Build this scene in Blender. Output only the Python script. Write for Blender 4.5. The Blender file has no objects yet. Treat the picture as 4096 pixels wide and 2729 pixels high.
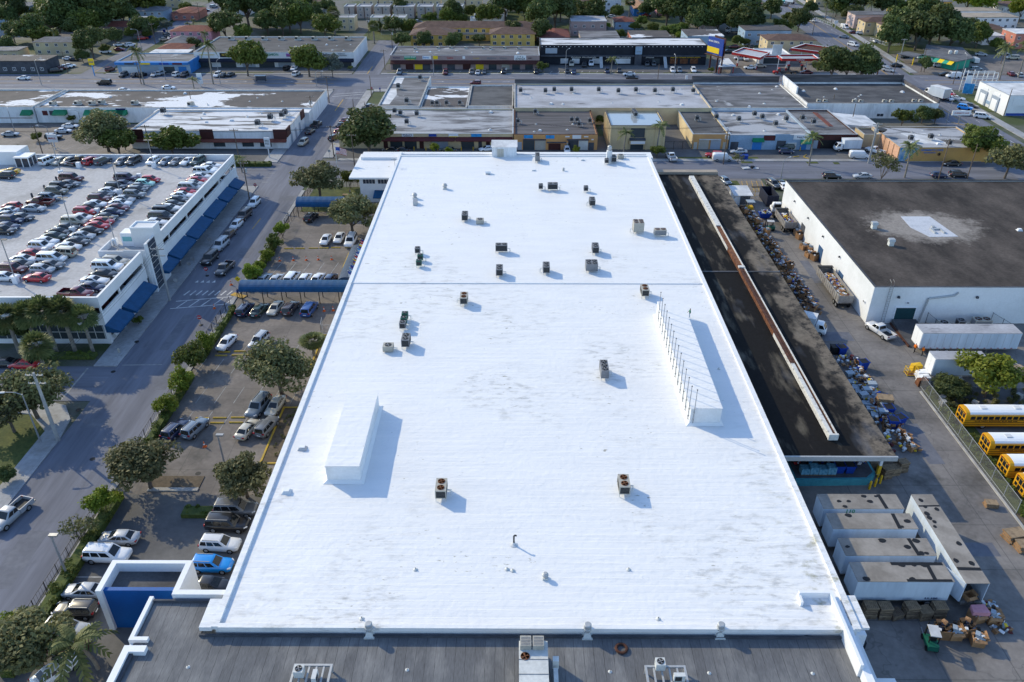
import bpy,bmesh,math,random
import numpy as np
from mathutils import Vector,Matrix
S = bpy.context.scene
R = random.Random(11)
rad = math.radians

# ------------------------------------------------------------ camera, sky, sun, exposure
cam = bpy.data.cameras.new("camera"); cam.lens = 28; cam.sensor_width = 36; cam.clip_end = 5000
co = bpy.data.objects.new("camera",cam); S.collection.objects.link(co)
co.location = (0,0,70); co.rotation_euler = (rad(90-31.28),0,rad(.28)); S.camera = co
SUN_EL,SUN_AZ = 29.5,142.0          # azimuth of the sun, counter-clockwise from +X
sd = Vector((math.cos(rad(SUN_EL))*math.cos(rad(SUN_AZ)),math.cos(rad(SUN_EL))*math.sin(rad(SUN_AZ)),math.sin(rad(SUN_EL))))
w = bpy.data.worlds.new("World"); S.world = w; w.use_nodes = True
sky = w.node_tree.nodes.new("ShaderNodeTexSky"); sky.sky_type = 'NISHITA'; sky.sun_disc = False
sky.sun_elevation = rad(SUN_EL); sky.sun_rotation = rad(90-SUN_AZ); sky.ozone_density = 3; sky.dust_density = .4
bg = w.node_tree.nodes["Background"]; bg.inputs[1].default_value = .15
w.node_tree.links.new(sky.outputs[0],bg.inputs[0])
sl = bpy.data.lights.new("sun",'SUN'); sl.energy = 2.15; sl.angle = rad(.5); sl.color = (1,.87,.58)
so = bpy.data.objects.new("sun",sl); S.collection.objects.link(so); so.location = sd*300
so.rotation_euler = (-sd).to_track_quat('-Z','Y').to_euler()
S.view_settings.view_transform = 'Standard'; S.view_settings.look = 'None'
S.view_settings.exposure = .86; S.view_settings.gamma = 1; S.view_settings.use_curve_mapping = False
S.cycles.max_bounces = 6; S.cycles.transparent_max_bounces = 12

# ------------------------------------------------------------ materials
def _n(t,k,**kw):
    n = t.nodes.new(k)
    for a,b in kw.items(): setattr(n,a,b)
    return n
def _m(name):
    m = bpy.data.materials.new(name); m.use_nodes = True
    t = m.node_tree; return m,t,t.nodes["Principled BSDF"],t.links
def rgba(c): return (c[0],c[1],c[2],1)
def noise(t,vec,scale,detail=4,rough=.55):
    n = _n(t,"ShaderNodeTexNoise"); n.inputs["Scale"].default_value = scale
    n.inputs["Detail"].default_value = detail; n.inputs["Roughness"].default_value = rough
    t.links.new(vec,n.inputs["Vector"]); return n.outputs["Fac"]
def ramp(t,fac,lo,hi,a=0.,b=1.):
    n = _n(t,"ShaderNodeMapRange"); n.inputs[1].default_value = lo; n.inputs[2].default_value = hi
    n.inputs[3].default_value = a; n.inputs[4].default_value = b; t.links.new(fac,n.inputs[0]); return n.outputs[0]
def mix(t,fac,a,b,mode='MIX'):
    n = _n(t,"ShaderNodeMix",data_type='RGBA',blend_type=mode)
    for s,v in ((0,fac),(6,a),(7,b)):
        if isinstance(v,(int,float)): n.inputs[s].default_value = v
        elif isinstance(v,tuple): n.inputs[s].default_value = rgba(v)
        else: t.links.new(v,n.inputs[s])
    return n.outputs[2]
def math_(t,op,a,b=None):
    n = _n(t,"ShaderNodeMath",operation=op)
    for i,v in enumerate((a,b)):
        if v is None: continue
        if isinstance(v,(int,float)): n.inputs[i].default_value = v
        else: t.links.new(v,n.inputs[i])
    return n.outputs[0]
def pos(t,stretch=(1,1,1),obj=False):
    g = _n(t,"ShaderNodeTexCoord").outputs["Object"] if obj else _n(t,"ShaderNodeNewGeometry").outputs["Position"]
    if stretch == (1,1,1): return g
    mp = _n(t,"ShaderNodeMapping"); mp.inputs["Scale"].default_value = stretch
    t.links.new(g,mp.inputs["Vector"]); return mp.outputs[0]
def fine(t,col,amt,fs,st=(1,1,1),obj=False):
    f = ramp(t,noise(t,pos(t,st,obj),fs,3),.25,.75,1-amt,1+amt)
    v = _n(t,"ShaderNodeVectorMath",operation='SCALE')
    if isinstance(col,tuple): v.inputs[0].default_value = col[:3]
    else: t.links.new(col,v.inputs[0])
    t.links.new(f,v.inputs["Scale"]); return v.outputs[0]
def bump(t,p,h,s,d=.1):
    b = _n(t,"ShaderNodeBump"); b.inputs["Strength"].default_value = s; b.inputs["Distance"].default_value = d
    t.links.new(h,b.inputs["Height"]); t.links.new(b.outputs[0],p.inputs["Normal"])
def pm(name,c1,c2=None,rough=.85,sc=.3,st=(1,1,1),lo=.4,hi=.62,fa=.12,fs=3,metal=0,obj=False,bp=0,c3=None,c3sc=.08,c3lo=.55,c3hi=.6,c3st=(1,1,1),spec=.3):
    m,t,p,L = _m(name)
    col = c1
    if c2: col = mix(t,ramp(t,noise(t,pos(t,st,obj),sc,5),lo,hi),c1,c2)
    if c3: col = mix(t,ramp(t,noise(t,pos(t,c3st,obj),c3sc,6,.62),c3lo,c3hi),col,c3)
    col = fine(t,col,fa,fs,st,obj)
    L.new(col,p.inputs["Base Color"])
    p.inputs["Roughness"].default_value = rough; p.inputs["Metallic"].default_value = metal
    p.inputs["Specular IOR Level"].default_value = spec
    if bp: bump(t,p,noise(t,pos(t,st,obj),fs,3),bp)
    return m
M = {}
def A(k,*a,**kw): M[k] = pm(k,*a,**kw)
# painted walls and trims
A('white',(.74,.75,.77),(.64,.65,.66),fa=.05,sc=.15)
A('white_dirty',(.72,.73,.75),(.45,.46,.47),sc=.5,st=(1,1,.25),lo=.48,hi=.8,fa=.08)
A('trim_white',(.78,.79,.81),rough=.6,fa=.04)
A('cream',(.62,.5,.3),(.5,.4,.26),fa=.06,sc=.2)
A('orange',(.6,.32,.12),(.48,.26,.11),fa=.06,sc=.2)
A('ochre',(.62,.36,.11),(.5,.29,.1),fa=.06,sc=.2)
A('peach',(.62,.36,.24),(.5,.3,.2),sc=.3)
A('pink',(.62,.28,.33),(.52,.24,.28),sc=.3)
A('salmon',(.55,.22,.17),(.45,.18,.14),sc=.3)
A('palepink',(.58,.44,.42),(.48,.38,.36),sc=.3)
A('brownpink',(.36,.26,.25),(.3,.22,.21),sc=.3)
A('yellow',(.72,.47,.12),(.6,.4,.12),sc=.3)
A('stucco',(.64,.53,.34),(.54,.45,.3),sc=.2)
A('stucco_far',(.46,.38,.3),(.38,.31,.26),sc=.2)
A('taupe',(.46,.39,.35),(.38,.33,.3),sc=.2)
A('ltblue',(.3,.42,.56),(.24,.34,.46),sc=.2)
A('teal',(.06,.3,.36),(.05,.24,.3),sc=.3)
A('blue',(.003,.095,.34),(.003,.08,.29),fa=.06,rough=.6,sc=.3)
A('brightblue',(.03,.2,.55),(.03,.16,.42),sc=.3,rough=.6)
A('awning',(.008,.075,.19),(.006,.062,.155),fa=.1,rough=.7,sc=1)
A('canopy_grey',(.07,.1,.15),(.055,.08,.12),fa=.15)
A('navy',(.008,.012,.03),(.012,.016,.035),rough=.7)
A('maroon',(.11,.022,.026),(.085,.018,.02),fa=.12,rough=.7)
A('brownred',(.07,.02,.018),(.055,.018,.016),rough=.7)
A('green',(.01,.2,.09),(.01,.15,.07),rough=.7)
A('teal_awning',(.03,.32,.22),rough=.7)
A('black_wall',(.014,.017,.026),(.02,.024,.034),fa=.1)
A('slate',(.055,.06,.075),(.08,.085,.1),sc=.5)
A('concrete',(.36,.35,.33),(.27,.26,.25),fa=.12,sc=.3)
A('kerb',(.42,.41,.39),(.32,.31,.3),fa=.1,sc=.6)
A('kerb_yellow',(.5,.33,.04),(.36,.26,.07),sc=1)
A('paint_white',(.62,.62,.62),(.4,.4,.4),sc=.8,fa=.15)
A('paint_faded',(.34,.34,.34),(.22,.22,.22),sc=.8,fa=.2)
A('paint_yellow',(.55,.33,.05),(.38,.25,.08),sc=.8,fa=.15)
A('paint_yellowf',(.33,.25,.12),(.22,.19,.13),sc=.8,fa=.2)
# roofs
A('rf_dark',(.055,.055,.06),(.105,.105,.11),fa=.2,sc=.15,st=(1,1.6,1),c3=(.22,.22,.24),c3sc=.16,c3lo=.68,c3hi=.74)
A('rf_grey',(.2,.2,.215),(.085,.085,.09),fa=.2,sc=.2,st=(.5,1.6,1),c3=(.34,.35,.37),c3sc=.13,c3lo=.63,c3hi=.68)
A('rf_greywhite',(.36,.37,.4),(.12,.12,.13),sc=.17,st=(.5,1.5,1),lo=.47,hi=.6,fa=.18)
A('rf_ltgrey',(.42,.43,.47),(.25,.25,.27),sc=.14,st=(.7,1.3,1),lo=.42,hi=.68,fa=.14,c3=(.1,.1,.11),c3sc=.2,c3lo=.61,c3hi=.7,c3st=(.4,1.3,1))
A('rf_streak',(.62,.63,.66),(.13,.13,.135),sc=.22,st=(.35,1.7,1),lo=.5,hi=.6,fa=.15)
A('rf_wet_glare',(.1,.088,.086),(.07,.064,.066),fa=.18,sc=.2,c3=(.68,.69,.72),c3sc=.06,c3lo=.55,c3hi=.565,c3st=(.6,1.3,1))  # pale patches: white glare of a wet roof, painted into the colour
A('rf_corr',(.07,.066,.07),(.14,.13,.14),sc=.9,st=(.08,1.6,1),lo=.4,hi=.65,fa=.25)
A('rf_tile',(.1,.06,.048),(.14,.085,.065),fa=.25,sc=.6,fs=2.5)
A('rf_red',(.15,.045,.035),(.2,.065,.045),fa=.25,sc=.6,fs=2.5)
A('rf_orange',(.28,.15,.08),(.34,.19,.11),fa=.2,sc=.6,fs=2.5)
A('rf_shingle',(.1,.105,.12),(.15,.155,.17),fa=.2,sc=.4,fs=2.5)
A('rf_white',(.66,.67,.69),(.45,.46,.48),fa=.08,sc=.25)
A('rf_tan',(.36,.3,.24),(.28,.24,.2),fa=.12,sc=.3)
# grounds
for k_,s_ in (('asphalt',(1.5,.14,1)),('asphalt_ew',(.14,1.5,1))): A(k_,(.168,.176,.215),(.12,.127,.158),fa=.14,sc=.2,fs=1.3,st=s_,c3=(.07,.07,.078),c3sc=.11,c3lo=.62,c3hi=.82)  # blue tint puts the cool cast of street shade into the asphalt colour
A('road_patch',(.12,.127,.155),(.145,.152,.18),fa=.14,sc=.3,fs=1.5)
A('asphalt_lot',(.095,.095,.1),(.14,.138,.138),fa=.14,sc=.12,fs=1.5)
A('sidewalk',(.33,.33,.33),(.25,.25,.25),fa=.1,sc=.25)
A('grass',(.05,.07,.016),(.085,.1,.025),fa=.3,sc=.6,fs=3)
A('soil',(.09,.07,.05),(.13,.1,.07),fa=.3,sc=.6)
A('ground',(.125,.125,.115),(.055,.075,.025),fa=.2,sc=.035,lo=.45,hi=.55)
# things
A('steel',(.3,.31,.32),(.22,.22,.23),metal=.6,rough=.45,obj=True)
A('galv',(.42,.43,.44),metal=.3,rough=.5,obj=True,fa=.1)
A('ac_grey',(.22,.225,.24),(.17,.175,.19),rough=.55,obj=True)
A('ac_beige',(.43,.41,.36),(.35,.33,.29),rough=.55,obj=True)
A('ac_white',(.62,.63,.62),(.5,.51,.5),rough=.55,obj=True)
A('ac_coil',(.025,.027,.03),(.05,.052,.055),rough=.7,sc=4,obj=True)
A('lichen_white',(.62,.61,.58),(.2,.19,.18),sc=1.3,lo=.55,hi=.7,fa=.15)
A('rf_pale',(.5,.52,.57),(.4,.42,.47),sc=.5,lo=.45,hi=.7)
A('rust',(.12,.045,.022),(.2,.085,.04),fa=.25,sc=1.2)
A('rust_dark',(.06,.026,.018),(.1,.04,.025),fa=.25,sc=1.2)
A('black',(.012,.012,.014),rough=.6)
A('tyre',(.012,.012,.013),rough=.85)
A('rim',(.45,.46,.48),metal=.7,rough=.35)
A('wood_pole',(.17,.125,.09),(.12,.09,.07),fa=.2,sc=2,st=(3,3,.2),obj=True)
A('conc_pole',(.36,.36,.36),(.3,.3,.3),fa=.1)
A('metal_pole',(.3,.31,.33),metal=.4,rough=.5)
A('white_pole',(.6,.61,.63),rough=.5)
A('card',(.36,.2,.1),(.27,.15,.07),fa=.18,sc=1.2,obj=True)
A('card_dark',(.25,.14,.07),(.19,.1,.05),fa=.18,sc=1.2,obj=True)
A('card_in',(.08,.05,.03),obj=True)
A('wood',(.3,.22,.14),(.2,.145,.095),fa=.2,sc=2,obj=True)
A('wood_dark',(.14,.1,.07),(.2,.15,.1),fa=.25,sc=2,obj=True)
A('bin_blue',(.008,.05,.34),(.007,.04,.25),rough=.5,obj=True)
A('bin_grey',(.32,.38,.44),(.25,.3,.36),rough=.6,obj=True)
A('water',(.08,.25,.36),(.16,.36,.46),rough=.3,sc=3,lo=.45,hi=.55,obj=True)
A('bus_yellow',(.72,.36,.015),(.62,.3,.012),rough=.45,fa=.05,obj=True)
A('safety_yellow',(.7,.43,.02),(.6,.36,.02),rough=.6,obj=True)
A('orange_vest',(.9,.2,.01),rough=.8,fa=.06)
A('cone',(.65,.12,.02),rough=.6,fa=.05)
A('skin',(.3,.17,.11),rough=.6,fa=.05)
A('cloth_dark',(.02,.022,.03),rough=.9)
A('cloth_blue',(.03,.06,.2),rough=.9)
A('cloth_white',(.6,.62,.65),rough=.9)
A('red_paint',(.42,.02,.02),(.34,.018,.018),rough=.5)
A('sign_yellow',(.8,.55,.02),rough=.5,fa=.04)
A('sign_blue',(.02,.06,.3),rough=.5,fa=.06)
A('sign_cyan',(.03,.3,.62),(.02,.2,.5),rough=.5,sc=1)
A('sign_purple',(.3,.14,.42),rough=.5,fa=.06)
A('sign_green',(.03,.26,.14),rough=.5,fa=.06)
A('sign_white',(.72,.73,.75),rough=.5,fa=.03)
A('ink_navy',(.01,.02,.09),rough=.6,fa=.03)
A('ink_black',(.012,.012,.014),rough=.6,fa=.03)
A('ink_gold',(.62,.42,.05),rough=.6,fa=.03)
A('ink_grey',(.2,.21,.22),rough=.6,fa=.03)
A('trailer_white',(.6,.67,.75),(.5,.57,.65),rough=.45,sc=.6,fa=.05,st=(1,1,.2))
A('trailer_roof',(.21,.19,.17),(.3,.275,.25),sc=.35,lo=.4,hi=.6,fa=.08)
A('galv_dark',(.16,.15,.14),(.26,.25,.24),sc=1.5,rough=.5,metal=.3,fa=.15)
A('truck_grey',(.3,.29,.28),(.22,.2,.19),sc=1,rough=.6,fa=.15)
A('fork_green',(.01,.1,.07),rough=.5)
A('hedge',(.045,.07,.015),(.08,.1,.02),fa=.35,sc=1.2,fs=5)
A('bark',(.14,.115,.095),(.09,.075,.065),fa=.25,sc=2,obj=True)
A('palm_bark',(.26,.235,.2),(.19,.17,.15),fa=.2,sc=2,obj=True)
A('dock_green',(.012,.05,.06),(.016,.06,.07))
A('door_blue',(.04,.1,.22),(.03,.08,.18))
A('mural',(.08,.25,.45),(.42,.5,.55),sc=.7,fa=.1)
def simple(name,c,rough,metal=0,coat=0,spec=.5):
    m,t,p,L = _m(name)
    L.new(fine(t,c,.06,2),p.inputs["Base Color"]); p.inputs["Roughness"].default_value = rough
    p.inputs["Metallic"].default_value = metal; p.inputs["Coat Weight"].default_value = coat; p.inputs["Specular IOR Level"].default_value = spec
    M[name] = m
simple('glass',(.012,.015,.018),.07)
simple('shade_glass',(.2,.45,.46),.12)
simple('shop_glass',(.05,.065,.075),.15)
simple('window',(.05,.06,.08),.12)
simple('shutter',(.3,.35,.42),.5)
simple('headlight',(.6,.62,.65),.15)
simple('taillight',(.3,.01,.012),.25)
simple('pond',(.32,.36,.4),.03)
# car paint: takes the object's own colour
m,t,p,L = _m('paint'); oi = _n(t,"ShaderNodeObjectInfo")
L.new(fine(t,oi.outputs["Color"],.04,1.5),p.inputs["Base Color"]); p.inputs["Roughness"].default_value = .32; p.inputs["Coat Weight"].default_value = .7
p.inputs["Coat Roughness"].default_value = .08; M['paint'] = m
# foliage: leaf cards, tone differs leaf to leaf and tree to tree
def leafmat(name,a,b):
    m,t,p,L = _m(name); oi = _n(t,"ShaderNodeObjectInfo")
    at = _n(t,"ShaderNodeAttribute"); at.attribute_name = "tone"
    c = mix(t,at.outputs["Fac"],a,b)
    h = _n(t,"ShaderNodeHueSaturation"); L.new(c,h.inputs["Color"])
    L.new(ramp(t,oi.outputs["Random"],0,1,.487,.513),h.inputs["Hue"]); L.new(ramp(t,oi.outputs["Random"],0,1,.8,1.22),h.inputs["Value"])
    L.new(h.outputs[0],p.inputs["Base Color"]); p.inputs["Roughness"].default_value = .6; p.inputs["Specular IOR Level"].default_value = .25
    tr = _n(t,"ShaderNodeBsdfTranslucent"); L.new(h.outputs[0],tr.inputs[0])
    mx = _n(t,"ShaderNodeMixShader"); mx.inputs[0].default_value = .25
    L.new(p.outputs[0],mx.inputs[1]); L.new(tr.outputs[0],mx.inputs[2]); L.new(mx.outputs[0],t.nodes["Material Output"].inputs[0])
    M[name] = m
leafmat('leaf_oak',(.095,.1,.042),(.19,.185,.075))
leafmat('leaf_dark',(.05,.076,.024),(.125,.15,.045))
leafmat('leaf_mid',(.07,.105,.02),(.16,.19,.035))
leafmat('leaf_bright',(.1,.145,.012),(.24,.28,.03))
leafmat('leaf_palm',(.085,.11,.035),(.2,.215,.075))
leafmat('leaf_grey',(.1,.125,.1),(.16,.19,.16))
# chain link: mostly see-through wire
m,t,p,L = _m('chainlink'); p.inputs["Base Color"].default_value = (.3,.31,.32,1)
tr = _n(t,"ShaderNodeBsdfTransparent"); mx = _n(t,"ShaderNodeMixShader"); mx.inputs[0].default_value = .2
L.new(tr.outputs[0],mx.inputs[1]); L.new(p.outputs[0],mx.inputs[2]); L.new(mx.outputs[0],t.nodes["Material Output"].inputs[0]); M['chainlink'] = m
# the big white coated roof: rolled ridges, grey smudges, mossy specks near the front corner
m,t,p,L = _m('white_roof')
c = mix(t,ramp(t,noise(t,pos(t,(.25,1.2,1)),.5,5),.35,.7),(.775,.775,.78),(.73,.735,.75))
sm = math_(t,'MULTIPLY',ramp(t,noise(t,pos(t,(.5,1.4,1)),.8,5,.7),.5,.7),ramp(t,noise(t,pos(t),.055,3),.5,.64))
sx = _n(t,"ShaderNodeSeparateXYZ"); L.new(pos(t),sx.inputs[0])
sm = math_(t,'MULTIPLY',sm,ramp(t,sx.outputs[1],165,95,.15,.8)); c = mix(t,sm,c,(.36,.36,.35))
ms = math_(t,'MULTIPLY',math_(t,'MULTIPLY',ramp(t,sx.outputs[0],27.5,30.5),ramp(t,sx.outputs[1],85,60)),ramp(t,noise(t,pos(t,(1,1.5,1)),.55,5,.65),.54,.72))
c = mix(t,ms,c,(.32,.31,.22))
sp = math_(t,'MULTIPLY',ramp(t,noise(t,pos(t,(.8,1.6,1)),1.3,3),.66,.74),ramp(t,noise(t,pos(t),.11,2),.5,.62))
c = mix(t,sp,c,(.28,.27,.22))
L.new(c,p.inputs["Base Color"]); p.inputs["Roughness"].default_value = .55; p.inputs["Specular IOR Level"].default_value = .3
lap = ramp(t,math_(t,'FRACT',math_(t,'ADD',sx.outputs[1],ramp(t,noise(t,pos(t,(.25,.25,1)),.5,3),0,1,0,.7))),0,.1,1,0)
bump(t,p,math_(t,'ADD',math_(t,'ADD',noise(t,pos(t,(.1,1.5,1)),1.1,3),noise(t,pos(t),1.2,3)),math_(t,'MULTIPLY',lap,.35)),.5,.12); M['white_roof'] = m
# dock canopy roof: ponded black stain each side of the ridge duct, pale gritty margin to the right
m,t,p,L = _m('dock_roof')
sx = _n(t,"ShaderNodeSeparateXYZ"); L.new(pos(t),sx.inputs[0]); X,Y = sx.outputs[0],sx.outputs[1]
wob = ramp(t,noise(t,pos(t,(1,.55,1)),.16,5,.6),.25,.75,-4.2,4.2)
edge = ramp(t,math_(t,'ADD',X,wob),44.2,46.0)
c = mix(t,edge,(.012,.0115,.012),(.165,.138,.11))
gr = ramp(t,noise(t,pos(t),.7,6,.7),.45,.62)
c = mix(t,math_(t,'MULTIPLY',ramp(t,X,45.0,46.6),gr),c,(.03,.028,.027))
c = mix(t,math_(t,'MULTIPLY',ramp(t,noise(t,pos(t,(1,.3,1)),.21,3),.6,.7),.5),c,(.085,.095,.12))
c = mix(t,math_(t,'MULTIPLY',ramp(t,noise(t,pos(t,(1.6,.4,1)),.3,5),.53,.72),.75),c,(.16,.14,.11))
c = fine(t,c,.2,2)
L.new(c,p.inputs["Base Color"]); p.inputs["Roughness"].default_value = .85; p.inputs["Specular IOR Level"].default_value = .1; M['dock_roof'] = m
# brown gravel roof with a bright scoured halo round the white patch
m,t,p,L = _m('brown_roof')
c = mix(t,ramp(t,noise(t,pos(t,(1,.5,1)),.14,6,.65),.36,.66),(.034,.029,.027),(.1,.084,.075))
dv = _n(t,"ShaderNodeVectorMath",operation='DISTANCE'); L.new(pos(t,(.75,1,1)),dv.inputs[0]); dv.inputs[1].default_value = (61.2,148.4,7.1)
hal = ramp(t,math_(t,'ADD',dv.outputs["Value"],ramp(t,noise(t,pos(t),.5,6,.7),.2,.8,-3.2,3.2)),9.0,5.6)
c = mix(t,hal,c,(.26,.235,.215))
c = fine(t,c,.22,2.2)
L.new(c,p.inputs["Base Color"]); p.inputs["Roughness"].default_value = .9; p.inputs["Specular IOR Level"].default_value = .15; M['brown_roof'] = m
# front roof: felt strips running away from the viewer
m,t,p,L = _m('felt_roof')
sx = _n(t,"ShaderNodeSeparateXYZ"); L.new(pos(t),sx.inputs[0]); u = math_(t,'DIVIDE',math_(t,'ADD',sx.outputs[0],ramp(t,noise(t,pos(t),.8,3),0,1,-.06,.06)),.92)
fl = math_(t,'FLOOR',u); wn = _n(t,"ShaderNodeTexWhiteNoise",noise_dimensions='1D'); L.new(fl,wn.inputs["W"])
c = mix(t,wn.outputs["Value"],(.118,.12,.128),(.138,.141,.15))
c = mix(t,ramp(t,noise(t,pos(t,(1.3,.5,1)),.35,5),.46,.7),c,(.22,.22,.222))
seam = ramp(t,math_(t,'FRACT',u),.05,.03); c = mix(t,math_(t,'MULTIPLY',seam,ramp(t,noise(t,pos(t),.5,3),.35,.55,.25,1)),c,(.05,.05,.053))
c = fine(t,c,.2,2.4,(4,.6,1))
L.new(c,p.inputs["Base Color"]); p.inputs["Roughness"].default_value = .85; p.inputs["Specular IOR Level"].default_value = .25; M['felt_roof'] = m
# slab paving for lots and yard: joints every few metres, stains
def slabs(name,a,b,jx,jy,st=(1,1,1),joint=(.06,.06,.06),stain=(.07,.065,.06)):
    m,t,p,L = _m(name); sx = _n(t,"ShaderNodeSeparateXYZ"); L.new(pos(t),sx.inputs[0])
    ju = ramp(t,math_(t,'FRACT',math_(t,'DIVIDE',sx.outputs[0],jx)),.022,.012); jv = ramp(t,math_(t,'FRACT',math_(t,'DIVIDE',sx.outputs[1],jy)),.022,.012)
    c = mix(t,ramp(t,noise(t,pos(t,st),.13,6,.62),.38,.66),a,b)
    c = mix(t,ramp(t,noise(t,pos(t),.12,6,.65),.52,.72),c,stain)
    c = mix(t,math_(t,'MULTIPLY',math_(t,'MAXIMUM',ju,jv),.55),c,joint)
    vo = _n(t,"ShaderNodeTexVoronoi",feature='DISTANCE_TO_EDGE'); vo.inputs["Scale"].default_value = .055
    dv_ = _n(t,"ShaderNodeVectorMath",operation='ADD'); L.new(pos(t),dv_.inputs[0]); nz = _n(t,"ShaderNodeTexNoise"); nz.inputs["Scale"].default_value = .5; L.new(pos(t),nz.inputs["Vector"]); sc_ = _n(t,"ShaderNodeVectorMath",operation='SCALE'); sc_.inputs["Scale"].default_value = 4; L.new(nz.outputs["Color"],sc_.inputs[0]); L.new(sc_.outputs[0],dv_.inputs[1]); L.new(dv_.outputs[0],vo.inputs["Vector"])
    c = mix(t,ramp(t,vo.outputs["Distance"],.005,.0015,0,.38),c,joint)
    L.new(fine(t,c,.16,1.6),p.inputs["Base Color"]); p.inputs["Roughness"].default_value = .85; M[name] = m
slabs('lot',(.2,.175,.16),(.118,.104,.098),5.6,6.3)
slabs('yard',(.205,.19,.182),(.122,.113,.11),7.2,7.2)
slabs('walk',(.34,.345,.36),(.26,.265,.28),1.9,1.9,joint=(.18,.18,.18),stain=(.2,.19,.18))
slabs('deck',(.44,.44,.455),(.36,.36,.375),9,9,joint=(.3,.3,.3),stain=(.26,.26,.27))

# ------------------------------------------------------------ helpers
C = S.collection
def woff(p):
    v = Vector((0,0,0))
    while p:
        if p.get('local'): return Vector((0,0,0))
        v = v+p.location; p = p.parent
    return v
class MB:
    "collects boxes, prisms and tubes; build() links them as ONE mesh object"
    def __init__(s): s.v = []; s.f = []; s.mi = []
    def add(s,vs,fs,m=0):
        o = len(s.v); s.v += [tuple(q) for q in vs]; s.f += [tuple(i+o for i in f) for f in fs]; s.mi += [m]*len(fs); return s
    def box(s,x0,x1,y0,y1,z0,z1,m=0):
        return s.add([(x0,y0,z0),(x1,y0,z0),(x1,y1,z0),(x0,y1,z0),(x0,y0,z1),(x1,y0,z1),(x1,y1,z1),(x0,y1,z1)],
                     [(0,3,2,1),(4,5,6,7),(0,1,5,4),(1,2,6,5),(2,3,7,6),(3,0,4,7)],m)
    def rbox(s,cx,cy,z0,z1,lx,ly,ang,m=0,tx=0,ty=0):
        ca,sa = math.cos(ang),math.sin(ang)
        P = lambda x,y,z: (cx+x*ca-y*sa+tx*(z-z0),cy+x*sa+y*ca+ty*(z-z0),z)
        return s.add([P(sx*lx/2,sy*ly/2,z) for z in (z0,z1) for sx,sy in ((-1,-1),(1,-1),(1,1),(-1,1))],
                     [(0,3,2,1),(4,5,6,7),(0,1,5,4),(1,2,6,5),(2,3,7,6),(3,0,4,7)],m)
    def quad(s,a,b,c,d,m=0): return s.add([a,b,c,d],[(0,1,2,3)],m)
    def poly(s,pts,z0,z1,m=0):
        n = len(pts)
        return s.add([(x,y,z0) for x,y in pts]+[(x,y,z1) for x,y in pts],
                     [tuple(range(n-1,-1,-1)),tuple(range(n,2*n))]+[(i,(i+1)%n,n+(i+1)%n,n+i) for i in range(n)],m)
    def tube(s,a,b,r0,r1=None,n=8,m=0,caps=True):
        r1 = r0 if r1 is None else r1
        a,b = Vector(a),Vector(b); d = (b-a)
        if d.length < 1e-6: return s
        d.normalize(); u = d.cross(Vector((0,0,1)))
        if u.length < 1e-3: u = Vector((1,0,0))
        u.normalize(); v = d.cross(u)
        vs = []
        for p,r in ((a,r0),(b,r1)):
            vs += [p+(u*math.cos(2*math.pi*i/n)+v*math.sin(2*math.pi*i/n))*r for i in range(n)]
        fs = [(i,(i+1)%n,n+(i+1)%n,n+i) for i in range(n)]
        if caps: fs += [tuple(range(n-1,-1,-1)),tuple(range(n,2*n))]
        return s.add(vs,fs,m)
    def path(s,pts,r,n=6,m=0):
        for a,b in zip(pts,pts[1:]): s.tube(a,b,r,r,n,m)
        return s
    def lathe(s,cx,cy,prof,n=14,m=0):
        vs = [(cx+r*math.cos(2*math.pi*i/n),cy+r*math.sin(2*math.pi*i/n),z) for r,z in prof for i in range(n)]
        fs = [(k*n+i,k*n+(i+1)%n,(k+1)*n+(i+1)%n,(k+1)*n+i) for k in range(len(prof)-1) for i in range(n)]
        fs += [tuple(range(n-1,-1,-1)),tuple((len(prof)-1)*n+i for i in range(n))]
        return s.add(vs,fs,m)
    def loft(s,rings,m=0,cap0=True,cap1=True):
        n = len(rings[0]); vs = [q for r in rings for q in r]
        fs = [(k*n+i,k*n+(i+1)%n,(k+1)*n+(i+1)%n,(k+1)*n+i) for k in range(len(rings)-1) for i in range(n)]
        if cap0: fs.append(tuple(range(n-1,-1,-1)))
        if cap1: fs.append(tuple((len(rings)-1)*n+i for i in range(n)))
        return s.add(vs,fs,m)
    def mesh(s,name,mats,off=(0,0,0),smooth=False):
        me = bpy.data.meshes.new(name)
        me.from_pydata([(x-off[0],y-off[1],z-off[2]) for x,y,z in s.v],[],s.f)
        for k in (mats if isinstance(mats,(list,tuple)) else [mats]): me.materials.append(M[k])
        me.polygons.foreach_set('material_index',s.mi)
        if smooth: me.polygons.foreach_set('use_smooth',[True]*len(s.f))
        bm = bmesh.new(); bm.from_mesh(me); bmesh.ops.recalc_face_normals(bm,faces=bm.faces); bm.to_mesh(me); bm.free()
        me.update(); return me
    def build(s,name,mats,parent=None,smooth=False,at=None,loc=None):
        off = at if at is not None else (0,0,0) if loc is not None else woff(parent)
        at = loc if loc is not None else at
        o = bpy.data.objects.new(name,s.mesh(name,mats,off,smooth)); C.objects.link(o)
        if at is not None and not parent: o.location = at
        if parent:
            o.parent = parent
        return o
def sub(o,parent):
    "re-hang a part one level deeper (both are expressed in the thing's own space)"
    o.parent = parent; return o
def tag(o,label,cat,group=None,kind=None):
    if label: o['label'] = label
    if cat: o['category'] = cat
    if group: o['group'] = group
    if kind: o['kind'] = kind
    return o
def thing(name,label,cat,loc=(0,0,0),group=None,rz=0,local=False):
    o = bpy.data.objects.new(name,None); C.objects.link(o); o.location = loc; o.rotation_euler = (0,0,rz); o.empty_display_size = .3
    tag(o,label,cat,group)
    if local: LOCAL.append(o); o['local'] = 1
    return o
LOCAL = []; PROTO = []
def struct(name,mb,mats): o = mb.build(name,mats); o['kind'] = 'structure'; return o
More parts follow.
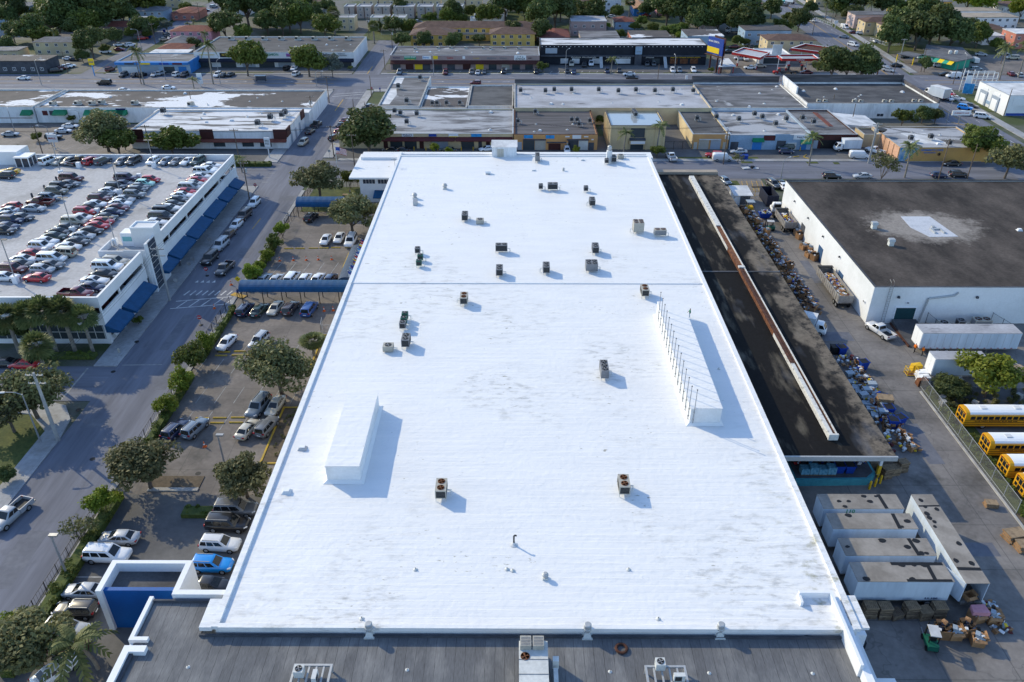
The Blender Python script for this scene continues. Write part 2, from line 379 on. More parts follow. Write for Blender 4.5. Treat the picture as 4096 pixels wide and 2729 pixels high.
def dup(src,loc,rz=0,label=None,group=None,scale=None,color=None):
    "copy a thing with its parts and sub-parts"
    def cp(o,par):
        c = o.copy(); C.objects.link(c)
        if par: c.parent = par
        if color and o.data: c.color = rgba(color)
        for ch in KIDS[o.name]: cp(ch,c)
        return c
    if src.name not in KIDS:
        def reg(o):
            KIDS[o.name] = list(o.children)
            for ch in o.children: reg(ch)
        reg(src)
    c = cp(src,None); c.location = loc; c.rotation_euler = (0,0,rz)
    if label: c['label'] = label
    if group: c['group'] = group
    if scale: c.scale = scale if isinstance(scale,tuple) else (scale,)*3
    return c
KIDS = {}
TXT = {}
def text(s,size,loc,mat,parent,rz=0,name='lettering',wid=None,bold=False,tilt=90):
    k = (s,mat,bold)
    if k not in TXT:
        cu = bpy.data.curves.new('lettering','FONT'); cu.body = s; cu.align_x = 'CENTER'; cu.align_y = 'CENTER'; cu.extrude = .02; cu.resolution_u = 3
        if bold: cu.offset = .018
        ob = bpy.data.objects.new('tmp',cu); me = bpy.data.meshes.new_from_object(ob); bpy.data.objects.remove(ob)
        me.name = 'lettering'; me.materials.clear(); me.materials.append(M[mat])
        xs = [v.co.x for v in me.vertices] or [0]
        TXT[k] = (me,max(xs)-min(xs))
    me,w0 = TXT[k]; o = bpy.data.objects.new(name,me); C.objects.link(o); o.parent = parent
    o.location = Vector(loc)-woff(parent); o.rotation_euler = (rad(tilt),0,rz)
    o.scale = ((wid/w0 if wid else size),size,1); return o
ORD = ['first','second','third','fourth','fifth','sixth','seventh','eighth','ninth','tenth','eleventh','twelfth','thirteenth','fourteenth','fifteenth','sixteenth','seventeenth','eighteenth','nineteenth','twentieth','twenty-first','twenty-second','twenty-third','twenty-fourth','twenty-fifth']

# ------------------------------------------------------------ the ground, streets, lots
def sheet(name,pts,z,m):
    mb = MB(); mb.add([(x,y,z) for x,y in pts],[tuple(range(len(pts)))]); return struct(name,mb,m)
def rect(x0,x1,y0,y1): return [(x0,y0),(x1,y0),(x1,y1),(x0,y1)]
sheet('ground',rect(-2500,2500,-400,3500),-.06,'ground')
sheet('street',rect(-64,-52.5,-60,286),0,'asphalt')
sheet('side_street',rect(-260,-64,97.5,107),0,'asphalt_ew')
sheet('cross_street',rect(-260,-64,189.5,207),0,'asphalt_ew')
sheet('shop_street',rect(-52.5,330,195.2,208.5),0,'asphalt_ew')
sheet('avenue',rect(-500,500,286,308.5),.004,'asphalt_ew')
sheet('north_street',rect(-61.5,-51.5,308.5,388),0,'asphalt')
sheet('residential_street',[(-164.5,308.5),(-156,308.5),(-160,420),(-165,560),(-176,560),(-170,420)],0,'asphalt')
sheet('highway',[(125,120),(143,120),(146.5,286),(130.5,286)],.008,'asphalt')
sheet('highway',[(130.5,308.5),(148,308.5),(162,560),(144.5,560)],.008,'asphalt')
sheet('crossing_pavement',[(130.5,286),(146.5,286),(148,308.5),(130.5,308.5)],.012,'asphalt')
sheet('parking_lot',rect(-51.6,-28,30,188),.004,'lot')
sheet('parking_lot',rect(-52.4,-28,30,77),.008,'asphalt_lot')
sheet('yard',rect(31,62.3,0,195.1),.004,'yard')
sheet('yard',rect(62.3,140,101.5,121.7),.004,'yard')
sheet('bus_lot',rect(62.3,125,40,101.4),.0,'asphalt_lot')
sheet('shop_forecourt',rect(-50,125,210.5,222),.004,'asphalt_lot')
sheet('mall_forecourt',rect(-155,-62,309.5,322),.008,'asphalt_lot')
sheet('mall_forecourt',rect(-51,80,310.5,326),.008,'asphalt_lot')
sheet('petrol_forecourt',rect(80,130,309.5,345),.012,'lot')
sheet('left_lot',rect(-165,-108,207.2,243),.004,'lot')
sheet('mall_verge',rect(-108,-64.4,207.2,219),.0,'asphalt_lot')
sheet('corner_lot',rect(150,230,309,345),.012,'lot')
sheet('alley',rect(26,60,218,246),.002,'asphalt_lot')
sheet('courtyard',rect(-70,8,386,450),.002,'grass')
sheet('front_drive',rect(31.2,62,-40,50),.012,'yard')

sw = MB()      # raised pavements, 0.14 m kerbs
sw.box(-67.8,-64,107,189,-.05,.14); sw.box(-52.5,-51.7,77.5,186,-.05,.14)
sw.box(-48,125,208.5,210.4,-.05,.14)
sw.box(-67.8,-64,207,284,-.05,.14); sw.box(-52.5,-49.8,211,284,-.05,.14)
sw.box(-155,-62,308.5,309.6,-.05,.14); sw.box(-51,128,308.5,310.2,-.05,.14); sw.box(-260,-64.5,283.5,286,-.05,.14); sw.box(-50,128,282.5,286,-.05,.14)
sw.poly([(-64,56),(-64,88),(-64.8,93),(-67,96.2),(-70.5,97.4),(-76,97.4),(-76,95),(-71,94),(-67,90),(-67,56)],-.05,.14)
sw.poly([(146.2,150),(149,150),(151.5,283),(148.5,283)],-.05,.14); sw.poly([(149.5,312),(152.5,312),(166,520),(163,520)],-.05,.14)
struct('pavement',sw,'walk')
kb = MB(); kb.box(61.9,62.2,60,100.5,0,.18); kb.box(-52.1,-51.7,34,77,-.05,.2)
for p in ((-47.5,77.6,-41,78.2),): kb.box(p[0],p[2],p[1],p[3],0,.16)
struct('kerb',kb,'kerb')
ky = MB()      # yellow kerbs round the planting beds against the building
for x0,x1,y0,y1 in ((-34.5,-30.2,83,96),(-33,-30,106,117),(-34.5,-30,143,150)):
    ky.box(x0,x0+.25,y0,y1,0,.18); ky.box(x0+.25,x1,y0,y0+.25,0,.18); ky.box(x0+.25,x1,y1-.25,y1,0,.18)
struct('kerb',ky,'kerb_yellow')
so_ = MB()
for x0,x1,y0,y1 in ((-34.2,-30.2,83.3,95.7),(-32.7,-30,106.3,116.7),(-34.2,-30,143.3,149.7),(-47.5,-41,78.3,80.5),(62.5,80,70,74)): so_.box(x0,x1,y0,y1,0,.1)
struct('planting_bed',so_,'soil')
gr = MB()
for x0,x1,y0,y1 in ((-80,-67,60,94),(-49.8,-38,172.5,188.5),(43,66,210.6,212.2),(60.5,63.5,207.2,208.4),(78,81,207,208.4),(85,86.5,206.5,208),(-160,-110,309.7,311.2),(-107,-92,309.7,311.4),(-49,10,310.3,311.6),(16.5,51,310.3,312),(56,75,310.3,312),(53,56,188,193.5),(62.6,66,60,101),(152.7,155,330,440),(152,160,258,275),(-78.5,-74.5,107.4,109),(-70,-8,374,388),(153,170,352,372),(-104,-92,222,231),(-126,-110,209,214),(-250,-170,430,470)):
    gr.box(x0,x1,y0,y1,-.04,.05)
struct('lawn',gr,'grass')

mk = MB(); my = MB(); mf = MB()
def line(mb,x0,y0,x1,y1,wd,z):
    d = Vector((x1-x0,y1-y0,0)); n = Vector((-d.y,d.x,0)).normalized()*wd/2
    mb.quad((x0+n.x,y0+n.y,z),(x0-n.x,y0-n.y,z),(x1-n.x,y1-n.y,z),(x1+n.x,y1+n.y,z))
for y in range(-480,480,9):
    if -66 < y < -48: continue
    for yy in (290.3,304.2): line(mk,y,yy,y+3,yy,.16,.02)
for x0,x1 in ((-480,-66),(-46,127),(150,480)):
    for yy in (294.2,294.6,300,300.4): line(my,x0,yy,x1,yy,.14,.02)
for x in range(-300,120,24):
    if abs(x+57) < 14: continue
    for q in (0,7):        # turn arrows in the middle lane
        mk.add([(x+q,297.2,.022),(x+q+2,297.2,.022),(x+q+2,297.4,.022),(x+q,297.4,.022)],[(0,1,2,3)])
        mk.add([(x+q+2,296.9,.022),(x+q+3,297.3,.022),(x+q+2,297.7,.022)],[(0,1,2)])
for a,b,c,d in ((127,120,131,286),(131.5,308.5,145.5,560)):
    for k in range(60):
        if b+k*7 > d-3: break
        f = lambda y,off: a+(y-b)/(d-b)*(c-a)+off
        y = b+k*7
        for off in (4,13.2): line(mk,f(y,off),y,f(y+2.6,off),y+2.6,.15,.024)
    for off in (8.2,8.6): line(my,f(b,off),b,f(d,off),d,.15,.024)
for q in range(9): line(my,134.5-q*.1,246-q*5,138-q*.1,241.5-q*5,.35,.026)
line(mk,-62.8,279,-53,282,.3,.012); line(mk,-62.8,276,-53,279,.3,.012); line(mk,-58,274,-53,274,.35,.012)
line(my,-58.4,258,-58.4,272,.28,.012); line(my,-56.2,309.5,-56.2,322,.3,.012); line(mk,-60.8,310,-56.4,310,.3,.012)
line(my,-160.6,312,-161.6,332,.25,.012); line(my,-58,162.5,-57.8,168.5,.2,.012)
line(mf,-63.4,107.4,-57,107.6,.22,.012); line(mf,-68.5,97.8,-68.5,106.5,.3,.012)
for y0,y1 in ((126.2,128),(129,130.9)): line(mk,-62.6,y0,-52.7,y1,.22,.012)
for k in range(5): line(mk,-61.6+k*2.1,126.5+k*.35,-60.6+k*2.1,129.2+k*.35,.22,.012)
for k in range(9): line(mk,-62+k*1.15,131.4,-61.5+k*1.15,133.2,.28,.012)
for k in range(4): mk.add([(-61.8+k*1.1,136.6,.012),(-61.1+k*1.1,136.6,.012),(-61.4+k*1.1,137.6,.012)],[(0,1,2)])
for k in range(5): line(mf,-63.9,192+k*3.3,-62.5,192+k*3.3,.3,.012)
line(mf,-52.5,193,-46,193,.25,.012)
for k in range(13): line(mf,-50.6+k*2.85,140.5,-50+k*2.85,145.5,.12,.016)
for yy in (105,111.5,90.5,97):
    for k in range(7): line(mf,-50.8+k*2.85,yy,-50.4+k*2.85,yy+4.4,.12,.016)
for k in range(6): line(mk,-51+k*.01,55+k*2.75,-47,55+k*2.75,.1,.02); line(mk,-37.5,55+k*2.75,-33,55+k*2.75,.1,.02)
for k in range(34): line(mk if k % 4 else my,-48+k*2.9,310.6,-47+k*2.9,314.5,.14,.02)
for k in range(12): line(mf,-62.5-k*2.8,312.4,-61.5-k*2.8,317,.12,.02)
for k in range(11): line(mf,-155+k*2.7,210,-153.6+k*2.7,214.5,.12,.016); line(mf,-140+k*2.7,217,-138.6+k*2.7,222,.12,.016)
for k in range(7): line(my,53.5+k*1.25,186.5,54.6+k*1.25,193.5,.14,.02); line(my,52.5,186.3+k*1.1,62,186.3+k*1.1,.1,.021)
line(my,-53,131.8,-50.3,130.5,1.2,.15)
struct('road_marking',mk,'paint_white'); struct('road_marking',my,'paint_yellow'); struct('road_marking',mf,'paint_faded')
cov = MB()
for x,y,z in ((-64.0,105.5,.016),(-64.6,95.1,.15),(-63.9,114.5,.15),(-36.8,55.4,.02),(-57.5,84,.016),(-42.1,81.1,.02)): cov.lathe(x,y,[(.38,z-.01),(.38,z)],12)
cov.box(49.3,51.6,62,66.5,.008,.02); cov.box(58.6,61,188.5,189.8,.008,.02)
struct('drain_cover',cov,'black')
pt = MB()
for x,y,a,b in ((-58,66,3,9),(-60.5,92,4,2.2),(-55,104,2.4,7),(-58.5,118,1.6,12),(-56,150,3,5),(-61,168,2,10),(-55,181,3.5,3),(-58,228,3,14),(-57,252,5,3),(54,68,6,2.2),(57,88,2.2,9),(55,117,5,3),(58.5,142,1.8,10),(-10,202,14,2),(70,200,20,2.2),(112,203,9,3),(-80,102,10,2.5)): pt.quad((x-a/2,y-b/2,.006),(x+a/2,y-b/2,.006),(x+a/2,y+b/2,.006),(x-a/2,y+b/2,.006))
struct('road_patch',pt,'road_patch')

# ------------------------------------------------------------ buildings
BB = {}
def block(name,label,x0,x1,y0,y1,h,wall,roof,par=.35,pt=.3,coping='kerb',cat='building',group=None,z0=-.05):
    th = thing(name,label,cat,((x0+x1)/2,(y0+y1)/2,0),group)
    mb = MB(); mb.box(x0,x1,y0,y0+pt,z0,h); mb.box(x0,x1,y1-pt,y1,z0,h); mb.box(x0,x0+pt,y0+pt,y1-pt,z0,h); mb.box(x1-pt,x1,y0+pt,y1-pt,z0,h)
    mb.build('wall',wall,th)
    MB().box(x0+pt,x1-pt,y0+pt,y1-pt,h-par-.25,h-par).build('roof',roof,th)
    if coping:
        o,e = .05,h+.07; mb = MB()
        mb.box(x0-o,x1+o,y0-o,y0+pt+.03,h,e); mb.box(x0-o,x1+o,y1-pt-.03,y1+o,h,e); mb.box(x0-o,x0+pt+.03,y0+pt+.03,y1-pt-.03,h,e); mb.box(x1-pt-.03,x1+o,y0+pt+.03,y1-pt-.03,h,e)
        mb.build('coping',coping,th)
    BB[th.name] = (x0,x1,y0,y1,h); return th
def win(th,side,u,z,w_,h_,mats=('trim_white','window'),name='window',d=.06,panes=2):
    x0,x1,y0,y1,h = BB[th.name]; mb = MB(); f = .08
    def b(u0,u1,z0,z1,d0,d1,m):
        if side == 'S': mb.box(u0,u1,y0-d1,y0-d0,z0,z1,m)
        elif side == 'N': mb.box(u0,u1,y1+d0,y1+d1,z0,z1,m)
        elif side == 'W': mb.box(x0-d1,x0-d0,u0,u1,z0,z1,m)
        else: mb.box(x1+d0,x1+d1,u0,u1,z0,z1,m)
    b(u-w_/2,u+w_/2,z,z+f,.002,d,0); b(u-w_/2,u+w_/2,z+h_-f,z+h_,.002,d,0)
    b(u-w_/2,u-w_/2+f,z+f,z+h_-f,.002,d,0); b(u+w_/2-f,u+w_/2,z+f,z+h_-f,.002,d,0)
    for k in range(1,panes): q = u-w_/2+w_*k/panes; b(q-f/2,q+f/2,z+f,z+h_-f,.03,d-.004,0)
    b(u-w_/2+f,u+w_/2-f,z+f,z+h_-f,.002,.026,1)
    return mb.build(name,list(mats),th)
def panel(th,side,u,z,w_,h_,mat,name='sign_panel',d=.12):
    x0,x1,y0,y1,h = BB[th.name]; mb = MB()
    if side == 'S': mb.box(u-w_/2,u+w_/2,y0-d,y0-.002,z,z+h_)
    elif side == 'W': mb.box(x0-d,x0-.002,u-w_/2,u+w_/2,z,z+h_)
    elif side == 'E': mb.box(x1+.002,x1+d,u-w_/2,u+w_/2,z,z+h_)
    return mb.build(name,mat,th)
def awn(th,u0,u1,y,z1,z0,d,mat,name='awning',valance=.25):
    mb = MB(); mb.add([(u0,y,z1),(u1,y,z1),(u1,y-d,z0),(u0,y-d,z0),(u0,y-d,z0-valance),(u1,y-d,z0-valance),(u0,y,z0-valance),(u1,y,z0-valance)],
        [(0,1,2,3),(3,2,5,4),(0,3,4,6),(1,7,5,2),(4,5,7,6),(0,6,7,1)]); return mb.build(name,mat,th)
def lettering(th,s,u,z,size,mat,wid=None,d=.14,bold=True,side='S'):
    x0,x1,y0,y1,h = BB[th.name]
    if side == 'S': return text(s,size,(u,y0-d,z),mat,th,0,wid=wid,bold=bold)
    if side == 'E': return text(s,size,(x1+d,u,z),mat,th,rad(90),wid=wid,bold=bold)

# --- the white-roofed warehouse
wh = thing('warehouse','huge white roofed warehouse filling the middle of the view','building',(2,120,0))
mb = MB(); mb.box(-28.5,-28.1,50.4,192.4,-.05,7.35); mb.box(32.1,32.5,50.4,192.4,-.05,7.35); mb.box(-28.1,32.1,192.0,192.4,-.05,7.35); mb.box(-28.1,32.1,50.4,50.7,5,7.35)
mb.build('wall','white',wh)
mb = MB(); n = 40     # roof decks either side of the step line, slightly uneven
def deck(x0,x1,y0,y1,z,amp,nx,ny):
    rr = random.Random(3); vs = []; fs = []
    for j in range(ny+1):
        for i in range(nx+1):
            e = 0 if i in (0,nx) or j in (0,ny) else amp
            vs.append((x0+(x1-x0)*i/nx,y0+(y1-y0)*j/ny,z+e*(rr.random()-.5)))
    for j in range(ny):
        for i in range(nx): a = j*(nx+1)+i; fs.append((a,a+1,a+nx+2,a+nx+1))
    return vs,fs
mb.add(*deck(-28.1,32.1,50.7,122.0,7.42,.05,44,52)); mb.add(*deck(-28.1,32.1,122.0,189.6,7.5,.05,44,50))
mb.build('roof','white_roof',wh,smooth=True)
mb = MB()
mb.box(-28.1,32.1,121.9,122.08,7.38,7.56); mb.build('expansion_joint','white_roof',wh)
mb = MB()
for x0,x1,y0,y1 in ((-28.75,-28.1,50.3,192.6),(32.1,32.75,50.3,190.6),(-28.1,32.1,50.2,50.7),(-28.1,-5.9,189.6,190.1),(.3,32.1,189.6,190.1)):
    mb.box(x0,x1,y0,y1,7.3,7.72)
mb.box(33.0-.25,33.7,50.6,54.5,7.2,7.5); mb.box(-29.9,-28.75,50.2,53.6,7.2,7.72)
mb.build('roof_edge','white_roof',wh)
MB().box(-38,33.6,190.1,194.4,6.3,7.1).build('rear_roof_strip','white_roof',wh)
def roofbox(x0,x1,y0,y1,h,cove=.45):
    mb = MB(); mb.box(x0,x1,y0,y1,7.42,7.42+h-.12); b = mb.build('roof_box','white',wh)
    mb = MB(); vs,fs = deck(x0-.06,x1+.06,y0-.06,y1+.06,7.42+h+.02,.035,14,46); mb.add(vs,fs); mb.box(x0-.06,x1+.06,y0-.06,y1+.06,7.42+h-.12,7.42+h-.02)
    sub(mb.build('cover','white_roof',b,smooth=True),b)
    mb = MB()      # coating swept up the foot of the box
    o,c2 = cove,.3; z = 7.44
    P = [(x0-o,y0-o),(x1+o,y0-o),(x1+o,y1+o),(x0-o,y1+o)]; Q = [(x0-.01,y0-.01),(x1+.01,y0-.01),(x1+.01,y1+.01),(x0-.01,y1+.01)]
    for i in range(4):
        k = (i+1) % 4; mb.quad((*P[i],z),(*P[k],z),(*Q[k],z+c2),(*Q[i],z+c2))
    sub(mb.build('flashing','white_roof',b,smooth=True),b); return b
roofbox(-21.95,-18.05,71.1,85.8,2.4); roofbox(22.45,26.4,82.4,110.9,2.55)
pb = MB().box(-5.8,.2,189.3,193.6,7,10.0).build('roof_shed','white_dirty',wh)
mb = MB(); mb.add([(-6,189.1,10),(.4,189.1,10),(.4,193.8,10.35),(-6,193.8,10.35),(-6,193.8,10),(.4,193.8,10)],[(0,1,2,3),(0,3,4),(1,5,2),(3,2,5,4),(0,4,5,1)]); mb.build('shed_roof','rf_white',pb)
MB().box(-4.5,-3.75,189.22,189.298,7.55,9.5).box(-3.7,-2.95,189.22,189.298,7.55,9.5).build('door','ac_beige',pb)
mb = MB()        # flared tub of the roof hatch by the right front corner and low wall stub by the tower
mb.box(28.0,31.3,54.2,54.5,7.4,8.2); mb.box(31.0,31.3,46,54.2,6.5,8.2); mb.box(27.9,28.15,53.2,54.2,7.4,8.0); mb.build('parapet','trim_white',wh)
mb = MB().box(-38.7,-28.8,177.3,194.4,6.1,6.5); lw = mb.build('wing_roof','white_roof',wh)
lwb = MB().box(-36.6,-28.8,178.6,193.6,-.05,6.098).build('wing','white',wh)
for u in (-34.4,-30.9):
    for k in range(4): MB().box(u-1.35+k*.72,u-1.35+k*.72+.62,178.53,178.597,4.6,5.6).build('window','window',lwb)
awn(wh,-33.2,-29,178.5,3.0,2.4,3.2,'awning')
for y in range(60,190,12): MB().box(-28.62,-28.5,y,y+.25,.3,7.0).build('pilaster','white_dirty',wh)

# --- the felt-roofed front building
fr = thing('front_building','low building with grey felt strip roof along the bottom edge','building',(0,40,0))
MB().poly([(-36,20),(31.2,20),(31.2,50.15),(-30,50.15),(-30,54.2),(-35.9,54.2)],6.3,6.6).build('roof','felt_roof',fr)
mb = MB(); mb.box(-36.3,-36.0,20,50.2,-.05,6.55); mb.box(31.2,31.5,20,46,-.05,6.55); mb.box(-36,31.2,19.7,20,-.05,6.6); mb.box(-36,-30,54.2,54.4,-.05,6.55); mb.build('wall','white',fr)
for q in ((-36.4,-35.75,20,48.6,6.3,7.15),(-35.75,-34.3,47.9,48.6,6.3,7.15),(-36.4,-36.0,49.3,54.5,6.3,7.0),(-36.0,-34.6,49.3,49.7,6.3,7.0),(-34.1,-27,54.4,55.0,6.3,7.4),(31.22,31.9,20,54.1,6.3,7.7)): MB().box(*q).build('parapet','trim_white',fr)
mb = MB(); mb.box(-35.74,-35.4,20,47.9,6.6,6.9); mb.box(-35.9,-30,54.0,54.19,6.6,6.95); mb.box(-30,31.2,50.0,50.18,6.6,6.85); mb.build('flashing','slate',fr)
mb = MB(); mb.box(33.9,34.5,47.8,53.8,0,3.2); mb.box(34.5,36.2,47.8,48.3,0,3.2); mb.box(34.5,35.4,53.2,53.8,0,3.2); mb.box(35.6,38.4,46.5,47.0,0,3.2); mb.box(38.4,38.8,40,47,0,3.2); mb.build('dock_wall','trim_white',fr)
MB().box(31.6,33.9,44,53.6,.1,.5).box(33,36.2,54,78,.05,1.0).build('dock_floor','black_wall',fr)

# --- blue and white entrance tower
et = thing('entrance_tower','blue fronted entrance tower framed in white','tower',(-38.5,58,0))
mb = MB(); mb.box(-42.85,-42.25,56.0,60.2,-.05,6.0); mb.box(-34.9,-34.3,56.0,60.2,-.05,6.0); mb.box(-42.25,-34.9,59.75,60.2,-.05,6.0); mb.build('frame','trim_white',et)
MB().box(-42.25,-34.9,56.35,56.8,-.05,5.7).build('blue_wall','blue',et)
MB().box(-42.25,-34.9,56.8,59.75,4.4,4.75).build('roof','rf_dark',et)
MB().box(-37.6,-37.3,57.2,57.5,4.75,4.95).build('roof_drain','rust',et)

# --- parking garage
gx0,gx1,gy0,gy1 = -140,-68,114,187
pg = thing('parking_garage','white parking garage with open roof deck full of cars','garage',((gx0+gx1)/2,(gy0+gy1)/2,0))
MB().box(gx0,gx1-.3,gy0+.3,gy1-.3,7.1,7.5).build('deck','deck',pg)
MB().box(gx0,gx1-.3,gy0+.3,gy1-.3,3.6,4.0).build('lower_deck','concrete',pg)
mb = MB(); mb.box(gx0,gx1,gy0,gy0+.3,6.9,8.75); mb.box(gx0,gx1,gy1-.3,gy1,6.9,8.75)
for y0,y1 in ((gy0+.3,131.6),(138.6,gy1-.3)): mb.box(gx1-.3,gx1,y0,y1,6.9,8.75)
mb.build('parapet','white',pg)
mb = MB(); mb.box(gx1-.34,gx1+.05,gy0,131.6,8.75,8.82); mb.box(gx1-.34,gx1+.05,138.6,gy1,8.75,8.82); mb.box(gx0,gx1-.34,gy0-.05,gy0+.34,8.75,8.82); mb.box(gx0,gx1-.34,gy1-.34,gy1+.05,8.75,8.82); mb.build('coping','trim_white',pg)
mb = MB()
for y0,y1 in ((gy0,131.6),(138.6,gy1)): mb.box(gx1-.3,gx1,y0,y1,3.5,5.9)
mb.box(gx0,gx1-.3,gy0,gy0+.3,3.6,5.7); mb.build('spandrel','white',pg)
for y in (114,121,131,139,144,153.8,164.2,174.6,182.8,186.6): MB().box(gx1-.28,gx1-.02,y,y+.4,5.9,6.9).build('column','white',pg)
for y in (114,119.3,124.9,130.4,138.8,146,151,156,161.5,166.5,171.5,176,181,186.4): MB().box(gx1-.5,gx1+.15,y,y+.6,0,3.5).build('column','white',pg)
for x in range(-134,-68,8): MB().box(x,x+.4,gy0+.02,gy0+.28,5.7,6.9).build('column','white',pg)
MB().box(gx1-.25,gx1-.15,gy0+.3,186.5,.9,3.5).build('shop_window','shop_glass',pg)
MB().box(gx1-.3,gx1-.05,gy0+.3,186.5,0,.9).build('shop_base','white',pg)
MB().box(gx1-6,gx1-5.8,gy0+1,gy1-1,4,7).box(gx0,gx1-6,gy0+6,gy0+6.2,.2,7).build('inner_wall','concrete',pg)
MB().box(gx0,gx1-.5,gy0+.05,gy0+.25,0,.9).build('plinth','white',pg)
MB().box(gx0,gx1-.5,gy0+.12,gy0+.18,.9,3.6).build('shop_window','shop_glass',pg)
mb = MB()
for k in range(36): mb.box(gx1-.7-k*1.5,gx1-.62-k*1.5,gy0+.02,gy0+.1,.9,3.6)
mb.box(gx0,gx1-.5,gy0+.02,gy0+.1,2.2,2.3); mb.build('mullion','ac_white',pg)
for y0,y1 in ((113.6,119.5),(120.3,129.9),(135.6,140.9),(141.6,150.5),(151.2,161.1),(161.9,170.9),(171.8,178.9),(179.8,184.8)):
    mb = MB(); X = gx1+.02; mb.add([(X,y0,3.75),(X,y1,3.75),(X+2.3,y1,2.75),(X+2.3,y0,2.75),(X+2.3,y0,2.4),(X+2.3,y1,2.4),(X,y0,2.4),(X,y1,2.4)],[(0,1,2,3),(3,2,5,4),(0,3,4,6),(1,7,5,2),(0,6,7,1),(4,5,7,6)]); mb.build('awning','awning',pg)
# stair tower and lift hut in the notch
mb = MB(); mb.box(-71.5,-67.3,136.6,139.6,0,11.2); st = mb.build('stair_tower','white',pg)
mb = MB(); mb.box(-71.6,-67.2,136.5,136.75,11.2,11.45); mb.box(-71.6,-67.2,139.45,139.7,11.2,11.45); mb.box(-71.6,-71.35,136.75,139.45,11.2,11.45); mb.box(-67.45,-67.2,136.75,139.45,11.2,11.45); mb.build('coping','trim_white',st)
mb = MB()
for k in range(9): MB().box(-67.28,-67.2,133.0,136.3,.4+k*1.05,1.3+k*1.05).build('stair_window','window',pg)
mb = MB(); mb.box(-67.6,-67.3,132.4,136.6,0,9.9); mb.box(-71.5,-67.6,132.2,132.4,0,8.8); mb.box(-67.3,-67.15,132.4,133.0,0,9.9); mb.box(-67.3,-67.15,136.3,136.6,0,9.9); mb.build('stair_wall','white',pg)
hb = MB().box(-73.8,-71.5,136.9,139.3,7.5,10.1).build('lift_hut','trim_white',pg)
MB().box(-73.5,-71.8,136.82,136.898,8.5,9.4).build('window','shade_glass',hb)
MB().box(-76.2,-75.9,132.2,137,7.5,8.6).box(-75.9,-71.5,132.2,132.5,7.5,8.6).build('ramp_wall','white',pg)
mb = MB()
for r_ in (0,.5): mb.path([(-75.5,137,8.0+r_),(-73.6,134.5,8.0+r_),(-72,133,8.0+r_)],.03)
for q in ((-75.5,137),(-73.6,134.5),(-72,133)): mb.tube((q[0],q[1],7.5),(q[0],q[1],8.5),.03)
mb.build('handrail','steel',pg)
hut = MB().box(-125,-117.8,183,188.2,7.5,10.6).build('corner_hut','white',pg)
gl = MB(); gl.box(-117.8,-114.6,181.4,184.6,7.5,9.6); g_ = gl.build('glass_lobby','window',pg)
mb = MB(); mb.box(-117.9,-114.4,181.2,184.8,9.6,9.9)
for x,y in ((-117.7,181.3),(-114.5,181.3),(-116.1,181.3),(-114.5,183),(-114.5,184.7)): mb.box(x-.08,x+.08,y-.08,y+.08,7.5,9.6)
mb.build('lobby_frame','trim_white',g_)
mb = MB()
for rx,f in ((-72,1),(-84.5,1),(-89,-1),(-103,1)):
    for k in range(27): line(mb,rx-2.6,116+k*2.45,rx+2.6,116+k*2.45,.12,7.51)
for k in range(16): line(mb,-112+k*2.6,181.5,-111.2+k*2.6,186.5,.12,7.51)
for k in range(9): line(mb,-72.8+k*.55,183.4,-71.6+k*.55,186.4,.15,7.512); line(mb,-72.2+k*.4,129.2,-71+k*.4,131.8,.15,7.512)
mb.build('stall_marking','paint_white',pg)

# --- dock canopy with ridge duct and platform
dk = thing('loading_dock','long stained dark roof over the loading dock beside the warehouse','canopy',(41,130,0))
MB().box(32.8,48.2,78.6,183.2,4.9,5.3).build('roof','dock_roof',dk)
mb = MB(); mb.box(32.8,48.3,78.35,78.6,4.75,5.42); mb.build('gutter','galv',dk)
MB().box(32.8,48.2,183.2,185,4.9,5.9).build('rear_parapet','rf_tan',dk)
MB().box(32.9,48.2,130.9,131.1,5.3,5.44).build('roof_joint','rf_grey',dk)
for y in range(80,183,12):
    q = MB().box(47.2,47.55,y,y+.35,1.1,4.9).build('column','white_dirty',dk)
    MB().box(47.17,47.58,y-.03,y+.38,1.15,2.6).build('guard','safety_yellow',q)
MB().poly([(36.4,79.0),(45.8,79.2),(47.2,80.4),(47.2,183),(36.4,183)],-.02,1.1).build('platform','teal',dk)
MB().poly([(36.5,79.3),(45.7,79.5),(46.9,80.6),(46.9,182),(36.5,182)],1.1,1.13).build('platform_floor','slate',dk)
du = MB(); du.box(40.7,41.7,82.1,179.8,5.3,5.98,0); rd = du.build('ridge_duct',['rust'],dk)
mb = MB(); mb.box(40.68,41.2,82.1,99,5.98,6.16); mb.box(40.6,41.85,81.8,82.1,5.35,6.25); mb.box(40.68,41.75,150.5,179.9,5.98,6.18); mb.box(41.6,41.78,82.1,150.5,5.98,6.16); mb.box(40.62,40.69,82.1,108,5.4,6.0); mb.box(40.62,40.69,140,179.9,5.4,6.0); mb.box(40.68,41.8,131,131.8,5.98,6.25)
sub(mb.build('duct_cover','lichen_white',rd),rd)
mb = MB(); mb.box(41.22,41.58,82.1,99,5.98,6.04); mb.box(40.72,41.15,99.1,130.9,5.98,6.1); mb.box(41.25,41.55,99.1,130.9,5.98,6.06); sub(mb.build('duct_channel','rust_dark',rd),rd)

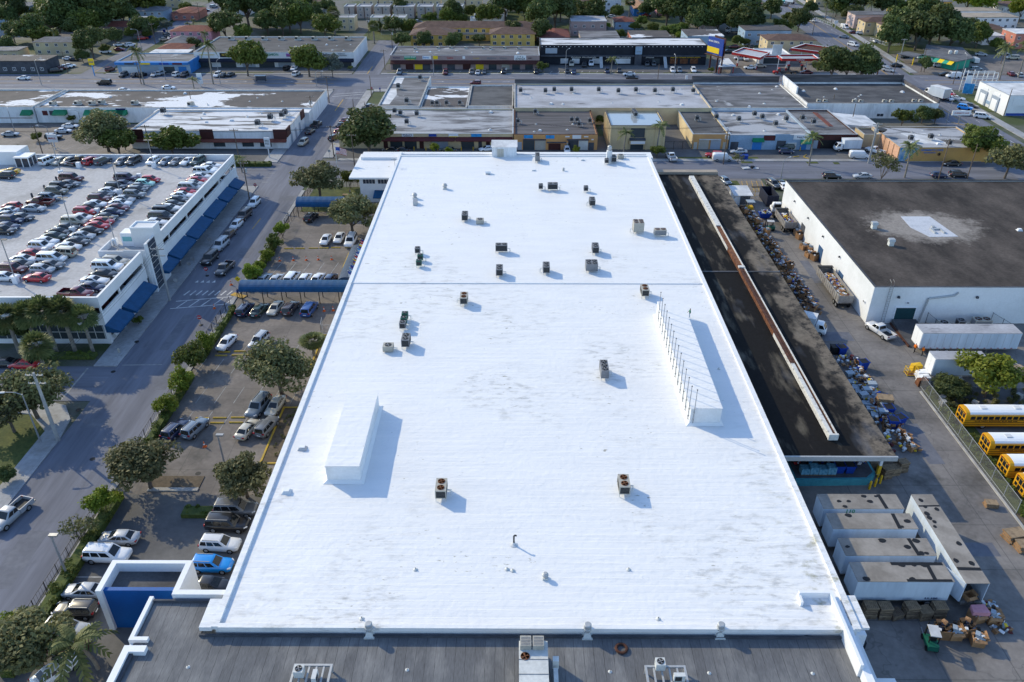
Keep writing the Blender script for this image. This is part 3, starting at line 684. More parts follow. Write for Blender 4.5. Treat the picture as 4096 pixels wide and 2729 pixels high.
# --- brown-roofed block on the right
br = block('storage_building','white walled building with a broad brown gravel roof',61.5,135,121.6,174.3,7.1,'white','brown_roof',par=.12,coping=None)
BB['storage_building'] = (61.5,135,121.6,174.3,7.1)
mb = MB(); mb.box(61.45,135,121.55,121.95,7.1,7.16); mb.box(61.45,61.85,121.95,173.9,7.1,7.16); mb.box(61.45,135,173.9,174.35,7.1,7.3); mb.build('coping','slate',br)
MB().poly([(79.0,153.3),(84.9,153.3),(86.0,143.2),(80.4,143.0),(78.6,147.5)],6.98,7.02).build('roof_patch','rf_pale',br)
mb = MB()
for x0,x1,y0,y1 in ((82,84.2,146.3,146.8),(82,82.4,144.6,146.3),(83.8,84.2,144.6,146.3),(82.8,83.4,147.4,148)): mb.box(x0,x1,y0,y1,7.02,7.3)
mb.build('roof_hatch','galv',br)
for y,z in ((158.5,.1),(135.5,.1),(147,.1)): MB().box(61.42,61.498,y-1.2,y+1.2,z,3.0).build('door','door_blue' if y < 150 else 'slate',br)
for y in (166,156.5,147,137.5): MB().lathe(61.3,y,[(.02,5.2),(.22,5.2),(.12,5.5)],8).build('wall_lamp','slate',br)
for x in (66,79.5): MB().lathe(x,121.4,[(.02,5.1),(.25,5.1),(.25,5.35),(.1,5.5)],8).build('wall_lamp','slate',br)
mb = MB(); mb.box(61.38,61.43,123.4,124.2,2.9,3.3); mb.build('sign_panel','sign_white',br); text('0 3 1 7',.3,(61.36,123.8,3.1),'ink_black',br,rad(-90),wid=.7)
MB().box(66.2,69.6,121.52,121.598,.1,3.1).build('dock_door','dock_green',br)
mb = MB(); mb.box(66,66.2,121.5,121.6,0,3.3); mb.box(69.6,69.8,121.5,121.6,0,3.3); mb.box(66.2,69.6,121.5,121.6,3.1,3.3); mb.build('door_frame','trim_white',br)
panel(br,'S',67.9,3.9,.6,.4,'sign_white'); lettering(br,'52',67.9,4.1,.35,'ink_navy')
mb = MB(); mb.path([(70.6,121.4,.1),(71.2,121.4,5.0),(75.5,121.4,5.6),(76,121.4,6.2)],.16,6); mb.build('downpipe','galv',br)
mb = MB()
for s in (0,.55): mb.tube((64.0+s,121.3,.3),(64.0+s,121.3,8.1),.035)
for k in range(22): mb.tube((64.0,121.3,.5+k*.33),(64.55,121.3,.5+k*.33),.025)
for s in (0,.55): mb.path([(64+s,121.3,8.1),(64+s,122,8.4),(64+s,122.6,7.2)],.03)
mb.build('ladder','steel',br)
mb = MB().add([(65.8,121.3,1.0),(70,121.3,1.0),(70,113.3,.02),(65.8,113.3,.02),(65.8,121.3,0),(70,121.3,0)],[(0,3,2,1),(0,1,5,4),(0,4,3),(1,2,5)]); mb.build('ramp','rf_dark',br)
MB().box(65.6,65.8,113.5,121.3,0,.35).box(70,70.2,113.5,121.3,0,.35).build('ramp_kerb','rust_dark',br)

# ------------------------------------------------------------ rooftop machinery (built once, then copied)
HIDE = []
def proto(name,cat):
    t = thing(name,None,cat,local=True); PROTO.append(t); return t
def fan_on(t,x,y,z,r,rim='ac_coil',blade='rust'):
    f = MB().lathe(x,y,[(r,z),(r,z+.05),(r*.9,z+.05),(r*.9,z-.0)],14).build('fan','ac_coil' if rim == 'ac_coil' else rim,t)
    mb = MB(); mb.lathe(x,y,[(r*.2,z+.01),(r*.2,z+.07)],8)
    for k in range(4):
        a = k*math.pi/2+.4; ca,sa = math.cos(a),math.sin(a)
        mb.quad((x+ca*r*.15-sa*r*.1,y+sa*r*.15+ca*r*.1,z+.03),(x+ca*r*.82-sa*r*.25,y+sa*r*.82+ca*r*.25,z+.03),(x+ca*r*.82+sa*r*.25,y+sa*r*.82-ca*r*.25,z+.06),(x+ca*r*.15+sa*r*.1,y+sa*r*.15-ca*r*.1,z+.06))
    mb.build('blade',blade,f)
def condenser(name,wx,wy,h,fans,body='ac_grey',legs=.45,front='ac_coil',rim='ac_coil',pipe=1,blade='ac_grey'):
    t = proto(name,'air conditioner'); z0,z1 = legs,legs+h
    mb = MB(); mb.box(-wx/2,wx/2,-wy/2,wy/2,z0,z0+.1); mb.box(-wx/2,wx/2,-wy/2,wy/2,z1-.14,z1)
    for sx in (-1,1):
        for sy in (-1,1): mb.box(sx*wx/2-(.1 if sx > 0 else 0),sx*wx/2+(.1 if sx < 0 else 0),sy*wy/2-(.1 if sy > 0 else 0),sy*wy/2+(.1 if sy < 0 else 0),z0+.1,z1-.14)
    mb.build('housing',body,t)
    MB().box(-wx/2+.03,wx/2-.03,-wy/2+.03,wy/2-.03,z0+.1,z1-.14).build('coil',front,t)
    for fx,fy,r in fans: fan_on(t,fx,fy,z1+.004,r,rim,blade)
    if legs > .2:
        for sx in (-1,1):
            for sy in (-1,1): MB().box(sx*(wx/2-.06)-.03,sx*(wx/2-.06)+.03,sy*(wy/2-.06)-.03,sy*(wy/2-.06)+.03,0,z0).build('leg','ac_white',t)
    if pipe: MB().path([(wx/2,-.1,z0+.4),(wx/2+.4,-.1,z0+.35),(wx/2+.45,-.1,.05)],.05,6).path([(wx/2,.12,z0+.3),(wx/2+.55,.12,z0+.25),(wx/2+.6,.12,.05)],.03,6).build('pipe','ac_white',t)
    return t
AC = dict(
 twin=condenser('condenser_unit',1.25,2.2,1.15,((0,-.53,.42),(0,.53,.42)),pipe=1,body='ac_beige',blade='rust',rim='rust'),
 twing=condenser('condenser_unit',1.2,2.1,1.2,((0,-.5,.42),(0,.5,.42))),
 wide=condenser('condenser_unit',2.2,1.1,1.25,((-.53,0,.42),(.53,0,.42))),
 wideb=condenser('condenser_unit',2.3,1.2,1.1,((-.55,0,.45),(.55,0,.45)),body='ac_beige',front='ac_grey',rim='rust'),
 tri=condenser('condenser_unit',1.1,2.9,1.25,((0,-.93,.4),(0,0,.4),(0,.93,.4)),front='ac_grey'),
 quad=condenser('condenser_unit',2.1,2.0,1.3,((-.5,-.5,.42),(.5,-.5,.42),(-.5,.5,.42),(.5,.5,.42)),front='ac_grey'),
 quadb=condenser('condenser_unit',2.0,2.0,1.9,((-.5,-.5,.42),(.5,-.5,.42),(-.5,.5,.42),(.5,.5,.42)),body='ac_beige',front='ac_beige',rim='rust',legs=.5),
 one=condenser('condenser_unit',.95,.95,.95,((0,0,.38),)),
 oneb=condenser('condenser_unit',.95,.95,.9,((0,0,.38),),body='fork_green',front='ac_coil'),
 low=condenser('condenser_unit',1.5,1.3,.85,((0,0,.5),),body='ac_beige',front='ac_beige',legs=.15),
)
pk = proto('package_unit','air conditioner'); MB().box(-1.1,1.1,-.7,.7,.25,1.35).build('housing','ac_beige',pk); MB().box(-1.02,-.1,-.72,-.702,.4,1.2).build('grille','ac_coil',pk); fan_on(pk,.5,0,1.354,.42)
MB().box(-1.2,1.2,-.8,.8,0,.25).build('base','rf_white',pk); AC['pack'] = pk
mv = proto('mushroom_vent','roof vent'); MB().box(-.45,.45,-.45,.45,0,.35).build('base','ac_white',mv); MB().lathe(0,0,[(.3,.35),(.34,.6),(.55,.75),(.55,.95),(.42,1.05),(.42,1.2),(.3,1.3)],16).build('hood','galv',mv); AC['mush'] = mv
tv = proto('stack_vent','roof vent'); MB().poly([(-.5,-.5),(.5,-.5),(.5,.5),(-.5,.5)],0,.12).loft([[(-.42,-.42,.12),(.42,-.42,.12),(.42,.42,.12),(-.42,.42,.12)],[(-.22,-.22,.6),(.22,-.22,.6),(.22,.22,.6),(-.22,.22,.6)]]).build('base','ac_white',tv); MB().lathe(0,0,[(.22,.6),(.22,.9),(.4,1.0),(.4,1.15),(.36,1.2),(.36,1.6),(.28,1.68)],16).build('hood','galv',tv); AC['stack'] = tv
cap = proto('pipe_vent','roof vent'); MB().lathe(0,0,[(.42,0),(.3,.08),(.12,.16),(.1,.32)],12).build('collar','ac_white',cap); MB().lathe(0,0,[(.06,.3),(.07,.42)],8).build('pipe','ac_coil',cap); AC['cap'] = cap
dome = proto('curb_vent','roof vent'); MB().loft([[(-.55,-.45,0),(.55,-.45,0),(.55,.45,0),(-.55,.45,0)],[(-.4,-.3,.18),(.4,-.3,.18),(.4,.3,.18),(-.4,.3,.18)],[(-.3,-.22,.34),(.3,-.22,.34),(.3,.22,.34),(-.3,.22,.34)]]).build('curb','rf_white',dome); MB().box(-.34,.34,-.26,.26,.34,.38).build('lid','trim_white',dome); AC['dome'] = dome
bx = proto('box_vent','roof vent'); MB().box(-.6,.6,-.4,.4,0,.75).build('hood','trim_white',bx); MB().box(-.5,.5,-.42,-.402,.06,.2).build('grille','ac_coil',bx); AC['box'] = bx
gv = proto('hooded_vent','roof vent'); MB().box(-.45,.45,-.45,.45,0,.9).build('base','ac_white',gv); MB().loft([[(-.6,-.55,.9),(.6,-.55,.9),(.6,.55,.9),(-.6,.55,.9)],[(-.55,-.4,1.35),(.55,-.4,1.35),(.55,.45,1.35),(-.55,.45,1.35)]]).build('hood','galv',gv); AC['hood'] = gv
def ac(k,x,y,z,label,group=None,rz=0,sc=1): return dup(AC[k],(x,y,z),rad(rz),label,group,sc)
g1 = 'machinery on the white roof'
for k,x,y,lab,rz in (
 ('tri',5.2,186.4,'grey three-fan unit standing at the rear edge, right of the roof shed',0),
 ('one',21.6,184.2,'square dark-coiled unit left of the white exhaust column',0),
 ('twing',23.4,185.6,'grey upright unit right beside the white exhaust column',0),
 ('low',25.4,188.4,'small pale unit on a frame, rightmost of the rear edge cluster',0),
 ('mush',-15.6,167.4,'lone galvanised mushroom vent on a white base, upper left of roof',0),
 ('mush',-21.6,161.6,'mushroom vent with a blower box at its foot, near left edge',0),
 ('one',5.5,166.9,'slim dark unit left of the wide twin-fan unit',0),
 ('wide',8.1,166.7,'wide twin-fan unit joined by pipe to a slim dark unit',0),
 ('one',15.3,165.7,'single square unit standing behind the deep grey twin-fan unit',0),
 ('twing',16.0,157.7,'deep grey twin-fan unit with elbow pipe on its left',180),
 ('twing',-10.2,149.7,'tall grey twin-fan unit with pipes leading right to a low box',0),
 ('low',-7.1,148.1,'low open-topped unit with rusty fan beside a tall grey unit',0),
 ('quadb',23.8,143.8,'tall beige four-fan unit near the right roof edge',180),
 ('wideb',27.8,142.0,'wide low brownish twin-fan unit closest to the right edge',0),
 ('wide',-2.6,134.6,'wide black-coiled twin-fan unit with a pipe loop, middle of roof',0),
 ('twing',-2.8,125.1,'large deep twin-fan unit in front of the wide black-coiled one',0),
 ('twing',5.4,126.2,'narrow twin-fan unit with white elbow pipe on its left, roof centre',180),
 ('quad',13.4,127.0,'squat grey four-fan unit just behind the roof joint',0),
 ('twing',14.7,134.4,'slim deep unit standing behind the squat four-fan unit',0),
 ('one',-18.0,133.7,'dark square unit with frame, behind two green round-fan units',0),
 ('oneb',-17.2,130.7,'green unit, the rear one of a touching pair near the left',0),
 ('oneb',-17.2,128.4,'green unit, the front one of a touching pair near the left',0),
 ('twin',-8.4,114.8,'rust-fanned twin unit on high legs just in front of the joint',180),
 ('twin',21.5,117.7,'rust-fanned twin unit close to the row of bare poles',0),
 ('oneb',-17.4,109.3,'rear green unit in a line of three at left',0),
 ('oneb',-17.4,107.8,'middle green unit in a line of three at left',0),
 ('one',-17.4,106.3,'rusty-topped front unit in a line of three at left',0),
 ('twing',-16.3,101.5,'dark twin-fan unit beside the low pinkish box unit',0),
 ('low',-18.8,100.2,'low pinkish single-fan box left of a dark twin-fan unit',0),
 ('tri',12.5,93.7,'dark three-fan unit alone in the right middle of the roof',0),
 ('twin',-8.4,68.9,'rust-fanned twin unit on legs right of the left roof box',0),
 ('twin',12.5,69.7,'rust-fanned twin unit with hanging control box, below right roof box',0),
 ('box',-6.4,177.3,'white box-shaped vent near the rear of the roof',0),
 ('mush',11.1,179.4,'small mushroom vent near the rear, right of centre',0),
 ('dome',4.2,179.4,'low white curb vent behind the slim dark unit',0),
 ('dome',16.1,186.8,'low white curb vent left of the rear edge cluster',0),
 ('dome',-26.3,77.2,'low white curb vent left of the left roof box',0),
 ('dome',-26.3,69.3,'low white curb vent nearest the left edge, below the roof box',0),
 ('mush',3.1,56.6,'small dark mushroom vent alone in the front part of the roof',0),
 ('cap',-10.2,57.7,'small pipe vent on the front roof, leftmost of its row',0),
 ('cap',-0.2,57.6,'small pipe vent right of a rusty roof puncture',0),
 ('cap',-0.8,57.8,'rusty roof puncture with a stub of pipe',0),
 ('cap',11.7,57.8,'small pipe vent on the front roof, rightmost of its row',0),
 ('cap',13.8,51.6,'open pipe vent near the front edge of the white roof',0),
 ('cap',-14.7,51.5,'capped pipe vent by the front edge, near a stack vent',0),
 ('cap',-22.2,152.2,'small vent below the mushroom vent at the left edge',0),
 ('cap',10.1,189.8,'small vent on the rear roof edge right of the three-fan unit',0),
 ('cap',-11.1,189.9,'small vent on the rear roof edge left of the shed',0),
 ('cap',29.1,95.4,'small dark vent in the shade of the right roof box',0),
 ('stack',-13.8,50.3,'galvanised stack vent, leftmost of three along the white roof edge',0),
 ('stack',6.9,50.3,'galvanised stack vent, middle of three along the white roof edge',0),
 ('stack',19.5,50.4,'galvanised stack vent, rightmost of three along the white roof edge',0),
 ('hood',71.1,147.2,'square hooded vent on the brown roof, the farther of two',0),
 ('hood',71.2,139.1,'square hooded vent on the brown roof, the nearer of two',0),
 ('dome',99.5,146.3,'low skylight curb on the brown roof by the right border',0)):
    ac(k,x,y,7.44 if y < 192 and abs(x) < 33 and y > 50.5 else (6.6 if y < 51 else 6.98),lab,g1 if abs(x) < 33 else None,rz,.62 if k == 'cap' else .6 if 'small' in lab and k == 'mush' else 1)
ex = thing('exhaust_column','white square exhaust column with a rounded cap on the roof rear edge','vent',(22.3,185.6,7.44)); ex['local'] = 1
MB().box(-.6,.6,-.6,.6,0,2.9).build('shaft','white_dirty',ex); MB().lathe(0,0,[(.4,2.9),(.4,3.2),(.55,3.3),(.5,3.9),(.3,4.1)],14).build('cap','galv',ex)
bl = thing('blower_box','slant-topped grey blower box in front of a mushroom vent','blower',(-21.1,158.1,7.44)); bl['local'] = 1
MB().loft([[(-.45,-.6,.1),(.45,-.6,.1),(.45,.6,.1),(-.45,.6,.1)],[(-.45,-.5,.7),(.45,-.5,.7),(.45,.6,1.15),(-.45,.6,1.15)]]).build('casing','galv',bl); MB().box(-.3,.3,.6,1.0,.2,.7).build('motor','ac_coil',bl)
cp = thing('vent_pipe','dark hooked vent pipe in the middle of the front roof','pipe',(-0.1,61.2,7.44)); cp['local'] = 1
MB().lathe(0,0,[(.45,0),(.15,.15),(.13,.35)],10).build('collar','rf_white',cp); MB().path([(0,0,.3),(0,0,1.25),(.12,0,1.38),(.28,0,1.3)],.09,8).build('pipe','ac_coil',cp)
an = thing('roof_aerial','thin television aerial on the white side wing roof','aerial',(-28.6,182.2,6.5)); an['local'] = 1
MB().tube((0,0,0),(0,0,3),.04).build('mast','steel',an); mb = MB()
for k in range(5): mb.tube((-.6+k*.3,-.5,2.7),(-.6+k*.3,.5,2.7),.025)
mb.tube((-.8,0,2.7),(.8,0,2.7),.03); mb.build('elements','steel',an)
# the bare poles clamped to the right roof box
pp = proto('flagpole','pole'); MB().tube((0,0,.3),(0,0,5.4),.06,.045,8).build('shaft','metal_pole',pp); MB().lathe(0,0,[(.04,5.4),(.1,5.46),(.04,5.56)],8).build('finial','black',pp)
for z in (.8,1.9): MB().box(-.08,.2,-.06,.06,z,z+.1).build('bracket','steel',pp)
for k in range(14): dup(pp,(22.33,108.4-k*1.95,7.46),0,'bare flagpole clamped to the sunlit side of the long right roof box','row of bare flagpoles')
dup(pp,(22.85,82.22,7.46),rad(90),'bare flagpole clamped to the front end of the long right roof box')
# front roof kit
pr_ = thing('rooftop_unit','long white rooftop unit with louvred hoods and a rusty fan','air handler',(1.7,45,6.6)); pr_['local'] = 1
MB().box(-1.3,1.3,-3.5,2.9,.25,2.3).build('casing','ac_white',pr_)
for y in (-2.1,-.6,.9): MB().box(-1.32,1.32,y,y+.05,.25,2.34).build('seam','ac_grey',pr_)
for x in (-.7,.45):
    h_ = MB().box(x-.5,x+.5,1.9,3.0,2.3,2.9).build('louvre_hood','ac_beige',pr_); mb = MB()
    for k in range(6): mb.box(x-.42,x+.42,2.0+k*.16,2.04+k*.16,2.9,2.93)
    mb.build('slat','ac_grey',h_)
fan_on(pr_,-.75,1.25,2.31,.42,'rust'); MB().box(1.75,2.3,1.2,1.75,.6,1.7).box(1.8,2.2,-.9,.9,.4,1.2).build('control_box','ac_white',pr_); MB().box(-1.35,1.35,-3.55,2.95,0,.25).build('base','slate',pr_)
def rack(label,x,y,w_,units):
    t = thing('equipment_rack',label,'steel frame',(x,y,6.6)); t['local'] = 1
    mb = MB()
    for q in (-w_/2,w_/2): mb.box(q-.1,q+.1,-3,2,.75,.95)
    mb.box(-w_/2+.1,w_/2-.1,1.8,2,.75,.95)
    for k in range(1,5): q = -w_/2+w_*k/5; mb.box(q-.08,q+.08,-3,1.8,.76,.9)
    mb.build('frame','galv',t)
    for q in (-w_/2,w_/2):
        for yy in (-2.5,1.85): MB().box(q-.07,q+.07,yy-.07,yy+.07,0,.75).build('leg','galv',t)
    return t
rack('steel rack carrying two small units, left of the long white unit',-18.2,44.4,3.3,0); rack('steel rack with a white round-fan unit, right of the long white unit',13.6,44.4,3.5,0)
fr_one = condenser('condenser_unit',.85,.8,.8,((0,0,.32),),body='ac_white',front='ac_white',legs=.0,pipe=0)
mini = proto('split_unit','air conditioner'); MB().box(-.5,.5,-.2,.2,0,.75).build('housing','ac_white',mini); MB().box(-.4,.2,-.215,-.202,.1,.65).build('grille','ac_coil',mini)
dup(fr_one,(-19.2,45.3,7.56),0,'pale round-fan unit on the left steel rack'); dup(fr_one,(13.1,46.2,7.56),0,'white round-fan unit at the far end of the right rack')
dup(mini,(-17.7,44.8,7.56),rad(90),'white slim unit on the left steel rack'); dup(mini,(14.6,44.9,7.56),0,'white slim unit with dark grille on the right rack')
tr_ = MB(); n = 24; tr_.loft([[(math.cos(2*math.pi*i/n)*(.5+.14*math.cos(a)),math.sin(2*math.pi*i/n)*(.5+.14*math.cos(a)),.14+.14*math.sin(a)) for a in [k*math.pi/3 for k in range(6)]] for i in range(n+1)],cap0=False,cap1=False)
o = tr_.build('hose_coil','rust_dark',loc=(10.0,48.8,6.6)); tag(o,'dark coil of rusty hose lying on the felt roof','coil')
o = MB().tube((-1.5,.3,.05),(1.5,-.3,.05),.05).build('loose_rod','ac_coil',loc=(27.3,50.5,6.6)); tag(o,'thin black rod lying on the felt roof near its right edge','rod')
for x,y,lab in ((-29.9,46.7,'small white vent pipe at the left of the felt roof'),(-9.8,46.5,'small white vent pipe left of the long white unit'),(8.7,46.4,'small white vent pipe right of the long white unit'),(17.7,46.3,'small white vent pipe right of the right rack'),(27.1,46.3,'small white vent pipe in the right corner of the felt roof')): dup(AC['cap'],(x,y,6.6),0,lab,'vent pipes in the felt roof',.45)

# ------------------------------------------------------------ row of shops behind the warehouse
def doors(th,items,z=0):
    for u,w_,h_,mt,nm in items: panel(th,'S',u,z,w_,h_,mt,nm,.06)
d1 = block('shop_row','cream shop row with maroon awning and a stained pale roof',-49.5,-.7,219.4,245.0,4.2,'cream','rf_greywhite',coping='galv')
awn(d1,-39.5,-17,219.4,3.3,2.7,1.6,'maroon'); awn(d1,-16.8,-.9,219.4,3.3,2.7,1.6,'maroon')
doors(d1,[(-36.5,1.2,2.3,'brownred','door'),(-33.5,3.4,2.4,'shop_glass','shop_window'),(-29.5,3.4,2.4,'shop_glass','shop_window'),(-26.4,1.2,2.3,'brownred','door'),(-21.3,4.6,2.4,'shutter','shutter'),(-13.5,3.6,2.4,'shop_glass','shop_window'),(-10,1,2.2,'slate','door'),(-7.8,1.1,2.3,'brownred','door'),(-4.2,3.2,2.4,'shop_glass','shop_window')])
panel(d1,'S',-47.4,3.2,3.2,.9,'sign_yellow'); panel(d1,'S',-30.2,3.35,3.2,.8,'sign_white'); lettering(d1,"TULA'S",-30.2,3.85,.5,'ink_navy',2.6,.15); lettering(d1,'EVENTS',-30.2,3.5,.2,'ink_navy',2,.15)
panel(d1,'S',-23.2,3.4,2.2,.7,'sign_blue'); panel(d1,'S',-17.4,3.35,2.7,.85,'sign_white'); panel(d1,'S',-17.4,3.3,2.4,.2,'sign_yellow',d=.14); panel(d1,'S',-11,3.35,2.9,.8,'sign_cyan'); panel(d1,'S',-45,3.3,1.2,.9,'sign_white')
d2 = block('shop_row','orange shop row with corrugated-looking black roof',-.5,22.7,218.3,243.9,4.3,'orange','rf_corr',coping='rust_dark')
doors(d2,[(1,1.3,2.2,'shutter','door'),(3.6,3.2,2.7,'shop_glass','shop_window'),(6.8,3,2.8,'ac_beige','shutter'),(10.8,3.4,1.8,'brownred','shutter'),(14.6,.9,2,'ac_beige','door'),(16,2.8,2.8,'slate','grille'),(18.8,2.6,2.8,'ac_white','shutter'),(21,1.6,2.1,'slate','door')])
panel(d2,'S',3.5,3.25,2.5,.95,'sign_cyan'); panel(d2,'S',9.5,3.2,2.4,.95,'sign_cyan'); panel(d2,'S',14.3,3.6,1.2,.3,'sign_white'); panel(d2,'S',16.9,3.2,2.4,1,'white'); panel(d2,'S',19.5,3.6,1.2,.3,'sign_white'); panel(d2,'S',21.3,2.8,.6,.3,'sign_white')
awn(d2,2,8.4,218.3,3.05,2.95,.7,'slate','canopy',.1); awn(d2,8.6,14,218.3,2.3,2.2,.7,'slate','canopy',.1); awn(d2,14.1,20.3,218.3,3.05,2.95,.7,'slate','canopy',.1)
d3 = block('office_building','two storey cream office block with a flooded roof',26.1,41.5,218.8,233.6,6.7,'cream','rf_dark',par=.4,coping='slate')
MB().box(26.6,41.0,219.3,233.1,6.32,6.36).build('roof_puddle','pond',d3)
for u in (26.4,28.7,31.0,36.4,38.8,41.1): panel(d3,'S',u,0,.35,6.5,'cream','pilaster',.3)
for k in range(9): panel(d3,'W',220+k*1.6,0,.3,6.5,'cream','pilaster',.3)
panel(d3,'S',33.8,3.4,3.9,2.6,'shop_glass','window',.08); panel(d3,'S',33.8,0,3.6,1.6,'shop_glass','door',.08)
awn(d3,31.6,36,218.8,3.3,2.8,1.2,'slate','porch',.2); panel(d3,'S',33.8,1.8,4.4,1.0,'cream','porch_front',1.3); text('Y',.5,(33,217.45,2.3),'ink_navy',d3); MB().box(31.9,35.8,217.42,217.5,1.95,2.7).build('sign_panel','sign_white',d3)
d4 = block('shop_row','small ochre shop with a black felt roof and side wall',49.2,59.4,219.3,245.0,4.2,'cream','rf_dark',coping='galv')
MB().box(49.4,59.3,219.1,219.298,0,4.15).build('front','orange',d4); BB[d4.name] = (49.2,59.4,219.1,245,4.2)
doors(d4,[(50.2,1,2,'ac_beige','door'),(52.5,2.8,2.7,'ac_beige','shutter'),(55.8,2.8,2.7,'shutter','shutter'),(58.4,1,2,'ac_beige','door')]); panel(d4,'S',54.1,2.8,6,.12,'ac_white','canopy',.7)
d5 = block('shop_row','pale blue shop row with a patchwork grey roof',59.6,82.4,218.8,244.3,4.1,'ltblue','rf_greywhite',coping='galv')
doors(d5,[(61,2.2,2.2,'slate','window'),(64.5,2.2,2.2,'ltblue','shutter'),(67.3,2.6,2.2,'brightblue','shutter'),(70.5,3.2,2.4,'ltblue','shutter'),(74,2.5,2.5,'slate','door'),(77,2.6,2,'ac_white','window'),(80.2,1.8,2.4,'brightblue','door')])
awn(d5,65.8,69,218.8,3.3,2.6,.9,'green'); panel(d5,'S',70.5,2.6,3.2,1.4,'maroon'); panel(d5,'S',74,2.7,4.2,1.7,'ltblue'); panel(d5,'S',79.3,2.9,4.3,1.3,'sign_white'); lettering(d5,'ExperTees',79.5,3.6,.55,'ink_navy',2.9); lettering(d5,'.com',79.3,3.15,.3,'sign_green',1); awn(d5,79.3,82.3,218.8,2.8,2.1,1,'sign_green','awning')
d6 = block('shop_row','maroon fronted shop with a loading opening',82.5,95.3,219.9,245.2,4.0,'brownred','rf_grey',coping='galv'); doors(d6,[(88.5,6,2.4,'black','opening'),(84,1.2,2.3,'shutter','door')])
d7 = block('cafe_building','ochre corner cafe with a blue mural at one end',102.4,126.4,208.6,228.0,3.9,'ochre','rf_greywhite',par=.2,coping='kerb')
MB().box(102.3,102.398,208.7,222,0,3.8).build('side_wall','peach',d7)
MB().add([(102.5,208.5,0),(104.2,208.5,0),(107.6,208.5,3.8),(102.5,208.5,3.8),(102.5,208.59,0),(104.2,208.59,0),(107.6,208.59,3.8),(102.5,208.59,3.8)],[(0,1,2,3),(4,7,6,5),(1,5,6,2),(0,3,7,4)]).build('mural','mural',d7)
lettering(d7,"GUEMBO'S CAFE",111,3.2,.7,'brightblue',6); lettering(d7,'RESTAURANT',110.6,2.5,.45,'brightblue',3.2); lettering(d7,'*',113.2,1.7,2,'ink_black')
MB().poly([(108,222),(115,222),(117,212.5),(110.5,212.5)],3.7,3.74).build('roof_sheet','rf_white',d7)
for k in range(3): MB().tube((102.2,212+k*3,0),(102.2,212+k*3,3.7),.06).build('downpipe','wood_dark',d7)
d8 = block('storage_annex','cream lean-to block beside the corner cafe',97.6,102.3,221.2,228,3.6,'cream','rf_dark')
for x0,x1,y0,y1,h,mt,rf,lab in ((90.5,95,229,243,3.0,'white_dirty','rf_red','narrow shed with a red sloping roof behind the cafe'),(96,106,231,243,2.8,'white','rf_white','low white-roofed shed behind the cafe')):
    t = thing('shed',lab,'shed',((x0+x1)/2,(y0+y1)/2,0)); MB().box(x0,x1,y0,y1,-.05,h).build('wall',mt,t)
    MB().add([(x0-.3,y0-.3,h+.9),(x1+.3,y0-.3,h),(x1+.3,y1+.3,h),(x0-.3,y1+.3,h+.9),(x0-.3,y0-.3,h),(x0-.3,y1+.3,h)],[(0,1,2,3),(0,4,1),(3,2,5),(0,3,5,4),(4,5,2,1)]).build('roof',rf,t)
# second rank, up to the avenue
c1 = block('store_building','narrow store with a grey felt roof by the side street corner',-42.5,-29.7,246.7,285.5,4.6,'white','rf_grey'); MB().add([(-41.9,250,4.26),(-39.4,250,4.26),(-38.6,262,4.26),(-39.8,270,4.26),(-41.9,270,4.26)],[(0,1,2,3,4)]).add([(-41.9,276,4.26),(-38.9,276,4.26),(-38.9,285,4.26),(-41.9,285,4.26)],[(0,1,2,3)]).build('roof_coating','rf_white',c1)
block('store_building','store with a black roof streaked white, between two felt roofs',-29.5,-15.2,246.6,273,4.2,'white_dirty','rf_wet_glare'); block('store_building','store with a plain black felt roof, left of the pale roof',-15,-.9,248.5,275,4.2,'white_dirty','rf_dark')
c4 = block('store_building','wide store with pale coated roof and cream rear wall',-.5,59.4,243.2,273.5,5,'cream','rf_ltgrey'); MB().box(-.4,59.4,273.55,273.9,4.9,6.4).build('rear_parapet','rf_corr',c4)
c5 = block('store_building','store with a dark grey roof right of the pale roof',59.9,89.6,246,278.3,4.3,'white_dirty','rf_grey'); MB().box(59.9,89.6,278.35,278.7,4.2,6.4).build('rear_parapet','rf_corr',c5)
c6 = block('store_building','white corner store with high parapet and dark felt roof',90.6,131.5,250.4,277.8,4.6,'white_dirty','rf_dark',par=.5); MB().box(90.6,131.5,277.85,278.3,4.5,7).build('rear_parapet','rf_corr',c6); MB().box(90.5,90.95,262,277.8,4.68,6.8).build('side_parapet','white_dirty',c6); MB().box(131.1,131.7,250.5,277.8,4.68,5.6).build('side_parapet','rf_corr',c6)
for k in range(3): win(c6,'S',114+k*4.4,.5,2.2,1)
e1 = block('workshop','white corner workshop with two roller doors by the highway',154.3,190,253.4,272,6.3,'white','rf_white',coping='galv')
for y in (267.4,260): panel(e1,'W',y,0,4.6,4.4,'shutter','door_surround',.3); panel(e1,'W',y,.1,3.2,3.4,'trim_white','roller_door',.36); panel(e1,'W',y,4.6,3.6,.8,'sign_white')
panel(e1,'S',163,3.2,14,2.2,'sign_white'); panel(e1,'S',170,0,30,.8,'sign_blue','base_stripe',.05); MB().box(154.2,154.298,262.4,265,1,2).build('sign_panel','ltblue',e1)
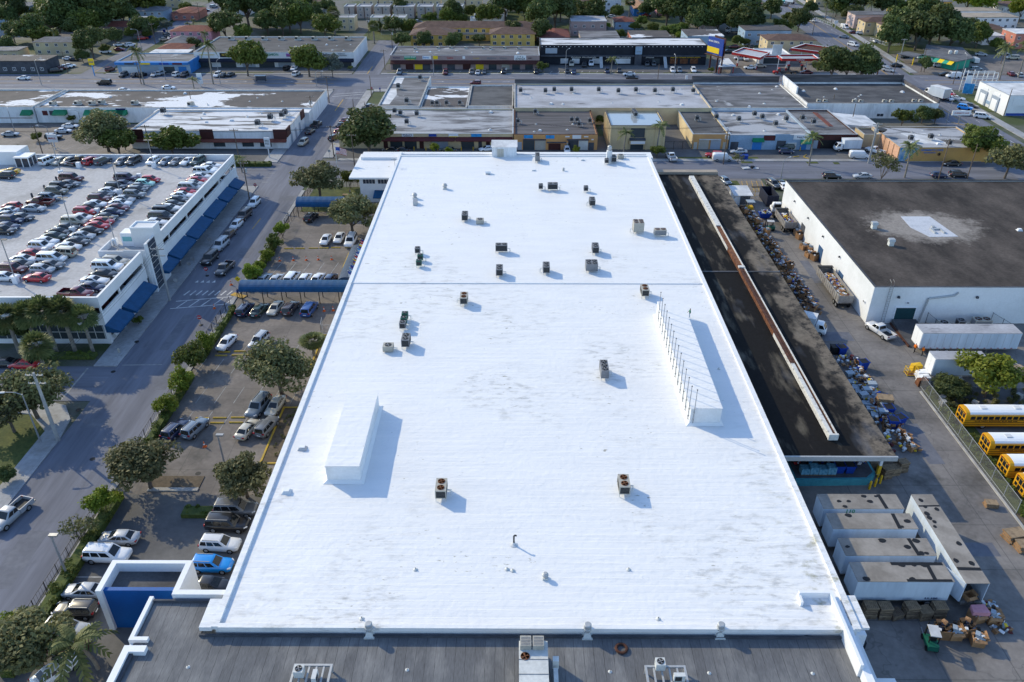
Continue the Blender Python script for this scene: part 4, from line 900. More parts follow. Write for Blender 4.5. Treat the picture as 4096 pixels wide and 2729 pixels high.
# left mall
m2 = block('mall_building','white mall with green awnings and a stained dark roof with wet glare painted on',-147.3,-62.3,244.5,266.2,4.6,'white_dirty','rf_wet_glare');
for u,w_ in ((-139.5,4),(-126,12),(-120.5,3)): awn(m2,u-w_/2,u+w_/2,244.5,3.9,2.9,2,'green')
for u,mt in ((-144.5,'maroon'),(-142.3,'slate'),(-135,'sign_white'),(-132.2,'sign_white')): panel(m2,'S',u,2.2,1.6,1.4,mt,'sign_panel',.06)
panel(m2,'S',-121,3.6,3,.7,'ink_navy')
m1 = block('mall_building','white end block of the mall with a corner awning',-178,-147.6,244.0,265.4,4.9,'white_dirty','rf_wet_glare'); awn(m1,-151,-147.8,244,4,3,2,'green'); panel(m1,'S',-156,2,1.8,1.4,'sign_white','sign_panel',.06)
for u in (-152,-158): panel(m1,'S',u,1.4,7,.2,'maroon','stripe',.04)
MB().box(-109.3,-62.4,240.2,244.48,-.05,4.3).build('link','white_dirty',m2)
m3 = block('mall_building','mall wing with a white streaked roof and red tile eave',-107.6,-63.9,218.9,240.1,5.0,'white_dirty','rf_streak',par=.3)
awn(m3,-107.4,-64,218.9,2.9,2.3,1.3,'rf_red','tiled_eave',.15)
for u in (-101,-92,-83,-75,-70): panel(m3,'S',u,.6,3.2,1.5,'shop_glass','shop_window',.06)
for u in (-105.5,-86,-65.6): panel(m3,'S',u,2.9,3.6,2.6,'brownred','fascia',.35)
for y,z in ((238,5.6),(221,5.6)): panel(m3,'E',y,3.2,4,z-3.2,'brownred','fascia',.3)
for y in (224,229,234): panel(m3,'E',y,0,1.6,3,'shutter','door',.06)
# ------------------------------------------------------------ north side of the avenue
n1 = block('store_building','low store with bright blue fascia across the avenue',-150.5,-123,304+6,325,4.4,'ltblue','rf_grey',coping=None); panel(n1,'S',-136.8,3.4,27.6,.9,'brightblue','fascia',1.6); panel(n1,'E',316,0,12,4.2,'brightblue','side_wall',.15)
doors(n1,[(-146,6,2.4,'white','shutter'),(-138,6,2.4,'shutter','shutter'),(-131,4,2.4,'shop_glass','shop_window'),(-126,3,2.4,'brightblue','shop_window')]);
for k,u in enumerate((-145,-139,-132,-127)): panel(n1,'S',u,3.5,3.6,.6,('slate','sign_yellow','sign_blue','maroon')[k],'sign_panel',1.72)
n2 = block('store_building','long white fashion store with dark blue awning strip',-124.8,-62.8,320.5,352,5.6,'white','rf_dark')
awn(n2,-124.6,-63,320.5,3.3,2.6,1.6,'navy','awning',.5)
for u,w_,mt in ((-121,5,'shop_glass'),(-112,6,'shop_glass'),(-104,5,'shutter'),(-97,6,'shop_glass'),(-90,5,'shutter'),(-83,6,'shop_glass'),(-75,5,'shop_glass'),(-67,6,'shop_glass')): panel(n2,'S',u,0,w_,2.3,mt,'shop_window',.06)
lettering(n2,'ORIGINAL',-101,4.7,1.25,'ink_black',6.6); lettering(n2,'FASHION',-94.6,4.7,1.25,'sign_green',5.2); lettering(n2,'bijoux',-72.3,4.7,1.5,'ink_black',4.8); lettering(n2,'FASHION\nACCESSORIES',-67.5,4.7,.6,'ink_grey',4)
panel(n2,'S',-112.2,3.7,5,1.6,'ink_black'); lettering(n2,'NT',-113,4.6,1.1,'ink_gold',1.8); lettering(n2,'LUXURY WORLD JEWELRY',-119.7,4.6,.55,'ink_gold',6); panel(n2,'S',-87,3.9,4,1.2,'sign_purple'); lettering(n2,'COFFEE BREAK',-87,4.4,.45,'red_paint',3.4)
n3 = block('store_building','pinkish strip of small shops with maroon tiled awning',-48.2,9.0,317,334,5.2,'brownpink','rf_grey',coping='galv')
awn(n3,-48.2,9,317,3.4,2.5,1.5,'brownred','awning',.3)
for u,mt in ((-46,'shop_glass'),(-41,'brownred'),(-37.5,'sign_yellow'),(-34.5,'slate'),(-30,'shop_glass'),(-25,'slate'),(-19,'brownred'),(-14,'sign_yellow'),(-9,'shop_glass'),(-4,'ac_beige'),(0,'shop_glass'),(5,'shop_glass')): panel(n3,'S',u,0,3,2.2,mt,'shop_front',.06)
for s,u,z,sz,mt,wd in (('Positive',-45.7,4.3,.7,'ink_navy',2.6),('Cuenca',-25.3,4.3,.8,'red_paint',2.4),('elutions',-9.4,4.25,1,'ink_grey',3.6),('shoes',-4.9,4.3,1,'ink_grey',2.8),('580',5.3,4.2,.5,'ink_black',1.3),('SOL CARIBE',-15.3,4.2,.45,'ink_gold',2.4)): lettering(n3,s,u,z,sz,mt,wd)
panel(n3,'S',-40.6,3.7,4.6,1.3,'sign_green'); lettering(n3,'PAWN SHOP',-40.6,4.6,.75,'sign_white',4.3); lettering(n3,'CASA FARN',-40.6,3.7,.5,'sign_yellow',3); panel(n3,'S',-34.2,3.8,3.3,1.2,'sign_white'); lettering(n3,'Berto',-34.5,4.4,.9,'brightblue',2.3)
panel(n3,'S',-31,3.8,2,1.2,'sign_yellow'); panel(n3,'S',-20,3.9,1,1,'sign_white','round_sign'); panel(n3,'S',1.6,3.5,4.6,1.7,'sign_white'); lettering(n3,'ZARGA',1.6,3.95,.95,'ink_black',3.9); lettering(n3,'v Y v',1.6,4.7,.7,'ink_black',2.4)
n4 = block('store_building','two storey black store with a white striped roof',9.4,74.6,325.2,340,7.4,'black_wall','rf_streak',par=.15,coping='slate')
panel(n4,'S',28.5,3.2,37.8,.5,'slate','ledge',.9); panel(n4,'S',62,3.2,25,.5,'slate','ledge',.9); panel(n4,'S',47.8,0,2.6,7.2,'slate','pylon',1.2); panel(n4,'S',47.8,4.2,2.6,2.9,'ltblue','sign_panel',1.25); lettering(n4,'STORE',47.8,5.2,.6,'ink_grey',1.8,1.28)
panel(n4,'S',13.8,4.3,4.6,2.0,'shutter','window',.08)
for u in (19,23.5,31.5,40.5,43.5): panel(n4,'S',u,.5,3,1.9,'rf_white','poster',.08)
for u in (55,62,66,70): panel(n4,'S',u,.5,3,1.9,'shop_glass' if u < 60 else 'rust','shop_window',.08)
for s,u,mt,wd in (('MARIA MORENA',26.5,'sign_white',9.8),('MARIA MORENA',40.2,'sign_white',9.8),('SKILLUS',52.5,'sign_white',3.2),('RUTH LINEN UNIFORMS',66.5,'sign_yellow',11.6)): lettering(n4,s,u,2.9,.8,mt,wd,.12)
for u in (33.2,58.2):
    mb = MB(); mb.add([(u-.6,324.2,3.3),(u+.6,324.2,3.3),(u+.6,319.5,0),(u-.6,319.5,0),(u-.6,324.2,3.0),(u+.6,324.2,3.0),(u+.6,319.8,0),(u-.6,319.8,0)],[(0,1,2,3),(4,7,6,5),(0,3,7,4),(1,5,6,2),(3,2,6,7),(0,4,5,1)]); mb.build('outside_stair','galv',n4)
for k in range(40):
    if not 36 < 10+k*1.6 < 37.5: MB().box(10+k*1.6,10.25+k*1.6,325.0,325.19,6.75,7.0).build('roof_lamp','sign_white',n4)
# petrol station
def canopy(label,pts,z,posts,col='red_paint',top='rust_dark',th_=.9):
    cx = sum(p[0] for p in pts)/4; cy = sum(p[1] for p in pts)/4
    t = thing('station_canopy',label,'canopy',(cx,cy,0)); inn = [(cx+(x-cx)*.95,cy+(y-cy)*.95) for x,y in pts]
    MB().poly(inn,z+.25,z+.4).build('deck',top,t)
    for k in range(4):
        a,b,c,d = pts[k],pts[(k+1) % 4],inn[(k+1) % 4],inn[k]; mb = MB(); mb.poly([a,b,c,d],z,z+th_); f = mb.build('fascia',col,t)
        mb = MB(); mb.poly([a,b,c,d],z+th_+.003,z+th_+.12); sub(mb.build('fascia_cap','trim_white',f),f)
    for x,y in posts:
        q = MB().box(x-.2,x+.2,y-.2,y+.2,1.2,z+.25).build('post','white',t); MB().box(x-.22,x+.22,y-.22,y+.22,0,1.2).build('post_base','red_paint',q)
    return t
s1 = canopy('red edged pump canopy nearest the avenue with a pale deck',[(100,311.4),(114,311.4),(114,318.6),(100,318.6)],4.4,((103.3,315),(110.7,315)),top='rf_ltgrey'); text('U-Pump',.7,(107,311.35,4.85),'sign_white',s1,wid=3,bold=True)
s2 = canopy('large red edged canopy with a rusty deck on the right',[(109,330.8),(121.2,321.2),(129,328.9),(117.3,339.6)],4.4,((113,329),(121,325),(119,334)))
s3 = canopy('red edged car wash canopy left of the pump canopy',[(83.8,322.8),(92.3,313.3),(98.5,322.8),(90.5,332)],4.4,((86.6,323),(92.6,317.6)),top='rf_ltgrey'); text('CAR WASH',.7,(95.6,318.1,4.85),'sign_white',s3,rad(57),wid=5,bold=True); text('U-Pump',.7,(87.7,317.9,4.85),'red_paint',s3,rad(-48),wid=3)
ps = block('station_store','white petrol station shop between red canopies',96,108,326,338,3.8,'white','rf_white'); panel(ps,'S',102,.3,9,2.2,'shop_glass','shop_window',.06); panel(ps,'S',102,2.8,12,.5,'red_paint','stripe',.08)
wc = thing('wash_shelter','white flat shelter on red posts under the billboard','shelter',(79.5,315,0)); MB().poly([(75.8,308.9),(82.6,309.8),(83,323.5),(80,322.5)],2.7,2.95).build('roof','rf_white',wc)
for x,y in ((76.5,309.8),(82,310.5),(82.4,322)): MB().box(x-.12,x+.12,y-.12,y+.12,0,2.7).build('post','red_paint',wc)
bb = thing('billboard','tall double billboard with a blue and yellow poster','billboard',(75.5,311.5,0))
MB().add([(72.6,316.5,6.5),(76.6,309,6.5),(76.6,309,12.4),(72.6,316.5,12.4),(72.9,316.7,6.5),(76.9,309.2,6.5),(76.9,309.2,12.4),(72.9,316.7,12.4)],[(0,1,2,3),(4,7,6,5),(0,4,5,1),(3,2,6,7),(0,3,7,4),(1,5,6,2)]).build('poster_board','sign_blue',bb)
MB().add([(72.54,316.45,7),(75.7,310.5,7),(75.7,310.5,9),(72.54,316.45,9)],[(0,1,2,3)]).build('poster_stripe','sign_yellow',bb)
MB().add([(75.2,317.5,6.5),(77.6,310,6.5),(77.6,310,12.6),(75.2,317.5,12.6),(75.5,317.6,6.5),(77.9,310.1,6.5),(77.9,310.1,12.6),(75.5,317.6,12.6)],[(0,1,2,3),(4,7,6,5),(0,4,5,1),(3,2,6,7),(0,3,7,4),(1,5,6,2)]).build('back_board','brownred',bb)
text('GRAN OFERTA',.9,(74.1,313.45,11),'sign_white',bb,rad(-62),wid=6,bold=True)
for x,y in ((74.2,316),(76,312),(77.3,310.2)): MB().box(x-.25,x+.25,y-.25,y+.25,0,6.6).build('post','brownred',bb)
MB().add([(71.6,316,6.3),(75.6,308.5,6.3),(76.6,309,6.3),(72.6,316.5,6.3),(71.6,316,6.1),(75.6,308.5,6.1),(76.6,309,6.1),(72.6,316.5,6.1)],[(0,1,2,3),(4,7,6,5),(0,4,5,1),(3,2,6,7),(0,3,7,4),(1,5,6,2)]).build('catwalk','rust_dark',bb)
ws = thing('blank_sign','blank white sign board on a thin pole at the petrol station','sign',(98.1,309,0)); MB().tube((98.1,309,0),(98.1,309,9.5),.12,.1).build('pole','white_pole',ws); MB().box(95,98.6,308.8,309.0,7,10.8).build('board','rf_white',ws)
us = thing('price_sign','tall white pylon sign with a blue and red emblem','sign',(129.5,318,0)); MB().box(128.2,130.6,317.8,318.2,0,6.4).build('board','sign_white',us); text('*',3,(129.4,317.75,4.2),'ink_navy',us); MB().box(129.3,130.2,317.7,317.798,1.2,2).build('emblem','red_paint',us)
for x,lab in ((104.6,'left petrol pump under the pale-decked canopy'),(109.6,'right petrol pump under the pale-decked canopy')):
    t = thing('fuel_pump',lab,'pump',(x,316.2,0),'petrol pumps'); MB().box(x-.4,x+.4,315.9,316.5,.15,1.7).build('body','slate',t); MB().box(x-.42,x+.42,315.88,316.52,1.7,2.1).build('head','red_paint',t)
gs = thing('grocery','corner grocery with green and yellow striped awnings','shop',(169,328,0)); fp = [(161.5,327.8),(168,316.2),(176.3,321.6),(181,340),(170,345)]
MB().poly(fp,-.05,3.4).build('wall','teal_awning',gs); cxg,cyg = 171,331; MB().poly([(cxg+(x-cxg)*1.1,cyg+(y-cyg)*1.1) for x,y in fp],3.4,3.75).build('roof','rf_shingle',gs)
for k,(x,y) in enumerate(((163.3,323),(164.3,321.2),(165.3,319.4),(166.3,317.6))):
    MB().add([(x,y,3.3),(x+1,y-1.8,3.3),(x-.4,y-2.6,2.2),(x-1.4,y-.8,2.2)],[(0,1,2,3)]).build('awning','sign_yellow' if k % 2 else 'teal_awning',gs)
MB().poly([(151.5,331),(156,324.5),(161,329),(157.5,335)],3.0,3.3).build('porch_roof','rf_shingle',gs)
for x,y in ((152,331),(156,325.2)): MB().box(x-.15,x+.15,y-.15,y+.15,0,3).build('porch_post','sign_yellow',gs)
for x in (171,173.3): MB().lathe(x,328,[(.6,3.75),(.7,4.6),(.5,5)],12).build('roof_tank','ac_white',gs)
wf = thing('steel_frame','white open steel frame of an unfinished sign on the corner','frame',(160,283,0)); wf['local'] = 1
for x in (-5,-1.5,2,5.5):
    for y in (-1.2,1.2): MB().box(x-.12,x+.12,y-.12,y+.12,0,7.2-.1*x).build('upright','white_pole',wf)
for z in (2.4,4.8,6.7):
    for y in (-1.2,1.2): MB().box(-5,5.5,y-.1,y+.1,z,z+.2).build('beam','white_pole',wf)
MB().box(-5.2,-3.2,-1.35,-1.32,3,6).build('panel','sign_white',wf)
# ------------------------------------------------------------ houses and flats to the north
def house(name,label,x0,x1,y0,y1,h,wall,roof,kind='hip',rh=1.5,over=.5,group=None,wins=True,ax=None,cat=None):
    th = thing(name,label,cat or ('apartment block' if h > 5 else 'house'),((x0+x1)/2,(y0+y1)/2,0),group)
    MB().box(x0,x1,y0,y1,-.05,h-.003).build('wall',wall,th); o = over; a0,a1,b0,b1 = x0-o,x1+o,y0-o,y1+o
    ax = ax or ('x' if x1-x0 >= y1-y0 else 'y'); mb = MB()
    if kind == 'flat': mb.box(x0-.2,x1+.2,y0-.2,y1+.2,h,h+.25)
    else:
        if ax == 'x': e = (b1-b0)/2 if kind == 'hip' else 0; r0,r1 = (a0+e,(b0+b1)/2),(a1-e,(b0+b1)/2)
        else: e = (a1-a0)/2 if kind == 'hip' else 0; r0,r1 = ((a0+a1)/2,b0+e),((a0+a1)/2,b1-e)
        vs = [(a0,b0,h),(a1,b0,h),(a1,b1,h),(a0,b1,h),(*r0,h+rh),(*r1,h+rh)]
        mb.add(vs,[(0,1,5,4),(2,3,4,5),(3,0,4),(1,2,5),(0,3,2,1)] if ax == 'x' else [(0,1,4),(1,2,5,4),(2,3,5),(3,0,4,5),(0,3,2,1)])
        if kind == 'gable':
            MB().add([(x0,y0,h),(x1,y0,h),((x0+x1)/2,y0,h+rh*.92),(x0,y0+.2,h),(x1,y0+.2,h),((x0+x1)/2,y0+.2,h+rh*.92)] if ax == 'y' else [(x0,y0,h),(x0,y1,h),(x0,(y0+y1)/2,h+rh*.92),(x0+.2,y0,h),(x0+.2,y1,h),(x0+.2,(y0+y1)/2,h+rh*.92)],[(0,1,2),(3,5,4),(0,3,4,1),(1,4,5,2),(2,5,3,0)]).build('gable',wall,th)
    mb.build('roof',roof,th); BB[th.name] = (x0,x1,y0,y1,h)
    if wins:
        for s in range(1 if h < 4.7 else 2):
            z = .9+s*2.75 if h < 6.6 else 1.0+s*3
            n = max(1,int((x1-x0)/3.4))
            for k in range(n): win(th,'S',x0+(k+.5)*(x1-x0)/n,z,1.3,1.2,panes=2)
            n = max(1,int((y1-y0)/4.5))
            for k in range(n): win(th,'W',y0+(k+.5)*(y1-y0)/n,z,1.2,1.2,panes=2)
    return th
HS = [
 ('apartment_building','tan two storey flats with a grey hip roof, upper left',-198,-179,341,348.5,5.3,'cream','rf_shingle','hip'),
 ('house','small flat-roofed tan house at the left border',-222,-201,334,342,3.2,'cream','rf_grey','flat'),
 ('apartment_building','pale blue two storey flats with a grey hip roof beside the red house',-191,-173.5,417,429,5.5,'ltblue','rf_shingle','hip'),
 ('apartment_building','pink two storey flats with a maroon hip roof',-150.5,-132.8,365,376.5,5.4,'pink','rf_red','hip'),
 ('house','flat-roofed house behind the tan flats with a shining wet roof',-200,-180.5,362,372,3.4,'cream','rf_wet_glare','flat'),
 ('house','brown hip-roofed house left of the red gabled house',-192,-180,373.5,384,3.4,'cream','rf_tile','hip'),
 ('house','red house with a grey gabled roof under the big trees',-187,-174,386,398,3.6,'brownpink','rf_red','gable'),
 ('house','house with a bright white gabled roof left of the street',-182,-173,400,409,3.6,'white','rf_white','gable'),
 ('house','orange-red tiled house right of the pale blue flats',-172,-160,424,440,3.6,'salmon','rf_red','hip'),
 ('house','dark hip-roofed house in front of the pink flats',-147,-138,349,362,3.6,'taupe','rf_shingle','hip'),
 ('house','low red-roofed house behind the blue fascia store',-146,-134,338,347,3.3,'taupe','rf_red','hip'),
 ('shed','white-roofed shed behind the blue fascia store',-146,-131,329.5,336.5,3.2,'slate','rf_white','flat'),
 ('apartment_building','large white two storey flats in the top left corner',-264,-243,418,438,6.6,'ltblue','rf_shingle','hip'),
 ('house','white two storey house at the top edge, left of the brick house',-243,-230,452,464,6,'white','rf_shingle','hip'),
 ('house','brick-red house with white posts at the top edge left',-228,-208,456,468,4,'brownpink','rf_red','hip'),
 ('shop_row','grey flat shops at the far left of the avenue',-230,-177.5,309.9,320,4.3,'slate','rf_wet_glare','flat'),
 ('apartment_building','grey flat-roofed building half hidden by trees, top left of centre',-126,-106,424,440,4,'taupe','rf_grey','flat'),
 ('apartment_building','pinkish two storey flats behind the black store',25,41,384,398,6.3,'brownpink','rf_ltgrey','flat'),
 ('house','dark red hip-roofed house behind the black store, left end',11,23,363,382,3.4,'salmon','rf_red','hip'),
 ('house','low house with a grey flat roof and red tiled edge, behind black store',28,44.5,360.5,376,3.5,'taupe','rf_grey','flat'),
 ('house','low flat house with white roof patch, behind black store middle',50,67,361.5,377,3.5,'salmon','rf_wet_glare','flat'),
 ('apartment_building','grey-blue two storey flats behind the black store, right end',72,87,352,367,5.8,'ltblue','rf_wet_glare','flat'),
 ('house','blue cottage with an orange gabled roof near the top edge',60.5,69,438,458,3.6,'brightblue','rf_orange','gable'),
 ('house','house with a red hip roof and grey porch, centre right',47,56,401,412,3.4,'ltblue','rf_red','hip'),
 ('house','pink flat-roofed house under the big dark tree',73,82,440,452,4.2,'pink','rf_grey','flat'),
 ('apartment_building','cream two storey flats with a red roof at the top edge',108.5,125.5,437,449,6.3,'cream','rf_red','hip'),
 ('house','house with a red hip roof left of the cream top flats',95,106,436,449,4.3,'cream','rf_red','hip'),
 ('house','white flat-roofed store house beside a parked white van',87,94,391,410,3.8,'palepink','rf_white','flat'),
 ('apartment_building','pale blue box of flats behind the petrol station',99,119,364,376,6,'ltblue','rf_wet_glare','flat'),
 ('apartment_building','tan hip-roofed flats at the top edge, left of a white block',20,30,447,463,5.5,'palepink','rf_tile','hip'),
 ('apartment_building','tan hip-roofed flats at the top edge, touching a white block',31.5,42,444,462,5.5,'palepink','rf_tile','hip'),
 ('apartment_building','tall white block at the top edge with a carport drive',46,54.5,445,460,7.5,'white','rf_grey','flat'),
 ('motel','cream motel with a brown roof behind the petrol station',104,124,346,358,5.4,'cream','rf_tile','hip'),
 ('apartment_building','pale pink two storey flats with a flat roof across the highway',161,179.5,404,414,6,'palepink','rf_grey','flat'),
 ('apartment_building','cream flats with outside stairs and brown hip roof, rear wing',160,182,388,397,5.6,'cream','rf_tile','hip'),
 ('apartment_building','cream flats with brown hip roof, front wing beside a lawn',164.5,176,371,387,5.6,'cream','rf_tile','hip'),
 ('apartment_building','long white flats with dark eave band, farther of two',211,238,419,429,5.4,'white','rf_tan','flat'),
 ('apartment_building','long white flats with dark eave band, nearer of two',209.5,237,401,413,5.4,'white','rf_tan','flat'),
 ('apartment_building','salmon two storey flats with a leaning palm, right border',212,240,357,368,6,'salmon','rf_white','flat'),
 ('house','low white-roofed house left of the salmon flats',203,212,365,379,3.6,'white','rf_white','flat'),
 ('house','brown tiled low house in front of the long white flats',208,222,382,392,3.6,'cream','rf_tile','hip'),
 ('apartment_building','yellow two storey flats at the top right edge',196,224,441,452,6.4,'yellow','rf_grey','flat'),
 ('house','orange-roofed low house in front of the yellow top flats',207,224,431,438,3.6,'salmon','rf_orange','hip'),
 ('apartment_building','cream flats at the top edge beside the highway',164,180,470,486,6,'cream','rf_tile','hip'),
 ('apartment_building','white flats in the top right corner',246,270,430,445,6,'white','rf_tile','hip'),
 ('house','tan house at the right border behind the long flats',242,262,392,402,5.6,'cream','rf_tile','hip'),
 ('house','reddish cottage in the upper left block behind trees',-236,-222,392,404,3.6,'brownpink','rf_red','hip'),
 ('house','grey house under trees at the left border',-250,-236,378,390,3.6,'white','rf_white','gable'),
 ('house','white flat house beside the residential street top',-150,-138,440,452,4,'white','rf_grey','flat'),
 ('apartment_building','cream two storey flats at top edge beside residential street',-196,-180,462,474,6,'cream','rf_grey','flat'),
 ('house','tan house in trees above the courtyard flats',-118,-104,452,466,4,'cream','rf_tile','hip'),
]
for n_,lab,x0,x1,y0,y1,h,wm_,rf,kd in HS: house(n_,lab,x0,x1,y0,y1,h,wm_,rf,kd)
# yellow flats: a long rear wing and two front wings
ya = thing('apartment_building','yellow two storey flats with brown hip roofs behind the pink shops','apartment block',(-18,372,0))
def hipw(x0,x1,y0,y1,h,rh):
    MB().box(x0,x1,y0,y1,-.05,h-.003).build('wall','yellow',ya); o = .6; a0,a1,b0,b1 = x0-o,x1+o,y0-o,y1+o; e = min(b1-b0,a1-a0)/2
    vs = [(a0,b0,h),(a1,b0,h),(a1,b1,h),(a0,b1,h),(a0+e,(b0+b1)/2,h+rh),(a1-e,(b0+b1)/2,h+rh)]
    MB().add(vs,[(0,1,5,4),(2,3,4,5),(3,0,4),(1,2,5),(0,3,2,1)]).build('roof','rf_tile',ya); BB[ya.name] = (x0,x1,y0,y1,h)
    for z in (.9,3.6):
        for k in range(int((x1-x0)/3.6)): win(ya,'S',x0+1.8+k*3.6,z,1.5,1.3)
hipw(-45,9,373,383,5.5,2); hipw(-45,-26.5,357.5,371,5.3,1.9); hipw(-11,8,359.5,371,5.3,1.9)
MB().box(-26,-11.5,372.8,372.99,2.6,3.5).build('balcony','taupe',ya)
# stucco courtyard flats, two rows of separate blocks
for row,(yy,hh,mt,spec) in enumerate(((397,5.8,'stucco',((-92,-76),(-68.5,-60),(-58.7,-52))),(430.5,5.6,'taupe',((-87,-82),(-80.5,-73.5),(-71.6,-64),(-62,-51.7),(-50,-42.3),(-40.3,-27))),(452,6,'stucco',((-82,-64),(-60,-40),(-36,-18),(-14,4))))):
    for i,(x0,x1) in enumerate(spec):
        th = block('apartment_building',['sunlit cream courtyard flats, %s from the left in front row','taupe courtyard flats, %s from the left in middle row','cream courtyard flats at top edge, %s from the left'][row] % ORD[i],x0,x1,yy,yy+9,hh,mt,'rf_ltgrey',coping='galv',group='courtyard flats',cat='apartment block')
        for z in (.9,3.6):
            n = max(1,int((x1-x0)/3.2))
            for k in range(n): win(th,'S',x0+(k+.5)*(x1-x0)/n,z,1.0,1.3)
        panel(th,'S',x0+(x1-x0)*.52,0,.35,hh-.3,'rust_dark','drain_strip',.12)
for k in range(5): block('store_building','white stepped roof terrace house, %s of five stepping away' % ORD[k],-22+k*1.5,-7+k*.6,405+k*8,411+k*8,4.2,'white_dirty','rf_white',group='stepped terrace',cat='house')
# machinery on the other roofs
def many(k,group,lab,spots,z,sc=1.0,rz=0):
    for i,(x,y) in enumerate(spots): ac(k,x,y,z,lab % (ORD[i] if i < len(ORD) else 'last') if '%s' in lab else lab,group,rz,sc)
many('pack','units on the fashion store roof','roof unit on the fashion store, %s from the left in the rear row',[(-118+k*6.9,346.5) for k in range(8)],5.26)
many('pack','front units on the fashion store roof','roof unit near the front edge of the fashion store, %s from left',[(-99.5,323.5),(-86,326)],5.26)
many('one','units on the pale roof','condenser unit on the wide pale roof, %s from the left',[(1.5,262),(9.5,261.5),(12.4,263),(18,263),(26.8,263),(33,261.5),(38.8,262.8),(44.8,261.8),(50.8,263),(57.2,262)],4.65,1.25)
many('pack','units on the corner store roof','paired condenser on the white corner store, %s from the left',[(95.5,254.5),(97.5,254.5),(106.5,254),(108.6,254),(116,254),(118.2,254),(125.5,254.5),(127.6,254.5)],4.1,.55)
many('pack','units on the pink shop roof','small roof unit on the pink shops, %s from the left',[(-40,330),(-31,331.5),(-26,332),(-20,331),(-13,331),(-10,330),(-4.5,331.5),(1,331)],4.87,.55)
many('one','units on the orange shop roof','condenser unit on the orange shop row, %s from the left',[(.6,230),(5.8,240),(16.2,231.5),(17.8,231.5),(18,227),(21.4,230.5)],3.97,1.1)
many('one','units on the cream shop roof','condenser unit on the cream shop row, %s from the left',[(-46,242),(-36.5,240.5),(-34.5,238.5),(-29.5,237.5),(-31.5,229)],3.87,1.2)
many('one','units on the flooded office roof','condenser in the flooded office roof, %s from the back',[(34,231.5),(34.1,229.9),(34.2,228.3)],6.34,1.1)
many('one','units on the blue shop roof','condenser unit on the blue shop row, %s from the left',[(53,233.5),(59,235),(65,232.5),(71,238),(72.5,235),(74.5,228),(79,233),(84,234),(86,230)],3.8,1.2)
many('one','units on the cafe roof','condenser unit on the cafe roof, %s from the left',[(107.5,214.5),(113.5,215.8),(116,210.4)],3.72,1.2)
many('one','units on the felt-roofed corner store','condenser on the narrow corner store, %s from the front',[(-34,250.5),(-39,269),(-33,281)],4.27,1.3)
many('one','units on the streaked store roof','condenser on the white-streaked store roof, %s from the left',[(-26,250),(-24.6,250.2),(-21.6,250.2),(-17.5,250.5)],3.87,1.1)
many('pack','units on the dark mall roof','dusty package unit on the dark mall roof, %s from the left',[(-143.5,248.5),(-136,249),(-131.5,249),(-129,250),(-118.5,249.5),(-100.5,248)],4.27,.85)
many('one','units on the streaked mall roof','condenser on the white-streaked mall wing, %s from the left',[(-104.5,236.5),(-73,224),(-71,230),(-68,235),(-68.3,232.5)],4.72,1.4)
rv = random.Random(4)
for nm,x0,x1,y0,y1,z,n in (('wide pale roof',1,58,246,271,4.65,9),('dark felt roof of the corner store',93,130,253,276,4.1,7),('cream shop row roof',-48,-3,222,243,3.85,9),('orange shop row roof',1,21,221,242,3.95,6),('blue shop row roof',60,81,222,242,3.75,7),('fashion store roof',-122,-65,324,343,5.25,12),('pink shops roof',-46,7,321,329,4.85,8),('cafe roof',104,125,211,226,3.7,6),('dark mall roof',-144,-66,247,264,4.25,9),('streaked mall roof',-104,-67,222,238,4.7,7),('grey store roof',61,88,248,276,3.95,6)):
    for k in range(n): dup(AC['dome' if k % 3 == 0 else 'cap'],(rv.uniform(x0,x1),rv.uniform(y0,y1),z),rv.uniform(0,6),'small vent standing on the '+nm,'small vents on the '+nm,rv.uniform(.8,1.3))

# ------------------------------------------------------------ vehicles: each kind built once, nose along +X
COL = dict(white=(.72,.73,.75),silver=(.4,.42,.45),grey=(.13,.135,.145),darkgrey=(.05,.053,.06),black=(.012,.012,.015),red=(.42,.015,.02),maroon=(.13,.012,.022),darkred=(.1,.012,.014),navy=(.012,.02,.065),
  blue=(.02,.075,.26),brightblue=(.005,.24,.7),beige=(.42,.38,.3),mint=(.36,.66,.57),yellow=(.8,.48,.01),olive=(.13,.12,.09),bluegrey=(.13,.17,.22),brown=(.06,.042,.04),green=(.02,.045,.035),gold=(.5,.46,.38),purple=(.06,.03,.06))
CN = dict(darkgrey='dark grey',darkred='dark red',brightblue='bright blue',mint='mint green',olive='olive grey',bluegrey='blue grey',gold='pale gold',purple='dark purple',green='dark green')
def ring(x,zb,zt,w_):
    zm = zb+(zt-zb)*.5
    h = [(.82*w_,zb),(w_*.97,zb+.1),(w_,zm),(w_*.97,zt-.1),(w_*.86,zt-.01),(w_*.4,zt+.025)]
    return [(x,y,z) for y,z in h]+[(x,-y,z) for y,z in reversed(h)]
def ghouse(x0,x1,r0,r1,zb,zr,wb,wr):
    def rg(a,b,w_,z,c):
        return [(a,w_-c,z),(a+c,w_,z),((a+b)/2,w_+.005,z),(b-c,w_,z),(b,w_-c,z),(b+.0,0,z),(b,-w_+c,z),(b-c,-w_,z),((a+b)/2,-w_-.005,z),(a+c,-w_,z),(a,-w_+c,z),(a,0,z)]
    return [rg(x0,x1,wb,zb,.1),rg(r0-(r0-x0)*.06,r1+(x1-r1)*.06,wr+(wb-wr)*.06,zr-.05,.1),rg(r0+.1,r1-.12,wr-.1,zr,.12)]
def lerp(a,b,t): return tuple(p+(q-p)*t for p,q in zip(a,b))
